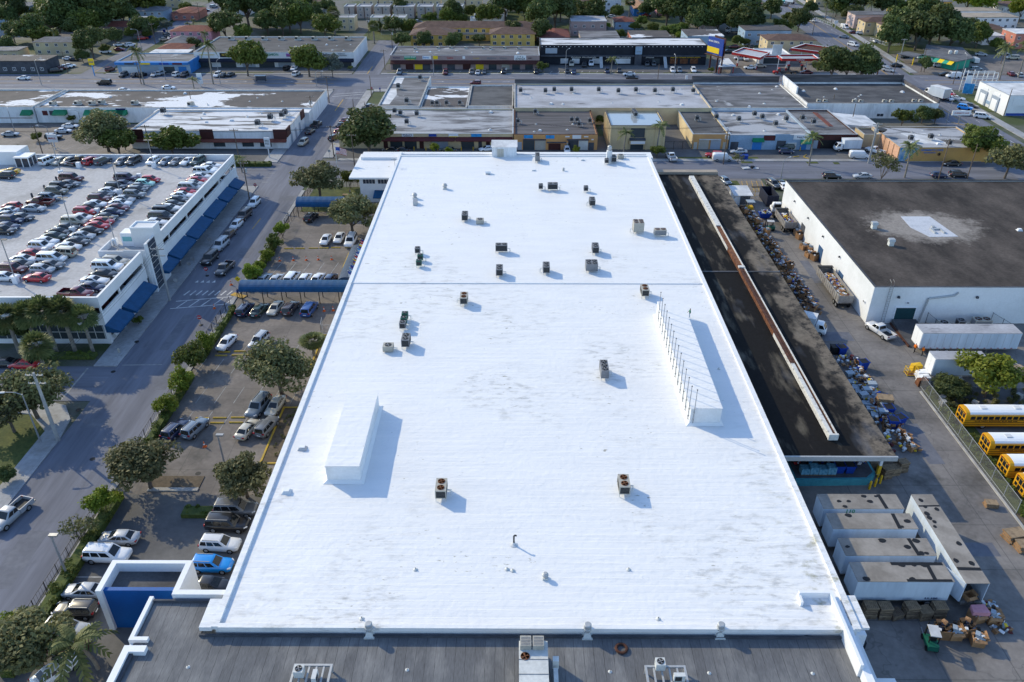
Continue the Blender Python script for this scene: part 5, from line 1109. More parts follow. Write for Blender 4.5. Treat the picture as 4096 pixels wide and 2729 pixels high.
SPEC = {   # name: (category, stations, greenhouse(x0,x1,r0,r1,zb,zr,wb,wr), side glass spans, axle x, wheel r, light z)
 'sedan': ('car',[(-2.36,.45,.82,.68),(-2.25,.3,.98,.82),(-1.7,.2,1.0,.9),(-.8,.18,.96,.91),(.8,.18,.94,.91),(1.35,.2,.92,.9),(1.95,.24,.82,.86),(2.22,.3,.7,.78),(2.34,.42,.58,.64)],(-1.85,1.15,-1.05,.2,.93,1.44,.82,.62),((.05,.34),(.38,.62),(.65,.93)),1.4,.33,.68),
 'coupe': ('car',[(-2.3,.45,.86,.68),(-2.2,.3,1.0,.84),(-1.6,.2,1.02,.93),(-.8,.18,.96,.93),(.6,.18,.94,.92),(1.3,.2,.93,.91),(1.95,.24,.85,.88),(2.28,.3,.74,.8),(2.4,.42,.6,.66)],(-1.75,.9,-.85,-.05,.94,1.36,.84,.6),((.1,.36),(.42,.92),),1.42,.35,.7),
 'suv': ('car',[(-2.3,.5,.9,.78),(-2.22,.34,1.06,.88),(-1.6,.24,1.06,.93),(0,.22,1.04,.94),(.9,.22,1.04,.94),(1.4,.24,1.03,.93),(1.95,.28,.98,.9),(2.25,.36,.86,.82),(2.36,.5,.7,.68)],(-2.24,1.1,-1.98,.3,1.03,1.7,.86,.7),((.04,.28),(.32,.58),(.62,.9)),1.42,.37,.82),
 'hatchback': ('car',[(-2.02,.48,.84,.7),(-1.95,.32,.98,.82),(-1.4,.2,1.0,.88),(0,.18,.98,.89),(.8,.18,.96,.89),(1.25,.2,.94,.88),(1.7,.24,.86,.84),(1.98,.32,.74,.76),(2.08,.44,.6,.62)],(-1.95,1.15,-1.55,.25,.96,1.52,.8,.62),((.05,.3),(.34,.6),(.64,.92)),1.25,.32,.7),
 'minivan': ('van',[(-2.5,.48,.92,.8),(-2.44,.32,1.06,.9),(-1.6,.22,1.06,.96),(0,.2,1.04,.97),(1.2,.2,1.02,.96),(1.7,.24,.97,.94),(2.2,.28,.88,.88),(2.5,.36,.76,.8),(2.6,.5,.62,.66)],(-2.42,1.75,-2.2,.75,1.03,1.76,.9,.72),((.03,.28),(.31,.58),(.61,.86)),1.52,.34,.78),
 'large_suv': ('car',[(-2.6,.55,1.0,.84),(-2.54,.38,1.16,.95),(-1.6,.28,1.16,1.0),(0,.26,1.14,1.01),(1.1,.26,1.14,1.01),(1.5,.28,1.14,1.0),(2.2,.32,1.1,.97),(2.52,.4,.98,.9),(2.62,.55,.8,.74)],(-2.52,1.3,-2.36,.55,1.13,1.9,.93,.8),((.03,.27),(.31,.57),(.61,.9)),1.55,.41,.92),
 'cargo_van': ('van',[(-2.7,.55,1.2,.9),(-2.66,.36,2.0,.98),(-1.6,.28,2.06,1.0),(0,.26,2.06,1.01),(1.1,.26,2.04,1.0),(1.35,.28,1.3,1.0),(1.9,.32,1.12,.97),(2.35,.4,.98,.9),(2.48,.55,.8,.74)],(-2.4,1.75,-2.3,1.0,1.25,2.1,.96,.84),((.74,.95),),1.6,.36,.85),
}
def wheel(t,x,y,r):
    s = 1 if y > 0 else -1
    w_ = MB().tube((x,y-s*.12,r),(x,y+s*.11,r),r,r,16).build('wheel','tyre',t)
    mb = MB(); mb.tube((x,y+s*.1,r),(x,y+s*.125,r),r*.6,r*.55,14); mb.build('rim','rim',w_)
def lights(t,xf,xr,yw,z,zt=None):
    for s in (-1,1):
        MB().loft([[(xf-.32,s*(yw+.06),z-.05),(xf-.32,s*(yw+.06),z+.09),(xf-.3,s*(yw-.1),z+.11),(xf-.3,s*(yw-.1),z-.05)],[(xf-.02,s*(yw-.12),z-.06),(xf-.06,s*(yw-.12),z+.06),(xf-.0,s*(yw-.34),z+.05),(xf+.03,s*(yw-.34),z-.05)]]).build('headlight','headlight',t)
        zr = zt or z+.12
        MB().box(xr-.03,xr+.14,s*(yw-.28) if s > 0 else -yw-.02,yw+.02 if s > 0 else -(yw-.28),zr-.09,zr+.09).build('taillight','taillight',t)
def glass(t,g,sides,front=True,rear=True,mat='glass'):
    x0,x1,r0,r1,zb,zr,wb,wr = g; zt = zr-.05; o = .012
    xr0,xf1,wt = r0-(r0-x0)*.06,r1+(x1-r1)*.06,wr+(wb-wr)*.06
    def quadface(a,b,c,d,u0,u1,v0,v1,nrm):
        P = lambda u,v: lerp(lerp(a,b,u),lerp(d,c,u),v)
        return [tuple(p+n*o for p,n in zip(P(u,v),nrm)) for u,v in ((u0,v0),(u1,v0),(u1,v1),(u0,v1))]
    for nm,xa,xb,sx,on in (('windscreen',x1,xf1,1,front),('rear_window',x0,xr0,-1,rear)):
        if not on: continue
        nr = Vector((sx*(zt-zb),0,abs(xa-xb))).normalized()
        q = quadface((xa,-wb,zb),(xa,wb,zb),(xb,wt,zt),(xb,-wt,zt),.1,.9,.08,.94,nr)
        MB().quad(*q).add([tuple(p-.01*n for p,n in zip(v,nr)) for v in q],[(0,1,2,3)]).build(nm,mat if nm == 'windscreen' else 'glass',t)
    for s in (-1,1):
        mb = MB(); nr = Vector((0,s*(zt-zb),wb-wt)).normalized()
        for u0,u1 in sides:
            q = quadface((x0,s*wb,zb),(x1,s*wb,zb),(xf1,s*wt,zt),(xr0,s*wt,zt),u0,u1,.14,.9,nr); mb.quad(*q)
        mb.build('side_window','glass',t)
def make(kind,rails=False):
    cat,st,g,sides,ax,wr,lz = SPEC[kind]; t = proto(kind,cat)
    mb = MB(); mb.loft([ring(*s) for s in st]); mb.loft(ghouse(*g),cap0=False); mb.build('body','paint',t,smooth=True)
    glass(t,g,sides); yw = max(s[3] for s in st)
    for x in (-ax,ax):
        for s in (-1,1): wheel(t,x,s*(yw-.1),wr)
    lights(t,st[-1][0],st[0][0],yw-.1,lz,lz+.2 if kind in ('suv','large_suv','minivan','cargo_van') else None)
    if rails:
        for s in (-1,1): MB().box(g[2]+.2,g[3]-.2,s*(g[7]-.12)-.03,s*(g[7]-.12)+.03,g[5]-.01,g[5]+.05).build('roof_rail','steel',t)
    MB().box(st[0][0]-.02,st[0][0]+.05,-.26,.26,.62,.76).build('number_plate','sign_white',t)
    return t
P = {k: make(k,k in ('suv','large_suv')) for k in SPEC}
def make_pickup():
    t = proto('pickup_truck','pickup truck'); st = [(-.55,.36,1.12,.97),(-.3,.32,1.12,1.0),(.9,.3,1.12,1.0),(1.4,.3,1.13,.99),(2.1,.34,1.1,.96),(2.6,.42,.98,.9),(2.75,.55,.8,.74)]
    g = (-.55,1.4,-.4,.6,1.1,1.82,.9,.74); mb = MB(); mb.loft([ring(*s) for s in st]); mb.loft(ghouse(*g),cap0=False); mb.build('body','paint',t,smooth=True)
    mb = MB(); mb.box(-2.8,-.57,-.98,-.88,.45,1.14); mb.box(-2.8,-.57,.88,.98,.45,1.14); mb.box(-2.86,-2.76,-.88,.88,.45,1.12); mb.box(-.67,-.57,-.88,.88,.5,1.14); b = mb.build('bed','paint',t)
    MB().box(-2.76,-.67,-.88,.88,.6,.66).build('bed_floor','ac_coil',b); glass(t,g,((.05,.42),(.47,.92)))
    MB().box(-2.98,-2.86,-.95,.95,.5,.68).build('rear_bumper','steel',t)
    for x in (-1.75,1.85):
        for s in (-1,1): wheel(t,x,s*.9,.4)
    lights(t,2.75,-2.86,.9,.9); return t
P['pickup'] = make_pickup()
def make_truck():
    t = proto('box_truck','truck'); st = [(1.5,.6,1.4,1.0),(1.6,.5,1.5,1.02),(2.6,.5,1.5,1.02),(3.3,.5,1.35,1.0),(3.45,.6,1.1,.9)]; g = (1.5,3.35,1.55,2.75,1.45,2.4,1.0,.9)
    mb = MB(); mb.loft([ring(*s) for s in st]); mb.loft(ghouse(*g),cap0=False); mb.build('cab','paint',t,smooth=True); glass(t,g,((.4,.92),),rear=False)
    mb = MB(); mb.box(-3.6,1.35,-1.2,1.2,.95,3.3); b = mb.build('cargo_box','trailer_white',t); MB().box(-3.65,1.4,-1.23,1.23,3.3,3.38).build('box_roof','rf_white',b); MB().box(-3.62,-3.602,-1.05,1.05,1.05,3.15).build('rear_door','galv',b)
    MB().box(-3.5,3.2,-.5,.5,.5,.9).build('chassis','black',t)
    for x in (-2.3,2.5):
        for s in (-1,1): wheel(t,x,s*.95,.45)
    lights(t,3.45,-3.6,.9,.95,1.0); return t
P['box_truck'] = make_truck()
FAR = {}
def far(kind):      # distant car: one mesh, no parts to show
    if kind in FAR: return FAR[kind]
    k2 = kind if kind in SPEC else 'sedan'; cat,st,g,sides,ax,wr,lz = SPEC[k2]
    mb = MB(); mb.loft([ring(*s) for s in st]); mb.loft(ghouse(*g),cap0=False)
    x0,x1,r0,r1,zb,zr,wb,w2 = g; zt = zr-.05; wt = w2+(wb-w2)*.06; xf1 = r1+(x1-r1)*.06; xr0 = r0-(r0-x0)*.06
    for xa,xb,s in ((x1,xf1,.02),(x0,xr0,-.02)):
        P_ = [(xa+s,-wb*.85,zb+.05),(xa+s,wb*.85,zb+.05),(xb+s,wt*.85,zt),(xb+s,-wt*.85,zt)]; mb.quad(*P_,m=1)
    for s in (-1,1):
        for u0,u1 in sides:
            f = lambda u,v: (lerp((x0,),(x1,),u)[0]*(1-v)+lerp((xr0,),(xf1,),u)[0]*v,s*(wb*(1-v)+wt*v+.015),zb*(1-v)+zt*v)
            mb.quad(f(u0,.14),f(u1,.14),f(u1,.9),f(u0,.9),m=1)
        for x in (-ax,ax): mb.tube((x,s*(max(q[3] for q in st)-.2),wr),(x,s*(max(q[3] for q in st)+.01),wr),wr,wr,12,2)
    o = mb.build(kind,['paint','glass','tyre'],smooth=False); o['category'] = cat; PROTO.append(o); FAR[kind] = o; return o
KN = dict(sedan='sedan',coupe='coupe',suv='crossover',hatchback='hatchback',minivan='minivan',large_suv='large SUV',cargo_van='cargo van',pickup='pickup truck',box_truck='box truck')
KN['suv'] = 'SUV'; KN['large_suv'] = 'big boxy SUV'
def car(kind,col,x,y,z,head,label,group=None,f=False):
    c = COL[col]; jr = .9+.2*R.random(); c = tuple(min(1,v*jr) for v in c)
    return dup(far(kind) if f else P[kind],(x,y,z),rad(head+R.uniform(-1.5,1.5)),label,group,None,c)
def row(items,z,head,where,group,f=False,end='far'):
    seen = {}
    tot = {}
    for it in items: k = (it[0],it[1]); tot[k] = tot.get(k,0)+1
    for it in items:
        kind,col,x,y = it[:4]; h = it[4] if len(it) > 4 else head; k = (kind,col); n = seen.get(k,0); seen[k] = n+1
        nm = CN.get(col,col)+' '+KN[kind]
        lab = ('only %s in %s' % (nm,where)) if tot[k] == 1 else '%s %s from the %s end of %s' % (ORD[n],nm,end,where)
        car(kind,col,x,y,z,h,lab,group,f)
DK = 7.51
def vert(xc,ys,kinds):
    return [(k,c,xc+R.uniform(-.25,.25),y) for (k,c),y in zip(kinds,ys)]
gg = 'cars parked on the garage roof'
def kx(s): return [tuple(q.split(':')) for q in s.split()]
W1 = kx('sedan:white sedan:white large_suv:white sedan:white sedan:red sedan:silver minivan:silver sedan:red sedan:white sedan:darkgrey sedan:black sedan:white large_suv:black minivan:darkgrey sedan:white sedan:black sedan:grey')
WY = [-70.3,180.7,-70.3,178.3,-71.1,176.3,-71.0,173.4,-70.5,170.9,-70.5,168.7,-70.8,166.3,-71.3,163.7,-71.1,161.6,-71.0,159.0,-70.8,156.4,-70.6,154.4,-71.1,152.3,-71.4,149.8,-70.9,146.9,-70.2,144.1,-69.4,141.4]
row([(k,c,-71.4,y) for (k,c),y in zip(W1,WY[1::2])],DK,-4,"garage roof row along street parapet",gg)
W2 = kx('suv:beige large_suv:white sedan:black coupe:white sedan:navy pickup:maroon')
WY = [-71.2,128.8,-71.7,126.7,-71.1,123.9,-71.7,121.5,-71.1,119.0,-72.5,116.6]
row([(k,c,WY[2*i]-.3,y) for i,((k,c),y) in enumerate(zip(W2,WY[1::2]))],DK,-6,"near row below garage stair tower",gg)
R2 = kx('hatchback:red hatchback:mint sedan:grey hatchback:darkgrey suv:grey sedan:silver sedan:white sedan:maroon sedan:navy sedan:darkgrey sedan:red sedan:red sedan:black sedan:silver sedan:darkgrey sedan:white minivan:beige minivan:white sedan:grey hatchback:silver sedan:red')
WY = [-82.0,171.4,-82.3,168.9,-82.7,166.7,-82.3,164.7,-81.7,161.8,-82.9,159.2,-82.7,157.0,-82.2,154.5,-82.2,152.1,-82.4,149.4,-82.2,147.3,-82.2,145.1,-82.3,142.6,-82.8,140.2,-82.6,137.5,-83.1,135.2,-82.8,132.6,-83.7,130.2,-82.5,127.5,-83.1,125.7,-82.5,122.5]
row([(k,c,WY[2*i],y,-4 if i not in (16,20) else 172) for i,((k,c),y) in enumerate(zip(R2,WY[1::2]))],DK,-4,"right half of garage middle double row",gg)
R3 = kx('large_suv:purple sedan:navy suv:black sedan:white sedan:darkgrey suv:darkred sedan:white sedan:black suv:red sedan:white minivan:beige sedan:darkgrey sedan:black sedan:green sedan:white suv:white sedan:red sedan:white sedan:darkgrey suv:darkred sedan:white')
WY = [-87.7,171.9,-86.9,168.6,-87.7,166.5,-88.0,164.1,-88.4,161.7,-88.2,159.5,-87.6,156.5,-88.0,154.8,-87.8,152.2,-87.1,149.3,-87.7,147.3,-87.7,144.2,-88.2,142.0,-88.0,139.9,-88.5,137.6,-88.1,135.3,-88.2,132.1,-88.5,129.8,-88.0,127.7,-88.3,125.8,-88.0,122.8]
row([(k,c,WY[2*i],y) for i,((k,c),y) in enumerate(zip(R3,WY[1::2]))],DK,-4,"left half of garage middle double row",gg)
R4 = kx('large_suv:darkred sedan:grey suv:black suv:olive suv:bluegrey pickup:darkred sedan:silver sedan:darkgrey suv:navy sedan:navy suv:black')
WY = [-100.0,171.8,-99.0,168.6,-100.0,166.8,-99.5,163.9,-99.0,160.0,-99.9,157.5,-99.3,154.1,-99.2,149.3,-100.4,147.7,-99.7,144.7,-99.2,142.5]
row([(k,c,WY[2*i],y,176 if k == 'pickup' else -4) for i,((k,c),y) in enumerate(zip(R4,WY[1::2]))],DK,-4,"garage row with a pale kerb at left",gg)
WY = [-104.6,155.3,-104.2,152.9,-103.4,150.5]
row([('hatchback','red',WY[0],WY[1]),('sedan','white',WY[2],WY[3]),('sedan','bluegrey',WY[4],WY[5])],DK,176,"short garage row at the left border",gg)
car('coupe','yellow',-116.8,176.8,DK,175,'yellow coupe beside the glass lobby on the garage roof',gg); car('suv','black',-116.1,173.7,DK,175,'black SUV in front of the yellow coupe on the garage roof',gg)
FW = kx('large_suv:white sedan:beige sedan:darkgrey pickup:black suv:red suv:darkgrey sedan:grey suv:black hatchback:white sedan:bluegrey coupe:grey coupe:white suv:green')
WY = [-111.2,183.5,-108.7,182.7,-106.4,182.3,-104.0,182.8,-101.1,183.2,-98.4,183.6,-93.8,183.2,-91.1,183.4,-86.4,183.4,-83.2,182.9,-80.8,183.3,-78.2,183.7,-75.7,184.0]
row([(k,c,WY[2*i],184,70 if i in (0,3,4,5) else -104) for i,(k,c) in enumerate(FW)],DK,-104,"garage row against the rear parapet",gg,end='left')
for i,y in enumerate(list(range(116,130,3))+list(range(141,186,3))): car(('sedan','suv')[i % 2],('black','maroon','darkgrey','silver','bluegrey')[i % 5],-71.5,y,4.01,0,'car half seen through the parapet slot on the level below the roof','cars on the lower garage level',True)
# street and car park
gs_ = 'cars along the street beside the garage'
for k,c,x,y,h,lab in (('suv','white',-61.4,176.4,-97,'white SUV first in line at the stop sign'),('large_suv','brown',-61.5,168.6,-97,'dark brown big SUV second in the street line'),('hatchback','white',-61.7,163.4,-98,'white hatchback with a bright windscreen third in the street line'),('sedan','brown',-61.8,158.2,-98,'brown sedan between the white hatchback and silver SUV on the street'),
  ('large_suv','silver',-61.7,152.5,-98,'silver big SUV parked on the street in front of a black one'),('large_suv','black',-61.8,145.9,-98,'black big SUV nearest in the street line'),('pickup','darkgrey',-57.4,141.4,-98,'dark grey pickup truck driving down the street'),('pickup','silver',-62.2,72.6,-103,'silver pickup truck cut by the left border on the street'),
  ('sedan','red',-78.7,106.7,180,'red sedan under a palm on the side street'),('sedan','black',-82.3,107.1,180,'black sedan at the left border on the side street')): car(k,c,x,y,0,h,lab,gs_)
gp = 'cars in the fenced car park'
for k,c,x,y,h,lab in (('suv','black',-46.1,167.7,75,'black SUV alone beside the far blue walkway canopy'),('sedan','white',-40.3,155.5,-92,'white sedan left of two white cars under the oak'),('sedan','white',-37.6,156.5,-92,'white car mostly hidden behind oak branches'),('large_suv','white',-34.8,154.6,-92,'white big SUV beside the oak trunk'),
  ('sedan','silver',-48.4,137.1,82,'silver sedan behind the walkway canopy, leftmost of its row'),('sedan','silver',-46.0,136.9,82,'small silver sedan low behind the walkway canopy'),('minivan','white',-43.1,137.4,82,'white minivan behind the walkway canopy'),('hatchback','white',-40.5,137.3,82,'white hatchback behind the walkway canopy, right of the minivan'),('sedan','white',-38.1,137.3,82,'white sedan behind the walkway canopy, beside the blue car'),('hatchback','navy',-35.6,137.2,82,'navy hatchback behind the walkway canopy, rightmost of its row'),
  ('suv','navy',-48.5,124.8,80,'navy SUV in front of the walkway canopy, leftmost of five'),('sedan','green',-46.0,124.7,80,'dark green sedan in front of the walkway canopy'),('sedan','gold',-43.2,125.4,-98,'pale gold sedan facing us in front of the walkway canopy'),('suv','brown',-40.5,125.3,80,'dark brown SUV in front of the walkway canopy'),('minivan','blue',-37.0,125.1,82,'blue minivan in front of the walkway canopy, rightmost of five'),
  ('sedan','white',-48.3,113.5,-103,'white sedan with dark roof hatch facing us beside the hedge bushes'),('suv','silver',-43.0,114.0,-103,'silver SUV with bright windscreen facing us in the car park'),('hatchback','red',-40.6,109.1,80,'red hatchback under the spreading oak'),('large_suv','bluegrey',-37.9,95.3,-102,'blue grey big SUV facing us by the oak bed'),('sedan','gold',-35.5,95.6,-100,'pale gold sedan facing us nearest the oak bed'),
  ('sedan','gold',-38.0,90.0,75,'pale gold sedan seen from behind, left of a grey SUV'),('suv','grey',-35.4,90.5,75,'grey SUV with roof rails seen from behind by the planting bed'),('suv','navy',-48.1,89.7,72,'navy SUV seen from behind next to the hedge'),('suv','bluegrey',-45.5,90.1,73,'blue grey SUV seen from behind, right of a navy one'),
  ('sedan','silver',-47.2,68.8,178,'silver sedan nosed left toward the hedge, farther of two'),('large_suv','white',-47.3,66.0,-3,'white boxy SUV parked along the hedge facing right'),('sedan','silver',-47.6,60.7,177,'silver sedan half behind the entrance tower'),('suv','black',-47.3,58.1,177,'black SUV with red tail lights left of the entrance tower'),('suv','silver',-47.1,55.6,-8,'silver SUV with open roof window under the olive tree'),
  ('large_suv','grey',-34.7,73.7,-2,'grey SUV half under the small oak by the roof edge'),('large_suv','black',-34.9,71.1,-2,'black boxy SUV nosed against the warehouse wall'),('suv','white',-34.8,67.8,-3,'white SUV nosed against the warehouse wall'),('suv','brightblue',-34.7,64.6,-3,'bright blue SUV behind the entrance tower'),('sedan','black',-33.9,61.7,-3,'black sedan between the tower and the warehouse'),
  ('hatchback','maroon',-45.9,53.6,5,'maroon hatchback mostly hidden by the olive tree'),('sedan','white',-45.7,50.7,50,'white car at the bottom edge under the coconut palm')): car(k,c,x,y,0.01,h,lab,gp)
# around the shops and yard
for k,c,x,y,h,lab in (('pickup','white',42.1,210.3,95,'white pickup truck with dark bed beside the palm clump'),('cargo_van','white',55.7,209.3,0,'white van parked by the pole in front of the ochre shop'),('suv','red',54.0,212.1,170,'red SUV hidden behind the white van'),('sedan','silver',61.5,215.4,180,'silver sedan in front of the pale blue shops'),
  ('suv','green',75.6,219.1,180,'dark green SUV behind a dark hatchback at the blue shops'),('hatchback','navy',74.6,215.5,0,'navy hatchback in front of the blue shops'),('box_truck','white',92.0,217.8,183,'white box truck outside the maroon shop'),('cargo_van','white',93.3,211.3,-8,'white van with orange lettering by the concrete pole'),('pickup','white',99.3,216.1,125,'white pickup truck loaded with scrap beside the cafe'),
  ('suv','black',80.4,195.3,-3,'black SUV on the shop street, left of a silver sedan'),('sedan','silver',88.3,195.6,180,'silver sedan on the shop street beside the thin shrub'),('hatchback','navy',108.1,196.4,-3,'navy hatchback on the shop street, left of a pole'),('suv','black',113.2,196.7,-3,'black SUV on the shop street, right of two poles'),('sedan','black',115.6,205.5,180,'black sedan at the kerb below the ochre mural wall'),
  ('suv','darkgrey',63.9,189.5,-75,'dark grey SUV at the yard gate beside a grass island'),('sedan','black',66.1,189.5,-75,'black car against the white wall at the yard gate'),('hatchback','bluegrey',52.5,191.8,-70,'blue grey hatchback behind the dock roof parapet'),
  ('sedan','black',-34.7,216.2,170,'black sedan at the shop row, left of another'),('sedan','black',-31.8,216.2,170,'black sedan at the shop row under the big oak edge'),('sedan','green',-18.8,216.3,170,'dark sedan behind the yellow shrubs at the shop row'),('sedan','white',-8.0,217.3,200,'white sedan beside the roof shed, at the shop row'),('hatchback','white',14.2,216.2,-90,'white hatchback behind the roof edge at the orange shops'),
  ('suv','beige',-60.5,222.7,-100,'beige SUV driving on the street beside the mall wing'),('sedan','black',-60.9,233.5,80,'black sedan at the kerb beside the mall wing'),('pickup','darkgrey',-60.6,240.5,80,'dark pickup truck with open door beside the mall wing'),('suv','black',-47.6,260.9,75,'black car with open doors at the corner store'),
  ('suv','black',-52.5,227.3,70,'black SUV nearest at the left end of the shop row'),('hatchback','red',-52.3,233.7,70,'red hatchback along the left end of the shop row'),('sedan','black',-52.8,240.3,70,'black sedan along the left end of the shop row'),('sedan','maroon',-52.6,245.5,70,'maroon sedan farthest along the left end of the shop row'),
  ('pickup','white',62.5,118.0,112,'white pickup truck with an open bonnet beside the dock ramp')): car(k,c,x,y,0.01,h,lab,'cars about the shops and yard')
for i in range(8): car(('sedan','hatchback')[i % 2],('white','maroon','white','silver','darkgrey')[i % 5],66+i*5.2,188.5,0.01,95,'car roof peeping over the rear edge of the brown roof','cars behind the brown-roofed building')
# farther off
def fars(group,items):
    for k,c,x,y,h,lab in items: car(k,c,x,y,.03,h,lab,group,True)
fars('cars in the mall car park',(('sedan','silver',-148.2,230.4,8,'silver sedan at the left border of the mall car park'),('sedan','white',-142.1,246.9,-60,'white sedan below the middle green awning'),('sedan','white',-134.6,238.7,5,'white sedan, farther of two beside a grass island'),('sedan','white',-134.3,233.7,8,'white sedan, nearer of two beside a grass island'),('suv','black',-134.1,227.5,5,'black SUV in the mall car park')))
fars('cars on the avenue',(('large_suv','black',-148.0,292.2,180,'black big SUV driving left on the avenue'),('sedan','white',-122.4,285.5,0,'white sedan on the avenue behind the mall parapet'),('sedan','white',-136.5,281.6,0,'white car behind the dark mall roof'),('hatchback','maroon',-14.5,293.2,180,'maroon hatchback on the avenue above the felt roofs'),('sedan','red',6.6,294.1,5,'red sedan on the avenue above the pale roof'),('pickup','white',42.3,307.0,180,'white pickup truck passing a black one on the avenue'),('pickup','black',42.7,301.0,0,'black pickup truck on the avenue passing a white one'),
  ('suv','silver',142.5,320.7,-55,'silver SUV waiting at the highway crossing'),('sedan','silver',142.2,313.9,-48,'silver sedan ahead of the SUV at the highway crossing'),('sedan','black',148.6,322.3,0,'black sedan crossing the junction'),('minivan','white',146.0,362.3,-62,'white minivan driving up the highway'),('pickup','bluegrey',148.3,379.9,140,'blue grey pickup truck driving up the highway'),('sedan','white',147.3,421.9,120,'white sedan high on the highway'),
  ('cargo_van','white',162.0,304.1,180,'white van on the avenue at right between dark cars'),('sedan','black',160.5,307.4,180,'dark sedan half behind the white van'),('sedan','navy',168.5,306.9,180,'navy sedan right of the white van')))
fars('cars on the highway by the white workshop',(('sedan','red',149.2,279.3,-75,'red car behind the white box truck'),('sedan','white',145.5,272.5,-75,'white car beside the white box truck'),('coupe','white',148.8,272.5,-40,'white coupe on the highway by the workshop'),('suv','brightblue',145.5,260.5,-40,'bright blue SUV on the highway'),('sedan','darkgrey',148.7,262.9,-40,'dark sedan beside the bright blue SUV'),('sedan','silver',142.1,253.8,-15,'silver sedan behind the small cafe sign'),('minivan','white',146.1,250.6,-25,'white van on the highway below the workshop'),('sedan','white',135.4,232.0,-60,'white car at the kerb behind the cafe roof'),('sedan','silver',162.0,287.4,20,'silver car on the grass beside the workshop')))
dup(P['box_truck'],(142.0,274.2,.02),rad(110),'white box truck waiting on the highway at the corner store',None,1.25,COL['white'])
fl = []
for i,(c,k,cr) in enumerate((('darkgrey','suv',(-146.4,304.7)),('darkgrey','sedan',(-142.1,305.1)),('black','suv',(-139.5,304.7)),('silver','sedan',(-135.0,305.6)),('silver','suv',(-133.4,307.4)),('white','suv',(-126.7,305.7)),('black','suv',(-123.6,304.8)),('darkgrey','sedan',(-108.9,304.9)),('darkgrey','sedan',(-106.8,305.8)),('white','suv',(-111.3,304.9)),('darkred','suv',(-155.3,313.6)),('black','suv',(-88.2,316.1)),('white','sedan',(-85.4,315.7)),('white','suv',(-82.4,306.8)))): fl.append((k,c,*cr,80 if i % 3 else -95))
row(fl,.03,80,'the fashion store car park','cars before the fashion store',True,'left')
fl = []
for i,(c,k,cr) in enumerate((('bluegrey','suv',(-44.0,309.6)),('darkred','suv',(-26.6,309.2)),('grey','suv',(-16.7,310.3)),('silver','sedan',(-14.4,309.2)),('darkgrey','sedan',(-12.0,310.1)),('black','suv',(-4.6,310.7)),('black','suv',(7.7,310.7)),('maroon','pickup',(-6.6,318.4)))): fl.append((k,c,*cr,-92 if k != 'pickup' else 180))
row(fl,.03,-92,'the pink shops car park','cars before the pink shops',True,'left')
fl = []
for i,(c,k,cr) in enumerate((('black','sedan',(12.2,322.4)),('gold','large_suv',(21.8,323.4)),('black','suv',(26.7,321.9)),('white','large_suv',(29.5,324.2)),('black','minivan',(19.3,311.7)),('navy','sedan',(21.8,310.3)),('navy','suv',(34.5,311.8)),('darkgrey','suv',(39.2,312.3)),('grey','sedan',(51.5,324.3)),('grey','hatchback',(54.1,324.0)),('white','suv',(59.6,312.8)),('bluegrey','suv',(62.2,312.8)),('white','suv',(67.6,313.2)))): fl.append((k,c,*cr,-95))
row(fl,.03,-95,'the black store car park','cars before the black store',True,'left')
fars('cars at the petrol station',(('sedan','white',90.3,318.2,175,'white sedan beside the car wash canopy'),('sedan','gold',95.1,321.1,0,'pale gold sedan at the station shop'),('sedan','maroon',109.5,310.0,175,'maroon sedan behind the tow truck'),('suv','white',90.3,334.4,170,'white SUV at the back of the car wash, left of another'),('suv','white',92.3,333.5,-90,'white SUV facing us at the back of the car wash'),('pickup','black',88.4,347.8,180,'black pickup truck behind the billboard'),('sedan','maroon',93.4,357.7,180,'maroon sedan behind the petrol station'),('suv','darkgrey',100.6,358.3,90,'dark SUV below the cream motel')))
fars('cars at the corner grocery',(('suv','silver',164.5,321.9,0,'silver SUV under the striped awnings'),('hatchback','white',162.9,325.8,-30,'white car behind the grocery sign'),('sedan','silver',159.5,369.4,20,'silver sedan at the white fence end'),('sedan','silver',191.7,342.8,-20,'silver sedan right of the grocery'),('suv','bluegrey',176.1,315.2,0,'dark blue SUV right of the grocery shrubs'),('cargo_van','white',182.4,330.1,90,'white van right of the grocery wall'),('pickup','silver',201.7,344.5,0,'silver pickup truck by the salmon flats'),('minivan','beige',201.0,336.1,170,'beige minivan by the yellow wall at right'),('sedan','maroon',185.6,308.1,80,'maroon car behind the right palm'),('hatchback','silver',187.7,306.3,80,'silver hatchback at the right border'),('minivan','white',165.0,336.5,0,'white van under the grocery porch'),('sedan','black',158.5,338.5,30,'black car left of the grocery porch')))
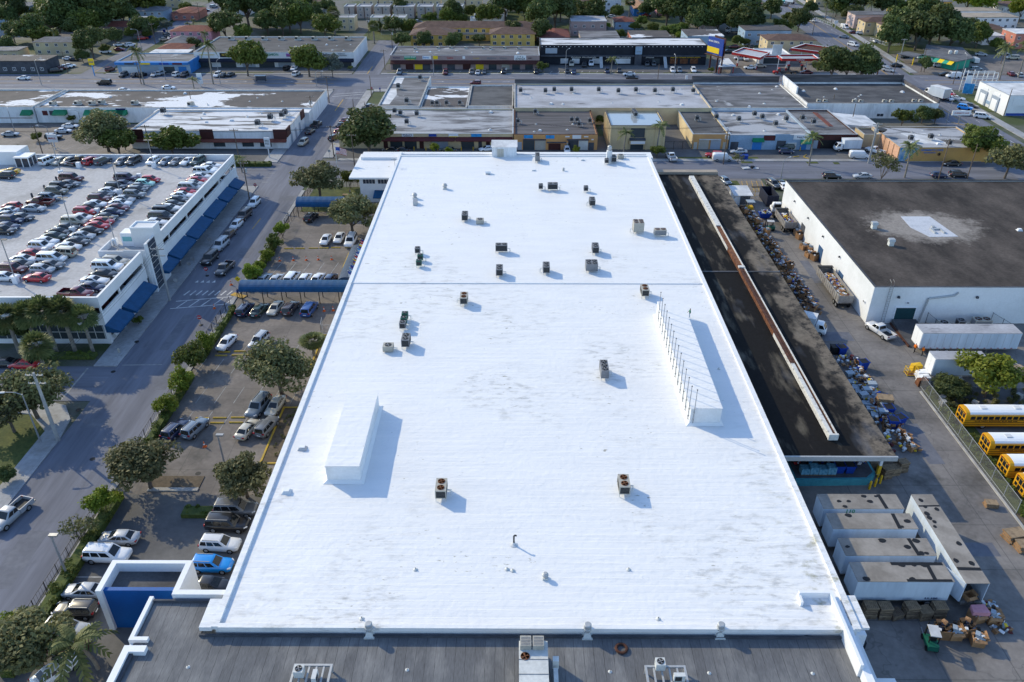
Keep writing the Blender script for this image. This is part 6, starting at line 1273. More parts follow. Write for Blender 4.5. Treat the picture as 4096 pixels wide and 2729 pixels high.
fars('cars among the houses',(('sedan','white',-181.2,299.7,180,'white sedan on the avenue at far left'),('sedan','maroon',-167.5,350.8,0,'maroon sedan on the residential street corner'),('suv','white',-166.7,359.9,50,'white SUV facing us on the residential street'),('pickup','white',-171.9,360.6,30,'white pickup truck beside a dark car, residential street'),('suv','red',-167.3,374.7,30,'red SUV on the residential street'),('pickup','beige',-156.9,372.7,20,'beige pickup truck below the pink flats'),('sedan','white',-154.6,377.0,40,'white sedan below the pink flats'),('suv','bluegrey',-158.8,382.2,60,'grey SUV left of the pink flats'),('suv','bluegrey',-166.0,439.0,60,'grey SUV higher on the residential street'),('sedan','navy',-164.9,451.6,10,'navy sedan at a white fence, residential street'),('suv','bluegrey',-164.4,463.6,60,'blue grey SUV near the top of the residential street'),('suv','white',-163.6,480.7,60,'white SUV at the very top of the residential street'),
  ('cargo_van','white',-240.1,399.8,20,'white van under trees at the left border'),('sedan','white',-171.6,346.4,10,'white sedan beside the tan flats trees'),('sedan','darkgrey',-177.3,331.7,0,'covered grey car behind the grey flat shops'),('sedan','white',-180.4,332.7,0,'white car behind the grey flat shops'),('suv','black',-174.9,311.7,30,'black SUV first beside the white end wall'),('sedan','darkred',-175.0,315.7,30,'dark red car beside the white end wall'),('sedan','white',-174.6,318.1,30,'white car third beside the white end wall'),('sedan','white',-173.9,320.0,30,'white car fourth beside the white end wall'),
  ('cargo_van','white',50.9,444.9,170,'white van by the carport drive'),('pickup','white',48.6,433.4,0,'white pickup truck below the carport drive'),('cargo_van','white',99.9,441.7,-80,'white van facing us on a side lane'),('sedan','red',66.8,436.8,0,'orange-red car beside the blue cottage'),('sedan','grey',-48.4,417.8,0,'grey car beside the courtyard flats'),
  ('cargo_van','white',156.8,403.2,-80,'white van on grass across the highway'),('sedan','maroon',156.5,390.3,0,'maroon car behind the white picket fence'),('pickup','white',159.3,389.7,0,'white pickup truck behind the white picket fence'),('sedan','red',157.5,458.5,0,'red car beside the highway near the top'),('sedan','blue',160.5,458.5,0,'blue car beside the highway near the top'),('sedan','bluegrey',160.7,471.4,0,'blue grey car beside the highway at the top'),('minivan','darkgrey',147.3,470.7,130,'dark van on the highway at the top'),('sedan','navy',202.0,453.4,0,'navy car on the lane left of the cypress trees')))
dup(P['box_truck'],(101.2,391.8,.02),rad(180),'white box truck under trees behind the petrol station',None,1.1,COL['white'])
dup(P['box_truck'],(152.3,480.0,.02),rad(125),'teal box truck at the top of the highway',None,1.1,(.03,.3,.32))
tt = thing('tow_truck','red tow truck carrying a flat deck at the petrol station','truck',(100.6,309.6,.02),rz=rad(180),local=True)
mb = MB(); mb.loft([ring(2.0,.5,1.3,1.0),ring(2.4,.45,1.35,1.02),ring(3.6,.5,1.25,.95),ring(3.8,.6,1.0,.8)]); mb.loft(ghouse(1.2,2.5,1.3,2.0,1.2,2.3,.98,.85)); mb.build('cab','red_paint',tt,smooth=True); glass(tt,(1.2,2.5,1.3,2.0,1.2,2.3,.98,.85),((.2,.9),)); MB().box(-5.5,1.1,-1.2,1.2,.8,1.05).build('deck','black',tt)
for x in (-3.5,2.9):
    for s in (-1,1): wheel(tt,x,s*.95,.48)
# ------------------------------------------------------------ trailers, tippers, buses
def trailer(label,x0,x1,y0,y1,z0,z1,roof,wheels,legs,group=None,axis='x',openrear=False,doors=None):
    t = thing('semi_trailer',label,'trailer',((x0+x1)/2,(y0+y1)/2,0),group)
    mb = MB()
    if openrear: mb.box(x0,x0+.08,y0,y1,z0,z1); mb.box(x1-.08,x1,y0,y1,z0,z1); mb.box(x0+.08,x1-.08,y1-.08,y1,z0,z1)
    else: mb.box(x0,x1,y0,y1,z0,z1)
    mb.build('body','trailer_white',t); MB().box(x0-.03,x1+.03,y0-.03,y1+.03,z1+.002,z1+.07).build('roof',roof,t)
    MB().box(x0+.03,x1-.03,y0+.03,y1-.03,z0-.2,z0-.002).build('floor','galv_dark',t)
    for wx,wy in wheels:
        q = MB()
        (q.tube((wx,wy-.15,.5),(wx,wy+.15,.5),.5,.5,16) if axis == 'x' else q.tube((wx-.15,wy,.5),(wx+.15,wy,.5),.5,.5,16)); q = q.build('wheel','tyre',t)
        if axis == 'x': MB().tube((wx,wy-.17,.5),(wx,wy-.14,.5),.28,.3,12).build('rim','rim',q)
    for lx,ly in legs: MB().box(lx-.08,lx+.08,ly-.08,ly+.08,0,z0-.2).build('landing_leg','steel',t)
    return t
gt = 'row of parked trailers'
for i,(y0,y1,lab) in enumerate(((70.5,73,'grey-roofed trailer with dark tar spots, farthest of four at the dock'),(67.2,69.7,'grey-roofed trailer second farthest at the dock'),(63.1,65.7,'grey-roofed trailer second nearest at the dock'),(59.4,62.1,'grey-roofed trailer nearest at the dock, tar along its edges'))):
    x0 = 36.6; x1 = 46.1+i*.25
    t = trailer(lab,x0,x1,y0,y1,1.2,4.0,'trailer_roof',((43.6,y0+.25),(44.9,y0+.25),(43.6,y1-.25),(44.9,y1-.25)),((38.5,y0+.4),(38.5,y1-.4)),gt)
    rr = random.Random(i); tp = lambda q: q.build('tar_patch','black',t)
    tp(MB().rbox(x1-2.1+.3*i*.2,(y0+y1)/2,4.076,4.09,.42,y1-y0-.05,rr.uniform(-.06,.06)))
    for k in range(6 if i != 1 else 3):
        cx,cy,r = rr.uniform(x0+.6,x1-.5),rr.choice((y0+.35,y1-.35,(y0+y1)/2)),rr.uniform(.2,.36)
        tp(MB().poly([(cx+r*1.25*math.cos(a)*rr.uniform(.8,1.15),cy+r*math.sin(a)*rr.uniform(.75,1.1)) for a in [q*math.pi/5 for q in range(10)]],4.074,4.092+k*.001))
    if i == 3: tp(MB().rbox(x1-3,y1-.2,4.074,4.1,5.6,.4,0)); tp(MB().rbox(x1-2.6,y0+.15,4.074,4.1,4.8,.3,0))
    if i == 0: text('110',.8,(39.8,y0-.01,3.6),'sign_green',t,wid=1.0,bold=True)
    if i == 3: text('53 100',.3,(45,y0-.01,1.5),'ink_navy',t,wid=1.4)
t = trailer('long trailer parked across the others with its rear doors open',48.0,50.5,59.2,73,1.2,4.0,'trailer_roof',((48.15,61.5),(48.15,62.8),(50.35,61.5),(50.35,62.8)),((48.4,70.5),(50.1,70.5)),gt,'y',True)
MB().add([(47.98,59.2,1.25),(47.98,59.2,3.98),(47.0,61.6,3.98),(47.0,61.6,1.25),(47.92,59.17,1.25),(47.92,59.17,3.98),(46.94,61.57,3.98),(46.94,61.57,1.25)],[(0,1,2,3),(4,7,6,5),(0,4,5,1),(2,6,7,3),(1,5,6,2),(0,3,7,4)]).build('rear_door','trailer_white',t)
MB().box(48.1,50.4,59.0,59.2,.95,1.3).build('bumper','galv_dark',t); rr = random.Random(9); tp(MB().rbox(49.25,71,4.076,4.09,2.5,.22,.02)); tp(MB().rbox(49.25,61.2,4.076,4.09,2.5,.42,-.03))
for k in range(10):
    cx,cy,r = rr.choice((48.4,48.7,49.9)),rr.uniform(61.8,72.5),rr.uniform(.2,.34); tp(MB().poly([(cx+r*math.cos(a),cy+r*1.2*math.sin(a)*rr.uniform(.8,1.1)) for a in [q*math.pi/5 for q in range(10)]],4.074,4.091+k*.001))
t = trailer('long white trailer behind the two orange-vested workers',66.2,82.2,111.3,114.3,1.15,4.0,'rf_ltgrey',((69.4,111.6),(70.9,111.6),(69.4,114),(70.9,114)),((77.5,111.7),(77.5,113.9)))
MB().box(66.12,66.198,111.4,112.75,1.2,3.95).box(66.12,66.198,112.8,114.2,1.2,3.95).build('rear_door','trim_white',t)
for k in range(14): MB().box(66.8+k*1.1,67.1+k*1.1,111.27,111.298,1.2,1.3).build('reflector','red_paint',t)
for k in range(12): MB().box(67.4+k*1.22,67.44+k*1.22,111.28,111.298,1.35,3.95).build('seam','galv',t)
t = trailer('short white trailer beside the leafy bush',64.8,72.9,103.6,106,1.0,3.9,'rf_ltgrey',((67,103.9),(67,105.7)),((71.5,104),(71.5,105.6))); MB().box(64.72,64.798,103.7,104.75,1.05,3.85).box(64.72,64.798,104.8,105.9,1.05,3.85).build('rear_door','trim_white',t)
def junk(name,x0,x1,y0,y1,z0,n,rnd,mats=('card','sign_white','card_dark','bin_blue','maroon','sign_yellow','bin_grey','cloth_white')):
    mb = MB()
    for k in range(n):
        x,y = rnd.uniform(x0,x1),rnd.uniform(y0,y1); s = rnd.uniform(.12,.42); e = min(x-x0,x1-x,y-y0,y1-y)
        mb.rbox(x,y,z0+rnd.uniform(-.1,.25)+min(.5,e*.5),z0+.2+rnd.uniform(.05,.4)+min(.5,e*.5),s*1.4,s,rnd.uniform(0,3),rnd.choice((0,0,0,1,2,2,3,4,5,6,6,7,7)),rnd.uniform(-.5,.5),rnd.uniform(-.5,.5))
    return mb,list(mats)
def tipper(label,x0,x1,y0,y1,zb,zt,cab):
    t = thing('tipper_truck' if cab else 'tipper_trailer',label,'truck' if cab else 'trailer',((x0+x1)/2,(y0+y1)/2,0)); mb = MB()
    mb.box(x0,x0+.1,y0,y1,zb,zt); mb.box(x1-.1,x1,y0,y1,zb,zt); mb.box(x0+.1,x1-.1,y0,y0+.1,zb,zt); mb.box(x0+.1,x1-.1,y1-.1,y1,zb,zt+.2); mb.box(x0+.1,x1-.1,y0+.1,y1-.1,zb,zb+.1); mb.build('tub','truck_grey',t)
    mb = MB(); n = int((y1-y0)/.9)
    for k in range(n): mb.box(x0-.06,x0-.002,y0+.3+k*.9,y0+.42+k*.9,zb,zt-.1)
    mb.build('rib','truck_grey',t); MB().box(x0-.05,x1+.05,y1-.9,y1,zt+.2,zt+.3).build('tarp_roll','black',t)
    for y in (y0+.9,y0+2.1):
        for s in (x0+.25,x1-.25):
            q = MB().tube((s-.16,y,.5),(s+.16,y,.5),.5,.5,16).build('wheel','tyre',t); MB().tube((s+(.17 if s > (x0+x1)/2 else -.17),y,.5),(s,y,.5),.28,.3,10).build('rim','rim',q)
    MB().box(x0+.6,x1-.6,y0+.2,y1+(1.5 if cab else .2),.7,zb-.002).build('chassis','black',t)
    if cab:
        q = thing('x',None,'x',local=True); bpy.data.objects.remove(q); LOCAL.pop(); xm = (x0+x1)/2
        mb = MB(); mb.loft([[(xm+yy*1.0,y1+xx,zz) for (xx,yy,zz) in ring(*s)] for s in ((3.0,.7,1.6,1.0),(3.2,.6,1.7,1.05),(4.4,.6,1.65,1.02),(5.4,.65,1.5,.9),(5.7,.8,1.2,.8))]); mb.loft([[(xm+yy,y1+xx,zz) for (xx,yy,zz) in r_] for r_ in ghouse(2.9,4.5,2.95,4.0,1.6,2.8,1.0,.9)]); cb = mb.build('cab','trim_white',t,smooth=True)
        MB().box(xm-.8,xm+.8,y1+2.78,y1+2.9,1.9,2.6).build('rear_window','glass',cb)
        for y in (y1+1.2,y1+2.2,y1+4.7):
            for s in (xm-.95,xm+.95): MB().tube((s-.16,y,.5),(s+.16,y,.5),.5,.5,14).build('wheel','tyre',t)
        for s in (-1,1): MB().tube((xm+s*.75,y1+2.7,.9),(xm+s*.75,y1+2.7,3.1),.07).build('exhaust_stack','steel',t)
    return t
rj = random.Random(5)
tipper('grey tipper truck with white cab, loaded with rubbish beside the wall',58.3,60.9,160.6,168.2,1.2,2.6,True); mb,ms = junk('',58.6,60.6,161.5,167,1.5,150,rj); o = mb.build('rubbish_load',ms,at=(59.6,164,1.3)); tag(o,'heap of mixed rubbish in the tub of the tipper truck','rubbish',kind='stuff')
tipper('long grey tipper trailer full of rubbish beside the white wall',58.1,60.8,126.6,138.6,1.2,2.7,False); mb,ms = junk('',58.4,60.5,127.2,136.8,1.6,330,rj); o = mb.build('rubbish_load',ms,at=(59.4,132,1.3)); tag(o,'long heap of colourful rubbish filling the tipper trailer','rubbish',kind='stuff')
def bus(label,x,y,L=11,hood=True):
    t = thing('school_bus',label,'bus',(x,y,0),'school buses behind the fence',local=True); W_ = 1.2
    def prof(xx,s=1,dz=0): return [(xx,yy*s,zz+dz) for yy,zz in ((-W_,.55),(-W_,2.2),(-W_*.97,2.55),(-W_*.8,2.8),(-W_*.45,2.92),(0,2.96),(W_*.45,2.92),(W_*.8,2.8),(W_*.97,2.55),(W_,2.2),(W_,.55))]
    mb = MB(); mb.loft([prof(0),prof(L)]); mb.build('body','bus_yellow',t)
    rp = lambda xx,k: [(xx,yy*k,zz) for yy,zz in ((-W_*.985,2.52),(-W_*.81,2.815),(-W_*.455,2.94),(0,2.98),(W_*.455,2.94),(W_*.81,2.815),(W_*.985,2.52),(0,2.45))]
    rf = MB().loft([rp(.55,1),rp(L-.5,1)]).build('roof','trim_white',t)
    for xx in (2.4,7.2): MB().box(xx,xx+.8,-.35,.35,2.98,3.06).build('roof_hatch','rf_white',rf)
    n = 11
    for k in range(n):
        for s in (-1,1): MB().box(.75+k*.86,1.42+k*.86,s*W_-.012 if s < 0 else W_-.01,-W_+.01 if s < 0 else W_+.012,1.72,2.25).build('window','glass',t)
    for s in (-1,1):
        for z in (.85,1.2,1.58): MB().box(.05,L-.1,-W_-.014 if s < 0 else W_,-W_ if s < 0 else W_+.014,z,z+.07).build('side_stripe','black',t)
    for y0,y1,z0,z1 in ((-.95,-.42,1.75,2.35),(.42,.95,1.75,2.35),(-.3,.3,1.65,2.4),(-.3,.3,.85,1.5),(-.95,-.42,1.0,1.5),(.42,.95,1.0,1.5)): MB().box(-.016,0,y0,y1,z0,z1).build('rear_window','glass',t)
    MB().box(-.03,0,-.85,.85,2.45,2.7).build('rear_sign','bus_yellow',t); o = text('SCHOOL BUS',.24,(-.04,0,2.57),'ink_black',t,rad(-90),wid=1.4)
    o = text('LUZ VIDA SCHOOL BUS 305 446',.22,(4.5,-W_-.02,1.42),'ink_black',t,wid=6)
    for y in (-.85,.85): MB().box(-.05,0,y-.12,y+.12,2.42,2.6).build('taillight','taillight',t)
    MB().box(-.2,0,-1.2,1.2,.45,.7).build('bumper','black',t)
    mb = MB(); mb.loft([[(L+xx,yy,zz) for yy,zz in ((-1,.6),(-1,1.5),(-.8,1.65),(.8,1.65),(1,1.5),(1,.6))] for xx in (0,1.6)]); mb.build('bonnet','bus_yellow',t)
    for xx in (2.9,L-.2):
        for s in (-1,1): wheel(t,xx,s*1.05,.48)
    return t
for i,(c,lab) in enumerate((((62.3,90.8),'school bus farthest back, its whole white roof in view'),((62.5,83.9),'second school bus from the bush'),((62.5,79.8),'third school bus from the bush'),((62.4,76.2),'nearest school bus, cut by the right border'))): bus(lab,63.9+.15*i,(92.4,85.9,81.3,77.6)[i])
def forklift(label,x,y,rz):
    t = thing('forklift',label,'forklift',(x,y,0),rz=rz,local=True)
    MB().loft([[(-1.1,-.5,.35),(-1.1,.5,.35),(-1.1,.5,1.0),(-1.1,-.5,1.0)],[(-.3,-.55,.3),(-.3,.55,.3),(-.3,.55,1.05),(-.3,-.55,1.05)],[(.8,-.55,.3),(.8,.55,.3),(.8,.55,.7),(.8,-.55,.7)]]).build('body','fork_green',t)
    for x_ in (-.75,.75):
        for s in (-1,1): MB().tube((x_,s*.42,.28),(x_,s*.6,.28),.28,.28,12).build('wheel','tyre',t)
    for x_,y_ in ((-.6,-.45),(-.6,.45),(.6,-.45),(.6,.45)): MB().box(x_-.04,x_+.04,y_-.04,y_+.04,.7,2.1).build('guard_post','black',t)
    MB().box(-.75,.75,-.52,.52,2.1,2.18).build('guard_roof','rf_white',t); MB().box(-.35,.1,-.28,.28,1.0,1.15).box(-.42,-.32,-.28,.28,1.1,1.6).build('seat','black',t)
    for s in (-.3,.3): MB().box(.95,1.05,s-.05,s+.05,.1,2.3).build('mast','black',t); MB().box(1.05,2.1,s-.06,s+.06,.12,.18).build('fork','steel',t)
    return t
forklift('green forklift with a white roof beside the tipper truck',55.7,162.4,rad(170)); forklift('green forklift lifting a carton at the bottom right',43.1,54.6,rad(80))

# ------------------------------------------------------------ poles, lamps, signs
def upole(x,y,h,label,mat='wood_pole',arm=True,can=0,r=.15,rz=0,arms=1):
    t = thing('utility_pole',label,'pole',(x,y,0),'utility poles',rad(rz),True)
    MB().tube((0,0,0),(0,0,h),r,r*.65,10).build('shaft',mat,t)
    for k in range(arms if arm else 0):
        z = h-.5-k*1.3; q = MB().box(-1.2,1.2,-.07,.07,z,z+.14).build('crossarm','wood_pole' if mat == 'wood_pole' else 'steel',t)
        for u in (-1.1,-.5,.5,1.1): MB().lathe(u,0,[(.05,z+.14),(.07,z+.26),(.03,z+.34)],8).build('insulator','ac_white',q)
    for k in range(can): a = k*2.1; MB().lathe(.4*math.cos(a),.4*math.sin(a),[(.2,h-2.6),(.22,h-2.5),(.22,h-1.7),(.12,h-1.6)],10).build('transformer','galv',t)
    return t
for x,y,h,lab,kw in (
 (-49.9,212.8,8.4,'leaning brown pole at the corner by the flagpole',{}),(-99.1,211.0,9.0,'brown pole with three transformers behind the garage',dict(can=3)),
 (-63.8,129.3,10.8,'tall grey pole on the pavement by the garage stair tower',dict(mat='conc_pole',r=.22,arms=2)),(-64.1,88.0,11.4,'tall grey pole at the grassy left corner',dict(mat='conc_pole',r=.27,arms=2)),
 (-63.5,179.6,9.5,'brown pole at the far garage corner with a wide crossarm',dict(can=1)),(94.4,207.4,10.8,'thick grey pole with transformers by the white vans',dict(mat='conc_pole',r=.3,can=3)),
 (96.9,209.2,8,'thin brown pole right beside the thick grey pole',dict(arm=False)),(107.4,194.8,10.5,'leaning brown pole in front of the mural wall, left of two',{}),(114.9,195.3,9,'leaning brown pole in front of the corner tree, right of two',dict(arm=False)),
 (55.3,206.3,9.3,'brown pole with transformers beside the parked white van',dict(can=2)),(-50.4,315.9,7.5,'brown pole on the corner left of the pink shops',{}),(-62.3,268.2,8.5,'tall brown pole at the end wall of the dark mall',{}),
 (-62.8,245.6,8,'brown pole with transformers beside the dark mall wall',dict(can=3)),(-52.4,258.5,3.6,'short brown pole at the end of the shop row roof',dict(arm=False)),(-49.4,276.0,7,'thin brown pole with a stop sign at the corner store',dict(arm=False)),
 (-130.1,213.3,8,'brown pole left of two in the mall car park',{}),(-103.5,256.1,6.5,'thin pole rising behind the streaked mall roof',dict(arm=False)),(-74.9,209.4,8.5,'brown pole at the right end of the mall wing',{}),(-42.8,204.7,8.5,'dark pole standing in front of the round oak',{}),
 (51.3,295.7,6.5,'thin brown pole on the near side of the avenue',dict(arm=False)),(-135.2,293.1,8,'brown pole beside the avenue palm at left',{}),(-169.8,309.9,8,'brown pole on the verge left of the residential street',{}),(-158.2,365.5,8.5,'brown pole on the residential street bend',{}),(-157.2,420.9,9,'brown pole higher up the residential street',{}),
 (-157.3,450.3,9,'brown pole at the top of the residential street',{}),(-66.8,380.7,9,'brown pole with transformers behind the fashion store',dict(can=2)),(-52.2,351.1,9,'brown pole left of the pink shops roof',dict(can=1)),(-55.4,398.1,9,'brown pole with wide crossarms behind the trees',dict(arms=2)),
 (137.7,299.4,7,'brown pole at the near side of the junction',dict(arm=False)),(152.9,330.2,9,'pale pole on the far side of the junction',dict(mat='conc_pole')),(140.7,338.2,6.5,'brown pole right of the price sign',dict(arm=False)),(154.6,314.2,8.5,'brown pole in front of the corner grocery',{}),(136.3,386.9,7.5,'brown pole beside the highway above the motel',dict(arm=False)),
 (157.7,294.6,7,'brown pole left of the white steel frame',dict(arm=False)),(191.9,327.4,8.5,'brown pole behind the right avenue palm',{}),(101.4,257.7,5.5,'thin pole against the white corner store wall',dict(arm=False)),(101.6,240.8,7,'thin pole left of the red lean-to',dict(arm=False)),(154.2,252.9,8.5,'thin pole at the corner of the white workshop',dict(arm=False)),(87.9,400.2,7,'thin pole behind the black store',dict(arm=False)),(130.8,209.5,5.5,'thin pole on the pavement at the right corner',dict(arm=False))):
    upole(x,y,h,lab,**kw)
def lamp(x,y,h,label,rz=0,arm=2.2,mat='metal_pole',head='white_pole'):
    t = thing('street_lamp',label,'street lamp',(x,y,0),'street lamps',rad(rz),True)
    MB().tube((0,0,0),(0,0,h),.13,.08,8).build('post',mat,t); MB().path([(0,0,h-.1),(arm*.4,0,h+.35),(arm,0,h+.45)],.06,6).build('arm',mat,t)
    MB().loft([[(arm-.1,-.12,h+.36),(arm-.1,.12,h+.36),(arm-.1,.1,h+.52),(arm-.1,-.1,h+.52)],[(arm+.7,-.15,h+.38),(arm+.7,.15,h+.38),(arm+.65,.08,h+.5),(arm+.65,-.08,h+.5)]]).build('lamp_head',head,t)
for x,y,h,lab,rz in ((-66.4,87.6,8.2,'curved arm street lamp on the left corner lawn',185),(-130.9,238.5,5,'lamp post in the mall car park beside the big tree',180),(-150.0,235.6,6,'white lamp post at the left of the mall car park',120),(-131.4,221.0,5.5,'twin lamp post by a car park hedge',180),
   (-128.7,299.4,9.5,'tall white lamp post on the avenue before the blue store',175),(-170.3,291.3,8.5,'white lamp post at the far left of the avenue',60),(-158.8,352.3,8,'lamp post on the residential street bend',180),(-106.6,293.3,8,'lamp post beside an avenue palm',80),(-72.0,302.5,9,'lamp post behind the dense avenue tree',180),(-30.8,306.2,8.5,'lamp post in front of the pink shops',20),
   (18.5,306.4,9,'lamp post in front of the black store left end',60),(57.1,296.2,9,'lamp post in front of the black store right end',90),(162.2,298.7,9,'lamp post beside the white van on the avenue',80),(131.8,243.8,9,'tall pale lamp post by the highway corner',80),(-96.4,396.5,7,'lamp post left of the courtyard trees',0),(-78.2,395.2,7,'lamp post in front of the courtyard flats',0),(-64.6,421.4,9,'slim lamp post between courtyard flats',0),(-109.2,217.7,5,'lamp post among trees behind the garage',20),(-71.0,289.5,5,'thin lamp at the avenue corner',0),(67.2,194.3,5,'leaning lamp post at the yard gate',40)): lamp(x,y,h,lab,rz)
for x,y,h,lab in ((-50.7,63.1,6.6,'dark shoebox lamp post in the hedge, bottom left'),(-38.5,81.6,6.0,'dark shoebox lamp post behind the small oak')):
    t = thing('car_park_lamp',lab,'street lamp',(x,y,0)); t['local'] = 1; MB().tube((0,0,0),(0,0,h),.14,.1,8).build('post','metal_pole',t); MB().box(-.2,.75,-.22,.22,h,h+.2).build('lamp_head','steel',t)
for x,y,h,lab in ((-104.2,175.4,6.5,'garage roof lamp at the rear left'),(-85.5,163.3,7,'garage roof lamp near the mint green hatchback'),(-86.0,142.9,7.2,'garage roof lamp in the middle double row'),(-85.7,121.7,8,'garage roof lamp nearest the red sedan, front left'),(-85.1,181.1,6.5,'garage roof lamp at the rear parapet'),(-75.4,137.5,5.5,'thin garage roof lamp by the stair tower'),(-102.8,181.0,0,''),(-85.4,173.3,0,''),(-85.5,152.4,0,''),(-86.5,133.3,0,'')):
    t = thing('roof_lamp' if h else 'lamp_plinth',lab or 'bare white lamp plinth among parked cars on the garage roof','lamp' if h else 'plinth',(x,y,7.5),'garage roof lamps' if h else 'bare lamp plinths'); t['local'] = 1
    MB().box(-.42,.42,-.42,.42,0,1.3).build('plinth','trim_white',t)
    if h: MB().tube((0,0,1.3),(0,0,h),.1,.08,8).build('post','metal_pole',t); MB().box(-.95,-.15,-.2,.2,h,h+.16).build('lamp_head','rf_tan',t); MB().box(.15,.95,-.2,.2,h,h+.16).build('lamp_head','rf_tan',t)
for x,y in ((-103.8,172.3),(-103.7,166.8),(-103.9,161.9),(-103.6,156.5)): o = MB().lathe(0,0,[(.22,0),(.22,.8),(.15,.95)],10).build('bollard','slate',loc=(x,y,7.5)); tag(o,'grey bollard on the pale kerb between garage rows','bollard','grey kerb bollards')
o = MB().box(-.4,.4,-14,14,0,.15).build('kerb_strip','kerb',loc=(-101.2,154,7.5)); tag(o,'pale kerb strip dividing garage rows at the left','kerb')
def sign(x,y,h,label,shape,col,s=None,rz=0,base=False):
    t = thing('road_sign',label,'sign',(x,y,0),None,rad(rz),True); MB().tube((0,0,0),(0,0,h),.04,.04,6).build('post','metal_pole',t)
    n,a0,r = (8,math.pi/8,.42) if shape == 'oct' else (4,math.pi/4,.5) if shape == 'sq' else (4,0,.6)
    MB().loft([[(r*math.cos(a0+i*2*math.pi/n),yy,h+r*math.sin(a0+i*2*math.pi/n)) for i in range(n)] for yy in (-.05,-.02)]).build('plate',col,t)
    if s: text(s,.3,(0,-.06,h),'sign_white' if col == 'red_paint' else 'ink_black',t,wid=.62,bold=True)
    if base: MB().lathe(0,0,[(.35,0),(.35,.08),(.1,.14)],12).build('foot','black',t)
sign(-63.0,183.8,2.3,'red stop sign on the pavement at the far garage corner','oct','red_paint','STOP'); sign(-60.3,139.5,1.5,'small red stop sign on a weighted foot in the street, farther','oct','red_paint','STOP',0,True); sign(-55.0,120.3,1.6,'small red stop sign on a weighted foot in the street, nearer','oct','red_paint','STOP',0,True)
sign(-51.9,132.9,2.7,'yellow diamond walking person sign at the crossing','dia','sign_yellow','A'); sign(-66.7,113.4,1.9,'grey back of a stop sign at the garage corner','oct','galv'); sign(-64.0,133.7,2,'round-backed sign on the garage pavement','oct','galv'); sign(-50.6,210.9,2,'grey back of a sign at the corner by the flagpole','oct','galv'); sign(-3.7,308.0,2.2,'grey back of a stop sign before the pink shops','oct','galv')
sign(-63.6,140.0,2.4,'thin parking sign post, nearest on the garage pavement','sq','ac_grey'); sign(-63.5,142.0,2.4,'thin parking sign post, second on the garage pavement','sq','ac_grey'); sign(-63.5,151.7,2.4,'thin parking sign post beside the silver big SUV','sq','ac_grey'); sign(-49.7,279.0,2.1,'red stop sign on the thin pole at the corner store','oct','red_paint','STOP')
def pylon(x,y,w_,h0,h1,label,board,txt,ink,post='white_pole',rz=0):
    t = thing('shop_sign',label,'sign',(x,y,0),None,rad(rz),True); MB().box(-.14,.14,-.1,.1,0,h0).build('post',post,t); MB().box(-w_/2,w_/2,-.16,.16,h0,h1).build('board',board,t)
    if txt: text(txt,(h1-h0)*.32,(0,-.18,(h0+h1)/2),ink,t,wid=w_*.8,bold=True)
pylon(-157.7,305.6,1.9,3.9,6.2,'yellow and blue pylon sign on the grassy street corner','sign_yellow','SALE','sign_blue','sign_cyan'); pylon(-112.4,289.6,1.8,1.0,4.6,'white pylon sign with a green cap on the avenue','sign_white','MALL','sign_cyan'); pylon(-67.0,210.8,1.5,3.2,5.6,'white shop sign on a pale post by the clipped hedge','sign_white','OFFICE\nSPACE','ink_grey'); pylon(135.9,244.4,5.6,2.6,4.0,'wide white roof sign above the corner cafe','sign_white',"GUEMBO'S CAFE",'red_paint','steel'); pylon(155.7,280.0,3.2,.3,3.6,'leaning blue banner board on the corner grass','sign_cyan',None,'ink_navy',rz=-20); pylon(131.7,299.3,2.2,1,4.2,'tall poster board beside the twin avenue trees','rust',None,'ink_navy','black',70); pylon(-128.7,217.6,2.6,2.2,4.4,'small stacked shop sign in the mall car park','sign_white','MALL','red_paint'); pylon(61.8,296.5,.9,.3,2.4,'small white standing sign on the avenue kerb','sign_white',None,'ink_navy'); pylon(159.7,319.7,1.6,1,3.6,'white sign board by the grocery shrub','sign_white',None,'ink_navy'); pylon(152.7,404.7,1.8,2,3.4,'white sign on grass across the highway','sign_white',None,'ink_navy')
t = thing('bus_shelter','glass bus shelter with a pale green roof on the avenue','shelter',(-92.7,295.8,0)); t['local'] = 1; MB().box(-2,2,-.7,.9,2.4,2.5).build('roof','ac_white',t); MB().box(-1.9,1.9,.75,.8,.3,2.3).build('back_panel','window',t); MB().box(-1.4,1.4,.2,.6,.42,.5).build('bench','galv',t)
for sx in (-1.9,1.9): MB().box(sx-.05,sx+.05,.75,.85,0,2.4).build('post','steel',t)
cone = proto('traffic_cone','cone'); MB().box(-.22,.22,-.22,.22,0,.05).build('base','cone',cone); MB().lathe(0,0,[(.16,.05),(.04,.78)],12).build('body','cone',cone); MB().lathe(0,0,[(.118,.36),(.092,.52)],12).build('band','sign_white',cone)
for pts,lab,g in (((-47.8,146.2,-45.1,146.5,-42.5,146.6,-40.1,146.8,-37.4,146.9),'orange cone in the row of five across the car park','row of five cones'),):
    for i in range(0,len(pts),2): dup(cone,(pts[i],pts[i+1],0),0,lab,g,1.15)
for x,y,lab in ((-33.9,148.6,'orange cone by the yellow kerb corner'),(-34.5,125.4,'orange cone right of the blue minivan, left of a pair'),(-32.9,125.6,'orange cone right of the blue minivan, right of a pair'),(-54.4,135.6,'orange cone in the street beside the yellow sign'),(-54.6,126.3,'orange cone on the hatched crossing'),(-43.1,86.7,'orange cone alone behind the parked pale sedans'),(-33.8,138.6,'orange cone beside the flag-lined canopy')): dup(cone,(x,y,0),0,lab,'cones',1.15)
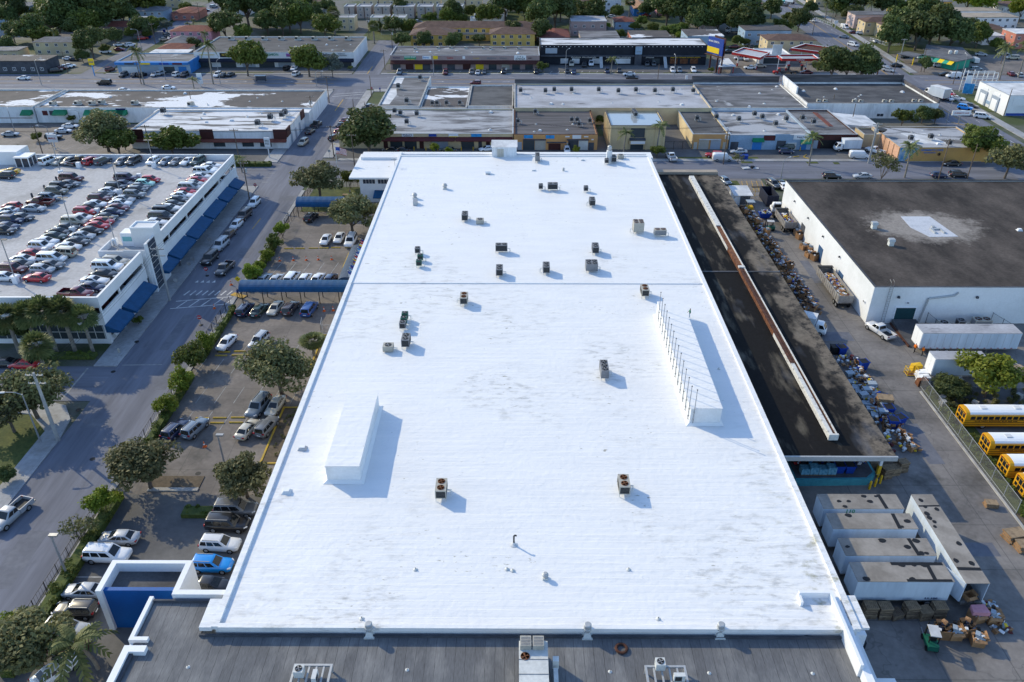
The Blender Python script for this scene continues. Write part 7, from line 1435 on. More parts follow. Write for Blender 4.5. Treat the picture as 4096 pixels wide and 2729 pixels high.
ws_ = proto('wheel_stop','wheel stop'); MB().loft([[(-.9,-.12,0),(-.9,.12,0),(-.88,.07,.14),(-.88,-.07,.14)],[(.9,-.12,0),(.9,.12,0),(.88,.07,.14),(.88,-.07,.14)]]).build('bar','kerb_yellow',ws_)
pts = (-48.1,111.4,-48.3,110.3,-45.6,111.6,-45.6,110.4,-43.3,110.4,-43.1,93.3,-43.1,92.1,-40.5,93.4,-40.4,92.2,-45.6,93.2,-39.6,111.7,-47.4,152.1,-45.1,152.2,-42.3,152.3,-40.1,152.4,-37.7,152.6,-34.8,152.7)
for i in range(0,len(pts),2): dup(ws_,(pts[i],pts[i+1],.01),0,'yellow wheel stop bar on the car park slabs','yellow wheel stops',(1.1,1.2,1.2))
for i in range(15): dup(ws_,(-38+i*2.5,215.3,.01),rad(-35 if i % 2 else 0),'yellow wheel stop before the cream shop row','shop row wheel stops')
bol = proto('bollard','bollard'); MB().lathe(0,0,[(.12,0),(.12,1.0),(.06,1.1)],10).build('post','safety_yellow',bol)
for x,y in ((45.9,78.5),(46.8,79.0),(47.7,79.6),(47.9,80.8)): dup(bol,(x,y,0),0,'yellow bollard guarding the dock corner','dock bollards',1.25)
for i in range(10): dup(bol,(-35+i*3.3,217.6,0),0,'yellow bollard along the cream shop fronts','shop bollards')
for x,y,r_ in ((76.6,212.5,20),(79.3,213.4,50),(79.0,211.6,-60),(79.2,217.7,0)): dup(ws_ if r_ else bol,(x,y,.05),rad(r_),'knocked-over yellow bar beside the car park palm','broken yellow bars')
# walkway canopies
def vault(label,x0,x1,y0,y1,z,posts,mat='awning',axis='x'):
    t = thing('walkway_canopy',label,'canopy',((x0+x1)/2,(y0+y1)/2,0)); n = 10; mb = MB(); W_ = ((y1-y0) if axis == 'x' else (x1-x0))/2; L = (x1-x0) if axis == 'x' else (y1-y0); k = max(2,int(L/1.3)); rr = []
    for i in range(k*2+1):
        u = L*i/(k*2); e = .03 if i % 2 else 0
        pr = [(-W_,z-.3)]+[(-W_*math.cos(math.pi*j/n),z+(W_*.62-e)*math.sin(math.pi*j/n)) for j in range(n+1)]+[(W_,z-.3)]
        rr.append([(x0+u,(y0+y1)/2+a,b) if axis == 'x' else ((x0+x1)/2-a,y0+u,b) for a,b in pr])
    mb.loft(rr); mb.build('cover',mat,t)
    for a,b in posts: MB().box(a-.06,a+.06,b-.06,b+.06,0,z-.2).build('post','black',t)
vault('long dark blue vaulted walkway canopy crossing the car park',-50.2,-30.6,127.8,131.2,2.9,[(x,y) for x in (-49.9,-46.1,-42.6,-39.2,-35.8,-32.2) for y in (128.2,130.8)])
vault('short dark blue vaulted canopy at the far end of the car park',-49.6,-39,168.9,172.9,2.9,[(x,y) for x in (-49.3,-45.5,-41.5) for y in (169.3,172.5)])
vault('grey blue vaulted canopy running along the warehouse wall',-33,-29.6,131.4,146,2.8,[(-32.7,y) for y in (135,139,143.5)],'canopy_grey','y')
# flags
def flag(x,y,z,label,cols,rz,pole=True,sc=1):
    t = thing('flag',label,'flag',(x,y,z),'flags on the warehouse edge',rz,True)
    if pole: MB().tube((0,0,-.2),(1.5,0,1.1),.03,.03,6).build('pole','white_pole',t)
    n = 8; mb = MB()
    for r_,c in enumerate(cols):
        z1,z0 = -.0-r_*1.1/len(cols),-(r_+1)*1.1/len(cols)
        for i in range(n):
            f = lambda u: (1.5-.05+.0*u-u*1.3,.12*math.sin(u*7),1.05-u*.75)
            a,b = f(i/n),f((i+1)/n); mb.quad((a[0],a[1],a[2]+z1),(b[0],b[1],b[2]+z1),(b[0],b[1]-.03,b[2]+z0),(a[0],a[1]-.03,a[2]+z0),r_)
    mb.build('cloth',list(cols),t); t.scale = (sc,)*3
FB = ('red_paint','sign_white','sign_blue','sign_yellow','sign_cyan')
for i,(y,cols,lab) in enumerate(((143.2,(2,0,1,0),'striped flag highest in the line of flags'),(142,(0,1,2),'red white blue flag in the line of flags'),(140.8,(3,2,0),'yellow over blue flag in the line of flags'),(139.2,(4,1,4),'pale blue and white flag, farther of two alike'),(137.5,(2,1,2),'blue white blue flag in the line of flags'),(135.8,(0,1,0),'red white red flag in the line of flags'),(134.2,(3,2,0,3),'yellow blue red flag in the line of flags'),(131.8,(2,0),'dark blue and red flag in the line of flags'),(130.6,(4,1,4,1),'pale blue striped flag beside the long canopy'),(129.2,(2,1),'blue over white flag lowest in the line'))): flag(-28.7,y,5.2,lab,[FB[k] for k in cols],math.pi,sc=1.05)
t = thing('flagpole','tall white flagpole with a striped flag at the lawn corner','flagpole',(-43.4,187.2,0)); t['local'] = 1
MB().tube((0,0,0),(0,0,11.2),.09,.05,8).build('shaft','white_pole',t); MB().lathe(0,0,[(.03,11.2),(.12,11.3),(.03,11.45)],8).build('finial','ink_gold',t)
fx = lambda u: (.1+u*2.6,.25*math.sin(u*5),10.6-.5*u); mb = MB()
for r_ in range(13):
    for i in range(8):
        a,b = fx(i/8),fx((i+1)/8); z1,z0 = -r_*.125,-(r_+1)*.125; m_ = 2 if (r_ < 7 and i < 3) else r_ % 2
        mb.quad((a[0],a[1],a[2]+z1),(b[0],b[1],b[2]+z1),(b[0],b[1],b[2]+z0),(a[0],a[1],a[2]+z0),m_)
mb.build('cloth',['red_paint','sign_white','sign_blue'],t)
# fences
def fence(label,pts,h,mat='black',step=2.6,mesh=None,rails=(.15,1),pick=0,name='fence',pm='black'):
    t = thing(name,label,'fence',(pts[0][0],pts[0][1],0)); mb = MB(); mm = MB()
    for (x0,y0),(x1,y1) in zip(pts,pts[1:]):
        d = math.hypot(x1-x0,y1-y0); n = max(1,round(d/step))
        for i in range(n+1): u = i/n; MB().tube((x0+(x1-x0)*u,y0+(y1-y0)*u,0),(x0+(x1-x0)*u,y0+(y1-y0)*u,h+.1),.05,.05,6).build('post',mat,t)
        for z in rails: mb.tube((x0,y0,z*h),(x1,y1,z*h),.03,.03,5)
        if pick:
            for i in range(int(d/pick)): u = i*pick/d; mm.tube((x0+(x1-x0)*u,y0+(y1-y0)*u,.1),(x0+(x1-x0)*u,y0+(y1-y0)*u,h),.018,.018,4)
        elif mesh: mm.quad((x0,y0,.05),(x1,y1,.05),(x1,y1,h),(x0,y0,h))
    mb.build('rail',mat,t)
    if mm.f: mm.build('pickets' if pick else 'mesh',pm if pick else mesh,t)
    return t
fence('black railing along the street beside the near hedge',[(-52.1,56),(-52.1,76.5)],1.5,pick=.5); fence('black railing along the street by the round bushes',[(-52.1,81),(-52.1,104)],1.5,pick=.5); fence('black railing along the street up to the crossing',[(-52.1,108),(-52.1,127.5)],1.7,pick=.4)
fence('tall black sliding gate at the far end of the car park',[(-50.8,156),(-50.8,166.5)],2.2,step=3.4,pick=.25,name='gate'); fence('black railing enclosing the far lawn',[(-50.5,167),(-50.2,188),(-39,188)],1.5,pick=.6)
fence('chain link fence between the yard and the school buses',[(62.45,74),(62.45,101.6),(74,101.6)],2.2,'galv',3,'chainlink'); fence('chain link enclosure at the corner of the bus yard',[(78,106.5),(80.5,100),(84,100)],2.2,'galv',2.6,'chainlink'); fence('chain link cage beside the warehouse wall palms',[(-33.5,119.5),(-33.2,117),(-30.5,117)],2,'galv',1.6,'chainlink')
fence('black steel gate beside the cream office block',[(41.6,218.8),(49.1,218.8)],2.3,pick=.3,name='gate'); fence('yellow barrier gate at the top of the yard',[(54.5,182.5),(61,183.5)],1.9,'safety_yellow',3.2,None,(.1,.55,1),name='gate'); fence('white picket fence with square posts across the highway',[(157.4,373),(160.2,362.2),(168.5,363.5)],1.6,'trim_white',2.4,None,(.2,.9),pick=.35,pm='trim_white')
fence('white wall-like fence beside the highway above',[(152.5,408),(150,425)],1.6,'trim_white',2.4,None,(.2,.9),pick=.3,pm='trim_white'); fence('chain link fence in front of the courtyard flats',[(-62,386),(-10,386)],2,'galv',5,'chainlink')
fence('mesh panel fence left of the ground air conditioners',[(71.9,121.4),(72.6,116.8)],2.2,'slate',2.4,'chainlink'); fence('mesh panel fence right of the ground air conditioners',[(83.2,121.4),(84.6,117)],2.2,'slate',2.4,'chainlink')
for x,k,lab in ((74.2,'low','first air conditioner on the ground by the storage wall'),(77,'one','second air conditioner on the ground by the storage wall'),(80.6,'wideb','twin-fan air conditioner on the ground by the storage wall')): ac(k,x,119.8,.02,lab,None,0,1.25)
# ------------------------------------------------------------ wires
def wires(label,ends,n=3,sp=.5,sag=1.2):
    t = thing('power_line',label,'cable',ends[0])
    for k in range(n):
        pts = []
        for (a,b) in zip(ends,ends[1:]):
            a,b = Vector(a),Vector(b); d = (b-a); s = Vector((-d.y,d.x,0)).normalized()*sp*(k-(n-1)/2)
            pts += [tuple(a+d*(i/8)+s-Vector((0,0,sag*4*(i/8)*(1-i/8)))) for i in range(9 if b == Vector(ends[-1]) else 8)]
        MB().path(pts,.022,4).build('wire','black',t)
wires('cables along the street from the grassy corner pole past the garage',[(-64.1,40,11),(-64.1,88,11),(-63.8,129.3,10.4),(-66.5,188.5,9.2)],3); wires('cables crossing behind the garage',[(-160,211,8.5),(-99.1,211.1,8.6),(-49.9,212.8,8),(6,214,8.5),(66,214,8.8),(94.5,207.6,10.2),(122,200,9.8)],3,.45,1.5); wires('cables beside the dark mall wall toward the avenue',[(-62.4,268.9,8.2),(-62.5,246,7.6),(-65,213,8.3)],2); wires('cables along the residential street',[(-163,325,7.6),(-158,372,8.2),(-152,430,8.6),(-150,470,8.6)],3)
# ------------------------------------------------------------ people
def person(label,x,y,z,rz,shirt,legs,stride=.25,bend=0,arm=.2):
    t = thing('person',label,'person',(x,y,z),None,rz,True)
    V = [(0,0,.95),(0,0,1.2),(.03*bend,0,1.42),(.05*bend,0,1.52),(.06*bend,0,1.62),(0,.1,.9),(stride*.5,.11,.5),(stride*.35,.11,.06),(stride*.35+.17,.11,.03),(0,-.1,.9),(-stride*.3,-.11,.5),(-stride,-.11,.1),(-stride+.15,-.11,.03),
         (0,.19,1.4),(-arm*.4,.25,1.14),(arm*.3,.25,.92),(arm*.4,.25,.82),(0,-.19,1.4),(arm*.5,-.25,1.14),(arm*1.4,-.24,.95),(arm*1.6,-.24,.86),(.05*bend+.01,0,1.74)]
    E = [(0,1),(1,2),(2,3),(3,4),(0,5),(5,6),(6,7),(7,8),(0,9),(9,10),(10,11),(11,12),(2,13),(13,14),(14,15),(15,16),(2,17),(17,18),(18,19),(19,20),(4,21)]
    Rr = [.145,.14,.15,.06,.095,.1,.07,.05,.045,.1,.07,.05,.045,.07,.05,.04,.035,.07,.05,.04,.035,.085]
    me = bpy.data.meshes.new('body'); me.from_pydata(V,E,[]); o = bpy.data.objects.new('tmp',me); C.objects.link(o)
    o.modifiers.new('s','SKIN'); o.modifiers.new('u','SUBSURF').levels = 1
    for v,r_ in zip(me.skin_vertices[0].data,Rr): v.radius = (r_,r_*(1.25 if r_ > .12 else 1))
    me.skin_vertices[0].data[0].use_root = True
    dg = bpy.context.evaluated_depsgraph_get(); m2 = bpy.data.meshes.new_from_object(o.evaluated_get(dg)); bpy.data.objects.remove(o)
    for k in (legs,shirt,'skin','black'): m2.materials.append(M[k])
    for p in m2.polygons:
        c = p.center; p.material_index = 3 if (c.z < .1 or (c.z > 1.68 and c.x < .06)) else 0 if c.z < .95 and abs(c.y) < .2 else 2 if (c.z > 1.5 or (abs(c.y) > .2 and c.z < 1.12)) else 1
        p.use_smooth = True
    m2.name = 'body'; b = bpy.data.objects.new('body',m2); C.objects.link(b); b.parent = t; return t
person('worker in an orange shirt walking, left one by the long trailer',65.9,111.9,0,rad(200),'orange_vest','cloth_dark',.32); person('worker in an orange shirt walking, right one by the long trailer',66.8,111.0,0,rad(190),'orange_vest','cloth_dark',.3)
person('person in dark clothes stepping out at the crossing by the canopy',-51.5,130.6,.15,rad(150),'cloth_blue','cloth_dark',.35); person('person in dark blue standing under the nearest far awning',-67.0,143.5,.15,rad(-20),'cloth_blue','cloth_dark',.15)
person('person in blue crossing at the corner store',-47.3,281.9,.1,rad(90),'sign_blue','cloth_dark',.25); person('person in a green top behind the right roof box',27.6,110.1,7.46,rad(180),'sign_green','cloth_white',.1); person('person sitting back at the picnic table on the far lawn',-40.0,182.7,.05,rad(180),'cloth_blue','cloth_dark',.1)
person('person in dark blue beside the dark mall wall, left of two',-63.3,268.6,.15,0,'cloth_blue','cloth_dark',.1); person('person in dark blue beside the dark mall wall, right of two',-62.9,268.9,.15,0,'cloth_blue','cloth_dark',.1); person('person at the open car door by the corner store',-49.4,262.2,0,0,'cloth_dark','cloth_dark',.1)
t = thing('picnic_table','wooden picnic table on the far lawn','table',(-40.6,181.5,.05)); t['local'] = 1; MB().box(-1,1,-.4,.4,.7,.78).build('top','wood',t); MB().box(-1,1,-.9,-.6,.42,.48).build('bench','wood',t); MB().box(-1,1,.6,.9,.42,.48).build('bench','wood',t)
for s in (-.8,.8): MB().box(s-.06,s+.06,-.8,.8,0,.7).build('leg','wood',t)
# ------------------------------------------------------------ yard clutter
def carton(w_,l,h,mat='card',flaps=True,fill=True):
    t = proto('cardboard_box','box'); mb = MB(); e = .04
    mb.box(-w_/2,w_/2,-l/2,-l/2+e,0,h).box(-w_/2,w_/2,l/2-e,l/2,0,h).box(-w_/2,-w_/2+e,-l/2+e,l/2-e,0,h).box(w_/2-e,w_/2,-l/2+e,l/2-e,0,h).box(-w_/2+e,w_/2-e,-l/2+e,l/2-e,0,.06); mb.build('walls',mat,t)
    if flaps: MB().add([(-w_/2,-l/2,h),(w_/2,-l/2,h),(w_/2,-l/2-.25,h-.12),(-w_/2,-l/2-.25,h-.12)],[(0,1,2,3)]).add([(w_/2,-l/2,h),(w_/2,l/2,h),(w_/2+.22,l/2,h+.12),(w_/2+.22,-l/2,h+.12)],[(0,1,2,3)]).build('flap',mat,t)
    if fill:
        mb,ms = junk('',-w_/2+.1,w_/2-.1,-l/2+.1,l/2-.1,h-.35,14,rj,('card','cloth_white','card_in','navy','maroon','card_dark','bin_grey','black')); mb.build('contents',ms,t)
    return t
CB = [carton(1.1,1.2,1.0),carton(1.0,1.1,.8,'card_dark'),carton(.9,.8,.6,'card',True,False),carton(1.2,1.2,1.15,'card_dark',False)]
rk = random.Random(21)
for i in range(58):
    y = 172.5-i*.82; x = 52.3+(i % 3)*.95+rk.uniform(-.3,.3)-(.3 if i > 40 else 0); dup(CB[rk.choice((0,0,1,1,2,3))],(x,y+rk.uniform(-.3,.3),.02+(.9 if i % 7 == 3 else 0)),rk.uniform(0,3),'brown carton of rubbish in the row along the dock roof edge','cartons along the dock',rk.uniform(.75,1.1))
for i in range(16): dup(CB[i % 4],(52.6+rk.uniform(0,2.8),86.5+i*1.4,.02),rk.uniform(0,3),'brown carton among grey totes at the near end of the dock','cartons at the near dock end',rk.uniform(.7,1))
for x,y,lab in ((60.9,159.3,'dark carton beneath a pallet by the white wall'),(60.9,157.4,'big brown carton in front of the first wall carton'),(60.1,152.1,'carton with blue bags on top by the wall door'),(61.1,151.1,'folded cartons bundle leaning on the white wall'),(60.0,148.3,'crushed carton in front of the folded bundle'),(60.7,146.9,'square carton nearest us along the white wall')): dup(CB[3 if 'big' in lab or 'square' in lab else 0],(x,y+.4,.02),rk.uniform(0,.6),lab,'cartons along the white wall',1.1)
for x,y,k,lab in ((49.5,57.5,0,'carton heaped with pink film by the open trailer'),(51.1,57.3,0,'carton of grey parts rightmost by the open trailer'),(44.8,55.4,3,'carton of blue stuff left in the front row'),(46.1,55.3,0,'carton of red and dark bags second in the front row'),(47.5,55.7,3,'taller carton with a lime strap in the front row'),(48.1,54.5,0,'carton standing alone in sun with a long shadow'),(49.2,59.2,2,'carton inside the open trailer')): dup(CB[k],(x,y+.4,1.25 if k == 2 else .02),rk.uniform(-.2,.4),lab,'cartons behind the trailers',1.12)
o = MB().poly([(-.9,-.5),(.9,-.6),(.8,.6),(-.7,.5)],0,.5).build('pink_film_bundle','pink',loc=(49.5,57.9,1.15)); tag(o,'lump of pink plastic film on top of a carton','plastic')
tote = proto('grey_tote','tote'); MB().loft([[(-.5,-.38,0),(.5,-.38,0),(.5,.38,0),(-.5,.38,0)],[(-.6,-.46,.62),(.6,-.46,.62),(.6,.46,.62),(-.6,.46,.62)]]).build('shell','bin_grey',tote); MB().box(-.63,.63,-.49,.49,.62,.68).build('lid','bin_grey',tote)
for i in range(24):
    k = i//3; dup(tote,(52.3+(i % 3)*1.05+rk.uniform(-.2,.2),94+k*1.4+rk.uniform(-.2,.2),.02+(.7 if (i % 4) == 1 else 0)),rk.uniform(-.3,.3)+(1.57 if i % 5 == 0 else 0),'pale grey plastic tote heaped beside the dock','grey totes')
bin_ = proto('wheelie_bin','bin'); MB().loft([[(-.42,-.42,.05),(.42,-.42,.05),(.42,.42,.05),(-.42,.42,.05)],[(-.55,-.55,1.15),(.55,-.55,1.15),(.55,.55,1.15),(-.55,.55,1.15)]]).build('tub','bin_blue',bin_); MB().box(-.5,.5,-.5,.5,1.152,1.17).build('inside','black',bin_)
for s in (-.6,.6): MB().box(min(s,s*.93),max(s,s*.93),-.6,.6,1.08,1.2).build('rim','bin_blue',bin_)
for x,y,lab in ((53.6,111.4,'tall blue bin beside a black one in the yard'),(55.5,107.0,'blue bin in the heap, upper right'),(54.7,97.4,'blue bin behind flattened cardboard'),(54.6,94.7,'blue bin with pink litter in the heap'),(54.1,91.7,'blue bin leaning on the heap, front left'),(55.3,92.3,'blue bin leaning on the heap, front right')): dup(bin_,(x,y,.02),rk.uniform(-.4,.4),lab,'blue bins in the yard',1.25)
b2 = dup(bin_,(52.6,111.6,.02),0,'black bin beside the tall blue bin in the yard',None,1.2)
for c in b2.children:
    if c.name.startswith(('tub','rim')): c.data = c.data.copy(); c.data.materials[0] = M['black']
for i,(x,lab) in enumerate(((42.4,'blue bin on the dock platform, left'),(43.7,'blue bin on the dock platform, right'))): dup(bin_,(x,80.6,1.13),0,lab,'blue bins on the platform',1.1)
wp = proto('water_pallet','bottles'); MB().box(-.6,.6,-.5,.5,.12,1.0).build('wrapped_bottles','water',wp); MB().box(-.62,.62,-.52,.52,0,.12).build('pallet','wood_dark',wp)
for i in range(4): dup(wp,(37.8+i*1.15,80.3,1.13),0,'wrapped pallet of blue water bottles on the dock platform','water pallets',(.9,1,1.0+.25*(i % 2)))
mb,ms = junk('',36.8,46.4,82,85,1.3,170,rj,('bin_blue','navy','black','red_paint','sign_cyan','card_dark','cloth_white','navy')); o = mb.build('loose_rubbish',ms,at=(41,83,1.13)); tag(o,'dark heap of bags and rubbish under the dock roof','rubbish',kind='stuff')
for x0,x1,y0,y1,n,lab in ((52,55,124.5,173,330,'loose litter strewn along the cardboard row'),(52,55.6,86,110,260,'loose litter heaped among grey totes'),(50.6,52.4,56,60,60,'loose litter behind the open trailer')):
    mb,ms = junk('',x0,x1,y0,y1,.05,n,rj); o = mb.build('loose_litter',ms,at=((x0+x1)/2,(y0+y1)/2,0)); tag(o,lab,'rubbish',kind='stuff')
def pallets(n,mat='wood_dark'):
    t = proto('pallet_stack','pallets')
    for k in range(n):
        z = k*.15; mb = MB(); dx,dy = rk.uniform(-.05,.05),rk.uniform(-.05,.05)
        for s in (-.45,0,.45): mb.box(-.6+dx,.6+dx,s-.05+dy,s+.05+dy,z,z+.1)
        for q in range(7): mb.box(-.6+dx+q*.18,-.6+dx+q*.18+.11,-.5+dy,.5+dy,z+.1,z+.13)
        mb.build('pallet',mat if k % 3 or k == 0 else 'wood',t)
    return t
PS = [pallets(10),pallets(7,'wood'),pallets(5)]
for x,y,k,r_,lab in ((48.9,80.9,0,.3,'pallet stack nearest the yellow bollards'),(50.2,81.6,1,.2,'pallet stack with a pale slatted top, middle'),(51.5,82.2,0,.25,'pallet stack with a pale slatted top, outermost'),(49.2,82.6,2,.5,'lower dark pallet stack behind the bollard stack'),(50.4,83.4,2,.6,'pallet stack at the back of the group'),(48.0,82.8,1,0,'pallet stack with a flat cardboard top under the roof edge'),
  (38.2,58.4,0,0,'pallet stack at the left end by the trailers, cardboard topped'),(39.7,58.3,0,.05,'second pallet stack by the nearest trailer'),(41.0,58.2,2,.3,'low untidy pallet stack by the nearest trailer'),(42.6,58.4,0,.1,'tallest pallet stack by the nearest trailer'),(44.0,58.2,1,.2,'pallet stack with a white sheet on top'),(45.6,58.4,0,0,'rightmost pallet stack by the nearest trailer')): dup(PS[k],(x,y,.02 if y > 70 or y < 60 else .02),r_,lab,'pallet stacks',1.12)
bd = proto('cardboard_bundle','cardboard');
for k in range(6): MB().rbox(rk.uniform(-.08,.08),rk.uniform(-.08,.08),k*.13,k*.13+.11,1.7,1.2,rk.uniform(-.1,.1)).build('sheet',('card','wood')[k % 2],bd)
for x,y,s,lab in ((60.0,75.4,.85,'small bundle of flattened cardboard on the yard kerb'),(59.9,69.8,1.3,'large bundle of flattened cardboard at the right border'),(60.3,68.1,1.2,'ribbed cardboard sheets below the large bundle'),(54.7,96.5,1.3,'flattened cardboard sheets on the grey tote heap'),(79.5,105.8,1.3,'flattened cardboard behind the leafy bush')): dup(bd,(x,y,.03 if 'tote' not in lab else .9),rk.uniform(-.2,.3),lab,'flattened cardboard',s)
t = thing('skip','blue skip heaped with rubbish beside the tipper truck','skip',(56.4,169.3,0)); t['local'] = 1; MB().loft([[(-.9,-.7,.2),(.9,-.7,.2),(.9,.7,.2),(-.9,.7,.2)],[(-1.4,-.9,1.3),(1.4,-.9,1.3),(1.4,.9,1.3),(-1.4,.9,1.3)]]).build('tub','bin_blue',t); mb,ms = junk('',-1.1,1.1,-.6,.6,1.1,40,rj); mb.build('load',ms,t)
t = thing('gatehouse','white flat-roofed gatehouse with a barred front','hut',(53.2,179.5,0)); MB().box(51.3,55.0,177,182,-.05,2.5).build('wall','trim_white',t); MB().add([(50.9,176.4,2.6),(55.4,176.4,2.6),(55.4,182.4,2.9),(50.9,182.4,2.9),(50.9,176.4,2.5),(55.4,176.4,2.5),(55.4,182.4,2.8),(50.9,182.4,2.8)],[(0,1,2,3),(4,7,6,5),(0,4,5,1),(1,5,6,2),(2,6,7,3),(3,7,4,0)]).build('roof','rf_white',t); MB().box(52.6,54.9,176.93,176.99,.2,2.3).build('opening','slate',t)
mb = MB();
for k in range(14): mb.tube((52.65+k*.17,176.85,.1),(52.65+k*.17,176.85,2.4),.03,.03,4)
mb.build('bars','galv',t)
t = thing('tool_cage','small metal booth with a pale roof beside the cartons','booth',(54.2,174.0,0)); t['local'] = 1; MB().box(-.9,.9,-.9,.9,2.1,2.25).build('roof','bin_grey',t); MB().box(-.7,.7,-.7,.7,.1,1.0).build('counter','safety_yellow',t)
for sx in (-.85,.85):
    for sy in (-.85,.85): MB().box(sx-.05,sx+.05,sy-.05,sy+.05,0,2.1).build('post','steel',t)
t = thing('container','dark blue open container against the white wall by the gate','container',(60,179,0)); MB().box(58.6,61.3,176,176.15,.2,2.7).box(58.6,61.3,182.4,182.5,.2,2.7).box(58.6,58.75,176.15,182.4,.2,2.7).box(61.15,61.3,176.15,182.4,.2,2.7).build('shell','navy',t); MB().box(58.75,61.15,176.15,182.4,.2,.4).build('floor','black',t)
t = thing('parasol','yellow parasol standing beside the short white trailer','parasol',(75.6,105.2,0)); t['local'] = 1; MB().tube((0,0,0),(0,0,2.4),.04,.04,6).build('pole','steel',t); MB().lathe(0,0,[(1.35,2.0),(.7,2.35),(.05,2.55)],8).build('canopy','sign_yellow',t)
t = thing('lift_cage','orange wire lift cage by the trailer rear','cage',(62.6,105.4,0)); t['local'] = 1; mb = MB()
for z in (.15,.7,1.2): mb.path([(-.8,-.6,z),(.8,-.6,z),(.8,.6,z),(-.8,.6,z),(-.8,-.6,z)],.04,5)
for x in (-.8,.8):
    for y in (-.6,.6): mb.tube((x,y,0),(x,y,1.25),.05)
mb.build('frame','safety_yellow',t); MB().box(-.78,.78,-.58,.58,.1,.14).build('floor','rust',t)
for x,y,s,m_,lab in ((63.9,104.6,.9,'trim_white','white plastic tank, upper, by the trailer rear'),(63.6,103.2,.9,'trim_white','white plastic tank, lower, by the trailer rear'),(63.9,106.6,.8,'safety_yellow','yellow hopper behind the trailer rear'),(63.0,102.4,.8,'rust','rusty cage crate at the fence corner'),(68.4,102.6,.9,'rf_white','white sheeted load in front of the trailer')): o = MB().loft([[(-s,-s*.7,0),(s,-s*.7,0),(s,s*.7,0),(-s,s*.7,0)],[(-s*.9,-s*.6,1.1),(s*.9,-s*.6,1.1),(s*.8,s*.6,1.2),(-s*.9,s*.6,1.0)]]).build('hopper' if 'hopper' in lab else 'tank' if 'tank' in lab else 'crate' if 'crate' in lab else 'sheeted_load',m_,loc=(x,y,.02)); tag(o,lab,'tank' if 'tank' in lab else 'crate')
blk = proto('block_pile','blocks')
for k in range(3): MB().rbox(rk.uniform(-.15,.15),0,k*.3,k*.3+.28,1.1-.2*k,.8,rk.uniform(-.2,.2)).build('block','concrete',blk)
for x,y,lab in ((64.3,98.3,'pile of grey blocks among weeds by the fence'),(63.9,97.0,'second pile of grey blocks nearer the first bus'),(68.5,96.9,'pale sheeted scrap heap behind the first bus'),(76.1,98.8,'grey scrap at the right border behind the bush')): dup(blk,(x,y,.02),rk.uniform(0,1),lab,'block piles in the bus yard')
o = MB().rbox(0,0,0,.15,2,1.4,.2).rbox(1.8,.3,0,.5,.8,.7,.3,1).rbox(2.6,-.1,0,.1,1.4,.9,-.2).build('dumped_mattress',['rf_white','black'],loc=(60.5,202.9,.1)); tag(o,'white mattresses and junk dumped on the kerb','mattress')
t = thing('dumpster','blue dumpster behind the bare sapling by the blue shops','dumpster',(61.7,210.6,0)); t['local'] = 1; MB().loft([[(-1,-.6,.1),(1,-.6,.1),(1,.6,.1),(-1,.6,.1)],[(-1.1,-.8,1.2),(1.1,-.8,1.2),(1.1,.7,1.5),(-1.1,.7,1.5)]]).build('tub','sign_blue',t); MB().box(-1.1,1.1,.2,.72,1.5,1.56).build('lid','black',t)
t = thing('satellite_dish','large dark mesh satellite dish on the cafe side','dish',(101.3,219.5,0)); t['local'] = 1; MB().tube((0,0,0),(0,0,4.6),.08,.08,8).build('mast','steel',t); MB().lathe(0,0,[(1.5,5.6),(1.2,5.2),(.7,4.85),(.15,4.7)],16).build('bowl','ac_coil',t)
for x,y,lab in ((-164.8,393.4,'blue household bin above the residential bend'),(-165.9,379.0,'blue household bin beside the red SUV')): dup(bin_,(x,y,0),0,lab,'household bins')
t = dup(P['box_truck'],(50.2,118.8,.02),rad(-28),'white box truck mostly hidden under the dock roof',None,.95,COL['white'])
hy = thing('fire_hydrant','yellow fire hydrant on the garage corner pavement','hydrant',(-65.4,111.1,.14)); hy['local'] = 1; MB().lathe(0,0,[(.2,0),(.14,.06),(.14,.55),(.18,.6),(.1,.78)],10).build('barrel','ac_beige',hy); MB().tube((-.25,0,.45),(.25,0,.45),.07).build('outlet','ac_beige',hy)

# ------------------------------------------------------------ vegetation: crowns of leaf cards, copied with their trunks
def leaves(name,cl,n,size,mat,rng,up=.5):
    "cl: clumps (centre, radius); n cards spread through and round them"
    cl = np.array(cl); w_ = cl[:,3]**2; idx = rng.choice(len(cl),n,p=w_/w_.sum()); d = rng.normal(size=(n,3)); d /= np.linalg.norm(d,axis=1)[:,None]
    r_ = cl[idx,3]*(.45+.55*rng.random(n)**.5)*rng.uniform(.85,1.12,n); p = cl[idx,:3]+d*r_[:,None]*[1,1,.8]
    nr = d*.6+rng.normal(size=(n,3))*.6+[0,0,up]; nr /= np.linalg.norm(nr,axis=1)[:,None]
    a = np.cross(nr,rng.normal(size=(n,3))); a /= np.linalg.norm(a,axis=1)[:,None]; b = np.cross(nr,a); s = size*rng.uniform(.6,1.35,n)[:,None]
    v = np.stack([p-a*s,p-b*s*.55,p+a*s+nr*s*-.2,p+b*s*.55],1).reshape(-1,3)
    me = bpy.data.meshes.new(name); me.vertices.add(4*n); me.vertices.foreach_set('co',v.ravel()); me.loops.add(4*n); me.loops.foreach_set('vertex_index',np.arange(4*n))
    me.polygons.add(n); me.polygons.foreach_set('loop_start',np.arange(n)*4); me.polygons.foreach_set('loop_total',np.full(n,4))
    ct = rng.random(len(cl)); t = np.clip(ct[idx]*.6+rng.random(n)*.5-.05,0,1); at = me.attributes.new('tone','FLOAT','FACE'); at.data.foreach_set('value',t.astype(np.float32)); me.materials.append(M[mat]); me.update(); me.validate(); return me
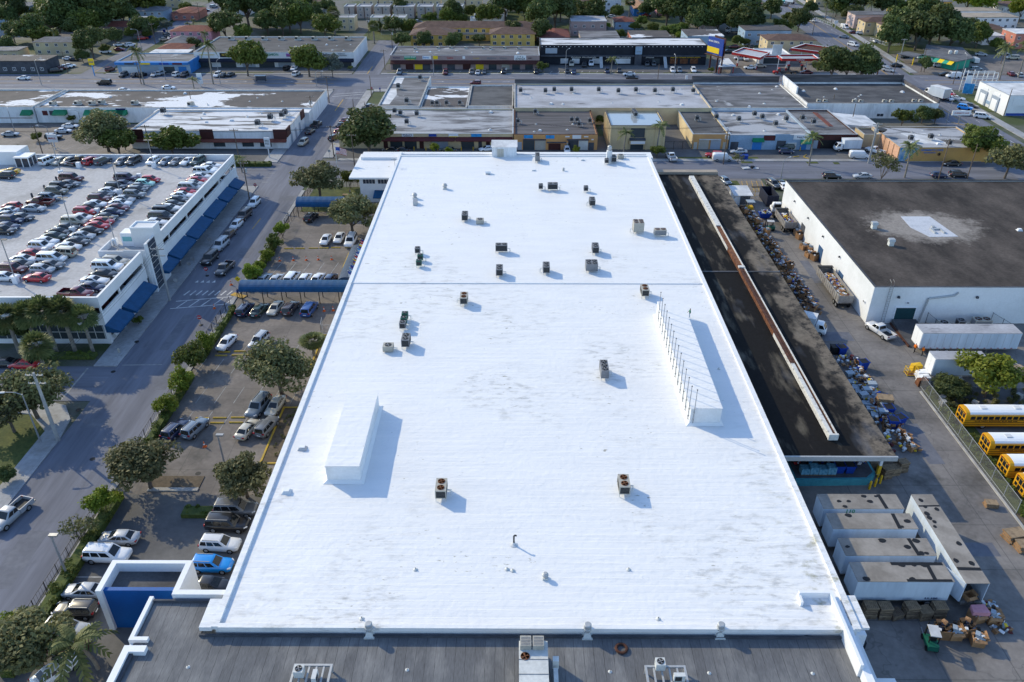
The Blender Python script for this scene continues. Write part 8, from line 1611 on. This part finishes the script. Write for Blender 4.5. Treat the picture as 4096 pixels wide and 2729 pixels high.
def ltree(name,cat,R_,rz,zc,k,n,size,mat,seed,trunk=.22,limbs=5,flat=0,rc=.42):
    rng = np.random.default_rng(seed); t = proto(name,cat); cl = []
    for i in range(k):
        d = rng.normal(size=3); d /= np.linalg.norm(d); d[2] = d[2] if d[2] > -.35 else -d[2]*.6; q = rng.uniform(.3,.92)
        cl.append((d[0]*q*R_*rng.uniform(.85,1.15),d[1]*q*R_*rng.uniform(.85,1.15),zc+d[2]*q*rz,R_*rc*rng.uniform(.4,1.1)))
    o = bpy.data.objects.new('crown',leaves('crown',cl,n,size,mat,rng)); C.objects.link(o); o.parent = t
    if trunk:
        mb = MB(); f = max(.3,zc-rz*.75); mb.tube((0,0,0),(.1,.05,f),trunk,trunk*.75,8)
        for i in range(limbs): c = cl[i]; mid = (c[0]*.45,c[1]*.45,f+(c[2]-f)*.55); mb.tube((.1,.05,f-.1),mid,trunk*.55,trunk*.35,6).tube(mid,c[:3],trunk*.35,trunk*.12,6)
        mb.build('trunk','bark',t)
    return t
TP = {}
for k in range(3):
    TP['oak%d' % k] = ltree('oak_tree','tree',4.5,3.3,4.3,50,7000,.26,'leaf_oak',10+k,.28,8,rc=.38); TP['dark%d' % k] = ltree('shade_tree','tree',4.5,4.3,4.9,50,6800,.42,'leaf_dark',20+k,.3,rc=.46)
    TP['mid%d' % k] = ltree('leafy_tree','tree',4.5,3.7,4.5,42,6000,.4,'leaf_mid',30+k,.25,rc=.46)
    TP['bush%d' % k] = ltree('round_shrub','shrub',1.6,1.5,1.5,26,3000,.13,'leaf_bright',40+k,.08,4); TP['mbush%d' % k] = ltree('round_shrub','shrub',1.6,1.4,1.4,24,2600,.14,'leaf_mid',50+k,.08,4)
    TP['bright%d' % k] = ltree('leafy_tree','tree',4.5,3.4,4.6,36,5500,.33,'leaf_bright',60+k,.2); TP['grey%d' % k] = ltree('silvery_tree','tree',4.5,4.6,5.6,34,3600,.36,'leaf_grey',70+k,.22); TP['thin%d' % k] = ltree('sparse_shrub','shrub',1.6,1.7,1.7,16,650,.13,'leaf_oak',80+k,.05,9)
def frond(mb,base,az,el,L,droop,w_,n=9):
    ca,sa = math.cos(az),math.sin(az); pts = []
    for i in range(n+1):
        u = i/n; h = L*u*math.cos(el)*(1-.12*u); z = L*u*math.sin(el)-droop*u*u*L; pts.append(Vector((base[0]+ca*h,base[1]+sa*h,base[2]+z)))
    for i in range(1,n):
        p,q = pts[i],pts[i+1]; ww = w_*math.sin(math.pi*min(1,.15+i/n*.85))**.6; side = Vector((-sa,ca,0))
        for s in (-1,1): mb.add([p,p.lerp(q,.8),p.lerp(q,1.4)+side*s*ww-Vector((0,0,.35*ww)),p.lerp(q,.7)+side*s*ww*.9-Vector((0,0,.35*ww))],[(0,1,2,3)])
    mb.path([tuple(p) for p in pts],.03,4)
def palm(name,h,n,L,droop,w_,seed,r=.16,lean=.4,fan=False):
    rr = random.Random(seed); t = proto(name,'palm'); mb = MB(); top = (lean,lean*.3,h)
    for i in range(6): u,v = i/6,(i+1)/6; mb.tube((lean*u*u,lean*.3*u*u,h*u),(lean*v*v,lean*.3*v*v,h*v),r*(1.15-.25*u),r*(1.15-.25*v),8)
    mb.build('trunk','palm_bark',t); mb = MB()
    if fan:
        for i in range(n):
            az,el = rr.uniform(0,6.28),rr.uniform(-.7,1.4); d = Vector((math.cos(az)*math.cos(el),math.sin(az)*math.cos(el),math.sin(el))); c = Vector(top)+d*L*.55; s = Vector((-math.sin(az),math.cos(az),0)); u2 = d.cross(s)
            for k in range(7): a = (k-3)*.42; e = (d*math.cos(a)+s*math.sin(a))*L*.6; e.z -= abs(a)*.06+.12*L; q = e.cross(u2).normalized()*.11; mb.add([c,c+e*.6+q,c+e,c+e*.6-q],[(0,1,2,3)])
    else:
        for i in range(n): frond(mb,top,i*2.399+rr.uniform(-.2,.2),rr.uniform(-.15,1.1),L*rr.uniform(.85,1.1),droop*rr.uniform(.7,1.3),w_)
    me = mb.mesh('fronds','leaf_palm'); nf = len(me.polygons); at = me.attributes.new('tone','FLOAT','FACE'); at.data.foreach_set('value',np.random.default_rng(seed).random(nf).astype(np.float32)); o = bpy.data.objects.new('fronds',me); C.objects.link(o); o.parent = t; return t
TP['royal'] = palm('palm_tree',6.2,22,2.6,.55,.42,1); TP['coco'] = palm('coconut_palm',4.6,22,3.4,.6,.5,2,.15,.9); TP['sabal'] = palm('sabal_palm',4.8,95,1.7,0,0,3,.2,.1,True)
TN = [0]
def tree(k,x,y,r,label,group=None,h=1.0,z=0):
    i = TN[0]; TN[0] += 1; key = k if k in TP else '%s%d' % (k,i % 3); base = {'royal':2.2,'coco':2.7,'sabal':1.35}.get(k,1.4 if ('bush' in k or k == 'thin') else 3.8 if k == 'oak' else 3.5); s = r/base
    return dup(TP[key],(x,y,z),rad(i*77 % 360),label,group,(s,s,s*h))
# by the street and in the car park
for k,(x,y,r),h,lab in (('oak',(-47.2,78.1,3.9),.95,'broad oak on the kerbed island at the left of the car park'),('oak',(-34.2,76.5,3.3),.95,'small oak beside the roof edge above the grey SUV'),('oak',(-35.6,99.5,4.5),.95,'spreading oak over the red hatchback'),('oak',(-35.3,159.6,5.1),.85,'big oak against the warehouse wall over the white cars'),('oak',(-46.8,180.5,5.0),.9,'oak on the far lawn at the bend of the street'),('dark',(-40.0,212.5,5.6),.9,'round dark oak before the cream shop row'),
  ('oak',(-113.1,216.1,6.1),.95,'large tree between the mall car park and the streaked wing'),('oak',(-69.6,93.1,4.5),.95,'oak on the grassy corner behind the tall grey pole'),('oak',(-71.3,89.9,3.4),1,'second oak on the grassy corner, cut by the left border'),('oak',(-47.5,51.2,3.6),.95,'wide olive green tree filling the bottom left corner'),('mid',(-107.9,211.2,4.0),.85,'low dense green tree behind the garage, left of two'),('mid',(-93.2,211.2,4.5),.8,'low dense green tree behind the garage, right of two'),
  ('mid',(123.7,209.5,4.1),1,'green tree at the right end of the ochre mural wall'),('oak',(124.6,195.7,4.4),1,'dull green tree at the right border behind the brown roof'),('bright',(71.1,99.1,3.6),.85,'big bright leafy bush beside the school buses'),('dark',(66.0,100.0,2.1),.5,'dark scrub between the leafy bush and the fence'),('mbush',(-40.8,187.7,2.0),1.3,'narrow leafy tree at the wing corner of the warehouse'),('thin',(91.8,192.8,3.5),1.2,'sparse feathery shrub beyond the brown roof'),('mid',(-85.6,115.5,2.2),1,'green tree at the left border before the garage'),('dark',(-82.7,114.5,2.0),1,'dark tree between the border and the garage palms'),('thin',(59.3,206.8,1.4),1.1,'bare sapling by the blue dumpster'),('dark',(-66.4,79.2,1.0),1,'dark tree cut by the left border below the corner lawn')): tree(k,x,y,r,lab,None,h)
gb = 'round bushes along the car park hedge'
for i,(x,y,r) in enumerate(((-50.0,157.7,1.6),(-50.0,151.0,1.8),(-49.9,145.5,1.4),(-49.9,139.9,1.3),(-50.7,136.8,1.7),(-51.1,111.6,1.6),(-51.6,106.6,2.1),(-50.7,100.1,1.8),(-51.0,94.0,1.6),(-50.7,73.2,1.8),(-51.4,68.4,1.9),(-52.6,55.6,1.3))): tree('thin' if i == 10 else 'mbush' if i in (1,6) else 'bush',x,y,r,'%s round green bush from the far end of the street hedge' % ORD[i],gb,1.1)
for k,x,y,r,lab in (('bush',-22.4,214.4,1.5,'yellow green shrub before the shuttered cream shop'),('bush',-18.6,214.1,1.0,'small yellow green shrub right of a larger one'),('bush',16.6,215.1,1.1,'bright shrub peeping over the rear roof edge'),('mbush',128.2,249.9,2.0,'round shrub against the white corner store'),('mbush',117.2,241.6,2.9,'wide green shrub left of the white arched shed'),('dark',124.7,244.6,2.0,'dark low thicket behind the cafe, left'),('dark',128.5,244.3,1.8,'dark low thicket behind the cafe, right'),('mbush',-63.4,315.3,0.9,'small clipped shrub at the fashion store end'),('mbush',10.1,313.0,1.9,'round shrub left of the black store car park'),('dark',155.4,313.3,2.1,'dark shrub at the foot of the grocery pole'),('mbush',74.0,311.1,1.2,'clipped hedge clump behind the white pole wall'),('mbush',-65.9,120.4,0.8,'low clipped box hedge on the garage pavement'),('mbush',-137.7,225.4,1.4,'clipped shrub in the mall car park, right'),('mbush',-137.5,215.4,1.1,'clipped shrub in the mall car park, left'),('mbush',25.6,243.3,1.5,'creeper bush on the alley wall'),('mbush',38.6,211.9,1.8,'shrubs at the foot of the right office palm'),('mbush',-136.5,244.3,1.3,'reddish green shrub below the green awning')): tree(k,x,y,r,lab)
for k,x,y,r,h,lab in (('sabal',-82,111.2,1.9,1,'fan palm in front of the garage, leftmost of five'),('sabal',-79,111.6,1.9,1.05,'fan palm in front of the garage, second of five'),('sabal',-75.8,111.2,2.0,1.1,'fan palm in front of the garage, middle of five'),('sabal',-72.8,111.4,2,1.1,'fan palm in front of the garage, fourth of five'),('sabal',-69.8,111.3,1.8,1.05,'fan palm at the garage corner, rightmost of five'),('sabal',-72.7,102.5,1.9,1,'lone fan palm at the side street corner'),('sabal',-33.0,110.3,1.7,.5,'short fan palm in the bed by the warehouse wall'),('royal',-71.1,199.4,2.2,.6,'small palm at the far garage corner'),('coco',-42.0,51.3,3.3,.9,'coconut palm left of the front building parapet'),
  ('royal',29.8,215.5,2.6,.8,'palm left of the office porch'),('royal',39.0,216.0,2.8,.95,'palm right of the office porch'),('royal',77.9,205.5,2.7,1,'palm on a round kerb island by the blue shops'),('royal',99.4,196.2,2.9,1,'leaning palm on the shop street'),('royal',-133.8,292.3,3,1.4,'palm on the avenue at left, before the blue store'),('royal',-109.2,293.3,3,1.6,'palm on the avenue before the gold lettered shop'),('royal',35.8,309.1,2.6,.75,'yellowish palm in the black store car park'),('royal',177.8,301.2,3.6,1.1,'bushy palm on the avenue, right end'),('royal',186.6,304.7,3.4,1.2,'palm at the right border on the avenue'),('royal',-114.0,287.0,2.4,.5,'short palm beside the green-capped pylon sign')): tree(k,x,y,r,lab,None,h)
# avenue and districts to the north: (district, kind list of crown centres)
NAMES = dict(dark='dark dense tree',mid='green leafy tree',oak='dull green tree',bright='bright green tree',grey='silvery tree',royal='feather palm',sabal='fan palm',mbush='small tree',bush='bright shrub')
def grove(place,*items):
    its = [(k,it[i:i+3]) for k,it in items for i in range(0,len(it),3)]; its.sort(key=lambda q: q[1][0]); cnt = {}; tot = {}
    for k,p in its: tot[k] = tot.get(k,0)+1
    for k,(x,y,r) in its:
        cnt[k] = cnt.get(k,0)+1; lab = ('lone %s ' % NAMES[k] if tot[k] == 1 else '%s %s from the left ' % (ORD[cnt[k]-1],NAMES[k]))+place
        tree(k,x,y,r,lab,'trees '+place,R.uniform(.85,1.15))
grove('along the avenue front',('mid',(-77.0,304.7,5.4,-100.2,305.5,5.0)),('grey',(-68.1,303.9,3.0,)),('dark',(115.1,299.3,5.1,125.1,297.6,4.9,120.6,299.5,3.6)))
grove('in the upper left grove',('dark',(-239.2,405.0,5.7,-238.9,395.9,4.1,-206.2,387.4,7.0,-201.5,405.0,8.3,-190.2,395.9,7.9,-185.7,399.1,5.6,-213.0,427.9,6.5,-211.9,365.7,5.2,-216.1,417.8,4.8)),('mid',(-227.3,411.3,5.5,-217.4,405.1,5.7,-196.1,381.8,5.2,-204.7,361.3,4.0,-186.5,427.9,6.0,-182.3,431.4,4.9)),('bright',(-224.9,399.6,2.8,-224.7,408.5,3.2)))
grove('around the residential street',('dark',(-171.2,334.7,4.6,-167.8,376.9,3.9,-128.8,371.3,5.0,-172.6,328.4,2.2,-212.1,346.1,2.9,-173.3,360.9,2.8,-135.8,351.0,2.3)),('mid',(-119.0,366.8,3.3,-168.1,389.6,3.3,-171.4,441.7,2.8)),('grey',(-162.4,391.1,2.4,)),('royal',(-151.2,388.0,1.7,-150.7,393.7,1.7,-132.3,356.1,2.1,-196.9,355.8,2.8,-144.2,399.4,1.5)))
grove('behind the fashion store',('dark',(-134.7,402.2,7.2,-128.4,405.3,7.8,-120.3,402.5,7.2,-127.2,428.3,8.2,-118.7,425.0,6.5,-105.0,390.7,5.5,-98.8,415.1,4.0,-96.8,437.3,3.3,-109.5,438.8,4.5)),('mid',(-112.8,396.8,5.4,-100.2,391.1,5.8,-85.7,376.5,5.0)),('sabal',(-83.7,387.6,2.7,-62.3,367.0,2.1)))
grove('around the courtyard and yellow flats',('dark',(-55.1,382.9,3.7,-48.3,353.1,2.8,-39.1,353.2,2.8,-26.6,351.6,2.7,-16.0,362.3,2.3,-31.4,418.7,4.0,-59.8,439.3,3.3,-5.5,422.1,5.9)),('mid',(-48.2,384.7,3.0,-26.0,367.2,1.9,-33.3,410.9,3.2,-22.2,431.8,3.0,-12.6,406.2,4.7,-27.2,414.0,2.4)))
grove('behind the black store',('dark',(18.5,400.1,7.2,12.2,394.2,5.6,36.4,406.1,6.0,72.3,406.5,5.7,77.8,400.2,7.2,83.4,388.8,4.7,10.5,367.4,3.8,100.3,397.6,7.4,101.9,383.3,5.4,93.0,389.2,4.0,14.4,432.5,5.5,72.6,436.3,4.4,112.0,395.0,3.5)),('mid',(4.4,422.2,4.6,22.1,422.2,6.2,87.1,422.6,6.2,71.8,381.2,2.9,66.9,381.2,2.1,46.8,376.3,1.8,50.4,429.0,2.7,1.2,442.9,4.5)),('sabal',(58.0,436.1,2.3,)),('bright',(43.4,401.1,1.5,72.8,374.3,1.7)))
grove('along the highway and motel',('dark',(128.6,429.5,3.8,132.0,395.1,3.9,168.3,440.1,6.7,175.9,436.6,6.1,187.5,436.7,4.4)),('mid',(122.2,389.3,3.0,134.1,417.9,2.2,196.6,443.5,3.4,191.2,432.5,1.7)),('royal',(151.5,416.2,3.2,176.0,423.0,2.7,153.6,413.2,2.4,117.3,372.5,1.9)))
grove('in the dark stand behind the grocery',('dark',(155.8,348.8,4.7,166.8,365.0,5.6,179.5,377.6,6.3,175.1,355.2,6.2,182.1,350.5,5.7,168.6,352.8,6.2,188.9,375.0,5.8,195.3,367.7,4.7)),('mid',(197.1,358.4,4.4,202.1,351.6,2.6,199.0,429.8,4.1,204.4,413.5,4.2)),('bright',(231.9,440.4,6.1,238.5,436.9,5.8,248.7,420.1,4.5,259.0,451.1,3.4,200.2,436.1,2.5)))
grove('filling the upper left blocks',('dark',(-258.0,427.6,3.3,-229.7,405.2,3.6,-192.0,390.6,5.5,-191.7,428.0,4.4,-198.0,377.3,3.9,-206.6,379.9,3.9,-220.9,367.4,3.3)),('mid',(-172.0,375.2,2.2,-170.2,405.6,2.3,-171.3,346.3,1.8,-192.6,382.6,3.5,-165.1,375.2,1.9)))
grove('between the courtyard and the black store',('dark',(-114.0,438.8,5.6,-114.0,385.8,4.5,-107.1,385.8,4.5,-0.4,375.6,3.4,7.7,428.9,4.9,28.5,429.0,3.8)),('mid',(-42.5,418.6,2.4,-64.7,394.7,2.0,33.1,432.4,3.3,60.1,406.9,2.3,62.8,389.7,2.0,55.5,395.2,2.0)))
grove('behind the petrol station rows',('dark',(96.2,429.3,4.9,104.9,429.4,4.4,115.2,422.7,4.3,66.7,429.2,3.8,151.5,440.0,2.8,165.6,419.7,3.7,210.4,436.6,3.3)),('mid',(96.0,362.1,1.8,99.0,361.0,1.6,76.2,389.4,2.5,163.8,436.4,3.9,189.7,416.6,3.2)))
# clipped hedges, weeds
def hedge(label,x0,x1,y0,y1,h,n,mat='leaf_mid',name='hedge',size=.13,kind=None,sd=5):
    rng = np.random.default_rng(sd); t = thing(name,label,'hedge' if name == 'hedge' else 'weeds',((x0+x1)/2,(y0+y1)/2,0)); L = max(1,int(max(x1-x0,y1-y0)/.7)); cl = []
    for i in range(L*2): cl.append((rng.uniform(x0+.2,x1-.2)-t.location.x,rng.uniform(y0+.2,y1-.2)-t.location.y,h*rng.uniform(.35,.8),min(.7,h*.45)*rng.uniform(.6,1.1)))
    o = bpy.data.objects.new('foliage',leaves('foliage',cl,n,size,mat,rng)); C.objects.link(o); o.parent = t
    if name == 'hedge' and n > 1000: MB().box(x0+.2,x1-.2,y0+.2,y1-.2,0,h*.75).build('core','hedge',t)
    if kind: t['kind'] = kind; o['kind'] = kind
hedge('long clipped hedge inside the street railing, nearest part',-51.4,-49.7,50,76.6,1.4,9000); hedge('long clipped hedge inside the street railing below the bushes',-51.5,-50.2,81,104,1.3,6500); hedge('hedge inside the railing from the bushes to the crossing',-51.3,-50.3,108,126,1.2,4500,sd=6); hedge('hedge inside the railing past the walkway canopy',-51.2,-50,133,154,1.2,5000,sd=7)
hedge('clipped hedge on the curved corner behind the garage',-76,-64.6,203.4,205.4,1.3,4200,sd=8); hedge('low shrub bed at the foot of the garage palms',-79,-68.4,108.8,110.6,.9,4200,'leaf_mid',sd=9); hedge('low shrubs in the planting bed beneath the spreading oak',-34,-30.4,83.5,95.5,.5,700,'leaf_oak',sd=10); hedge('low shrubs in the near corner lawn edge',-78,-67,59,62,.8,2600,sd=11); hedge('shrubs beneath the oak by the roof edge',-41.5,-34,72.5,74.5,.8,2200,'leaf_mid',sd=12)
hedge('weeds along the chain link fence by the buses',62.6,65,70,101,.9,5000,'leaf_mid','weeds',.16,'stuff',13); hedge('weeds and scrub round the leafy bush',64,82,95.5,101,.9,7000,'leaf_oak','weeds',.18,'stuff',14)
# ------------------------------------------------------------ drop the originals the copies came from
def kill(o):
    for ch in list(o.children): kill(ch)
    bpy.data.objects.remove(o)
for o in PROTO: kill(o)
for o in bpy.data.objects:
    if 'local' in o: del o['local']
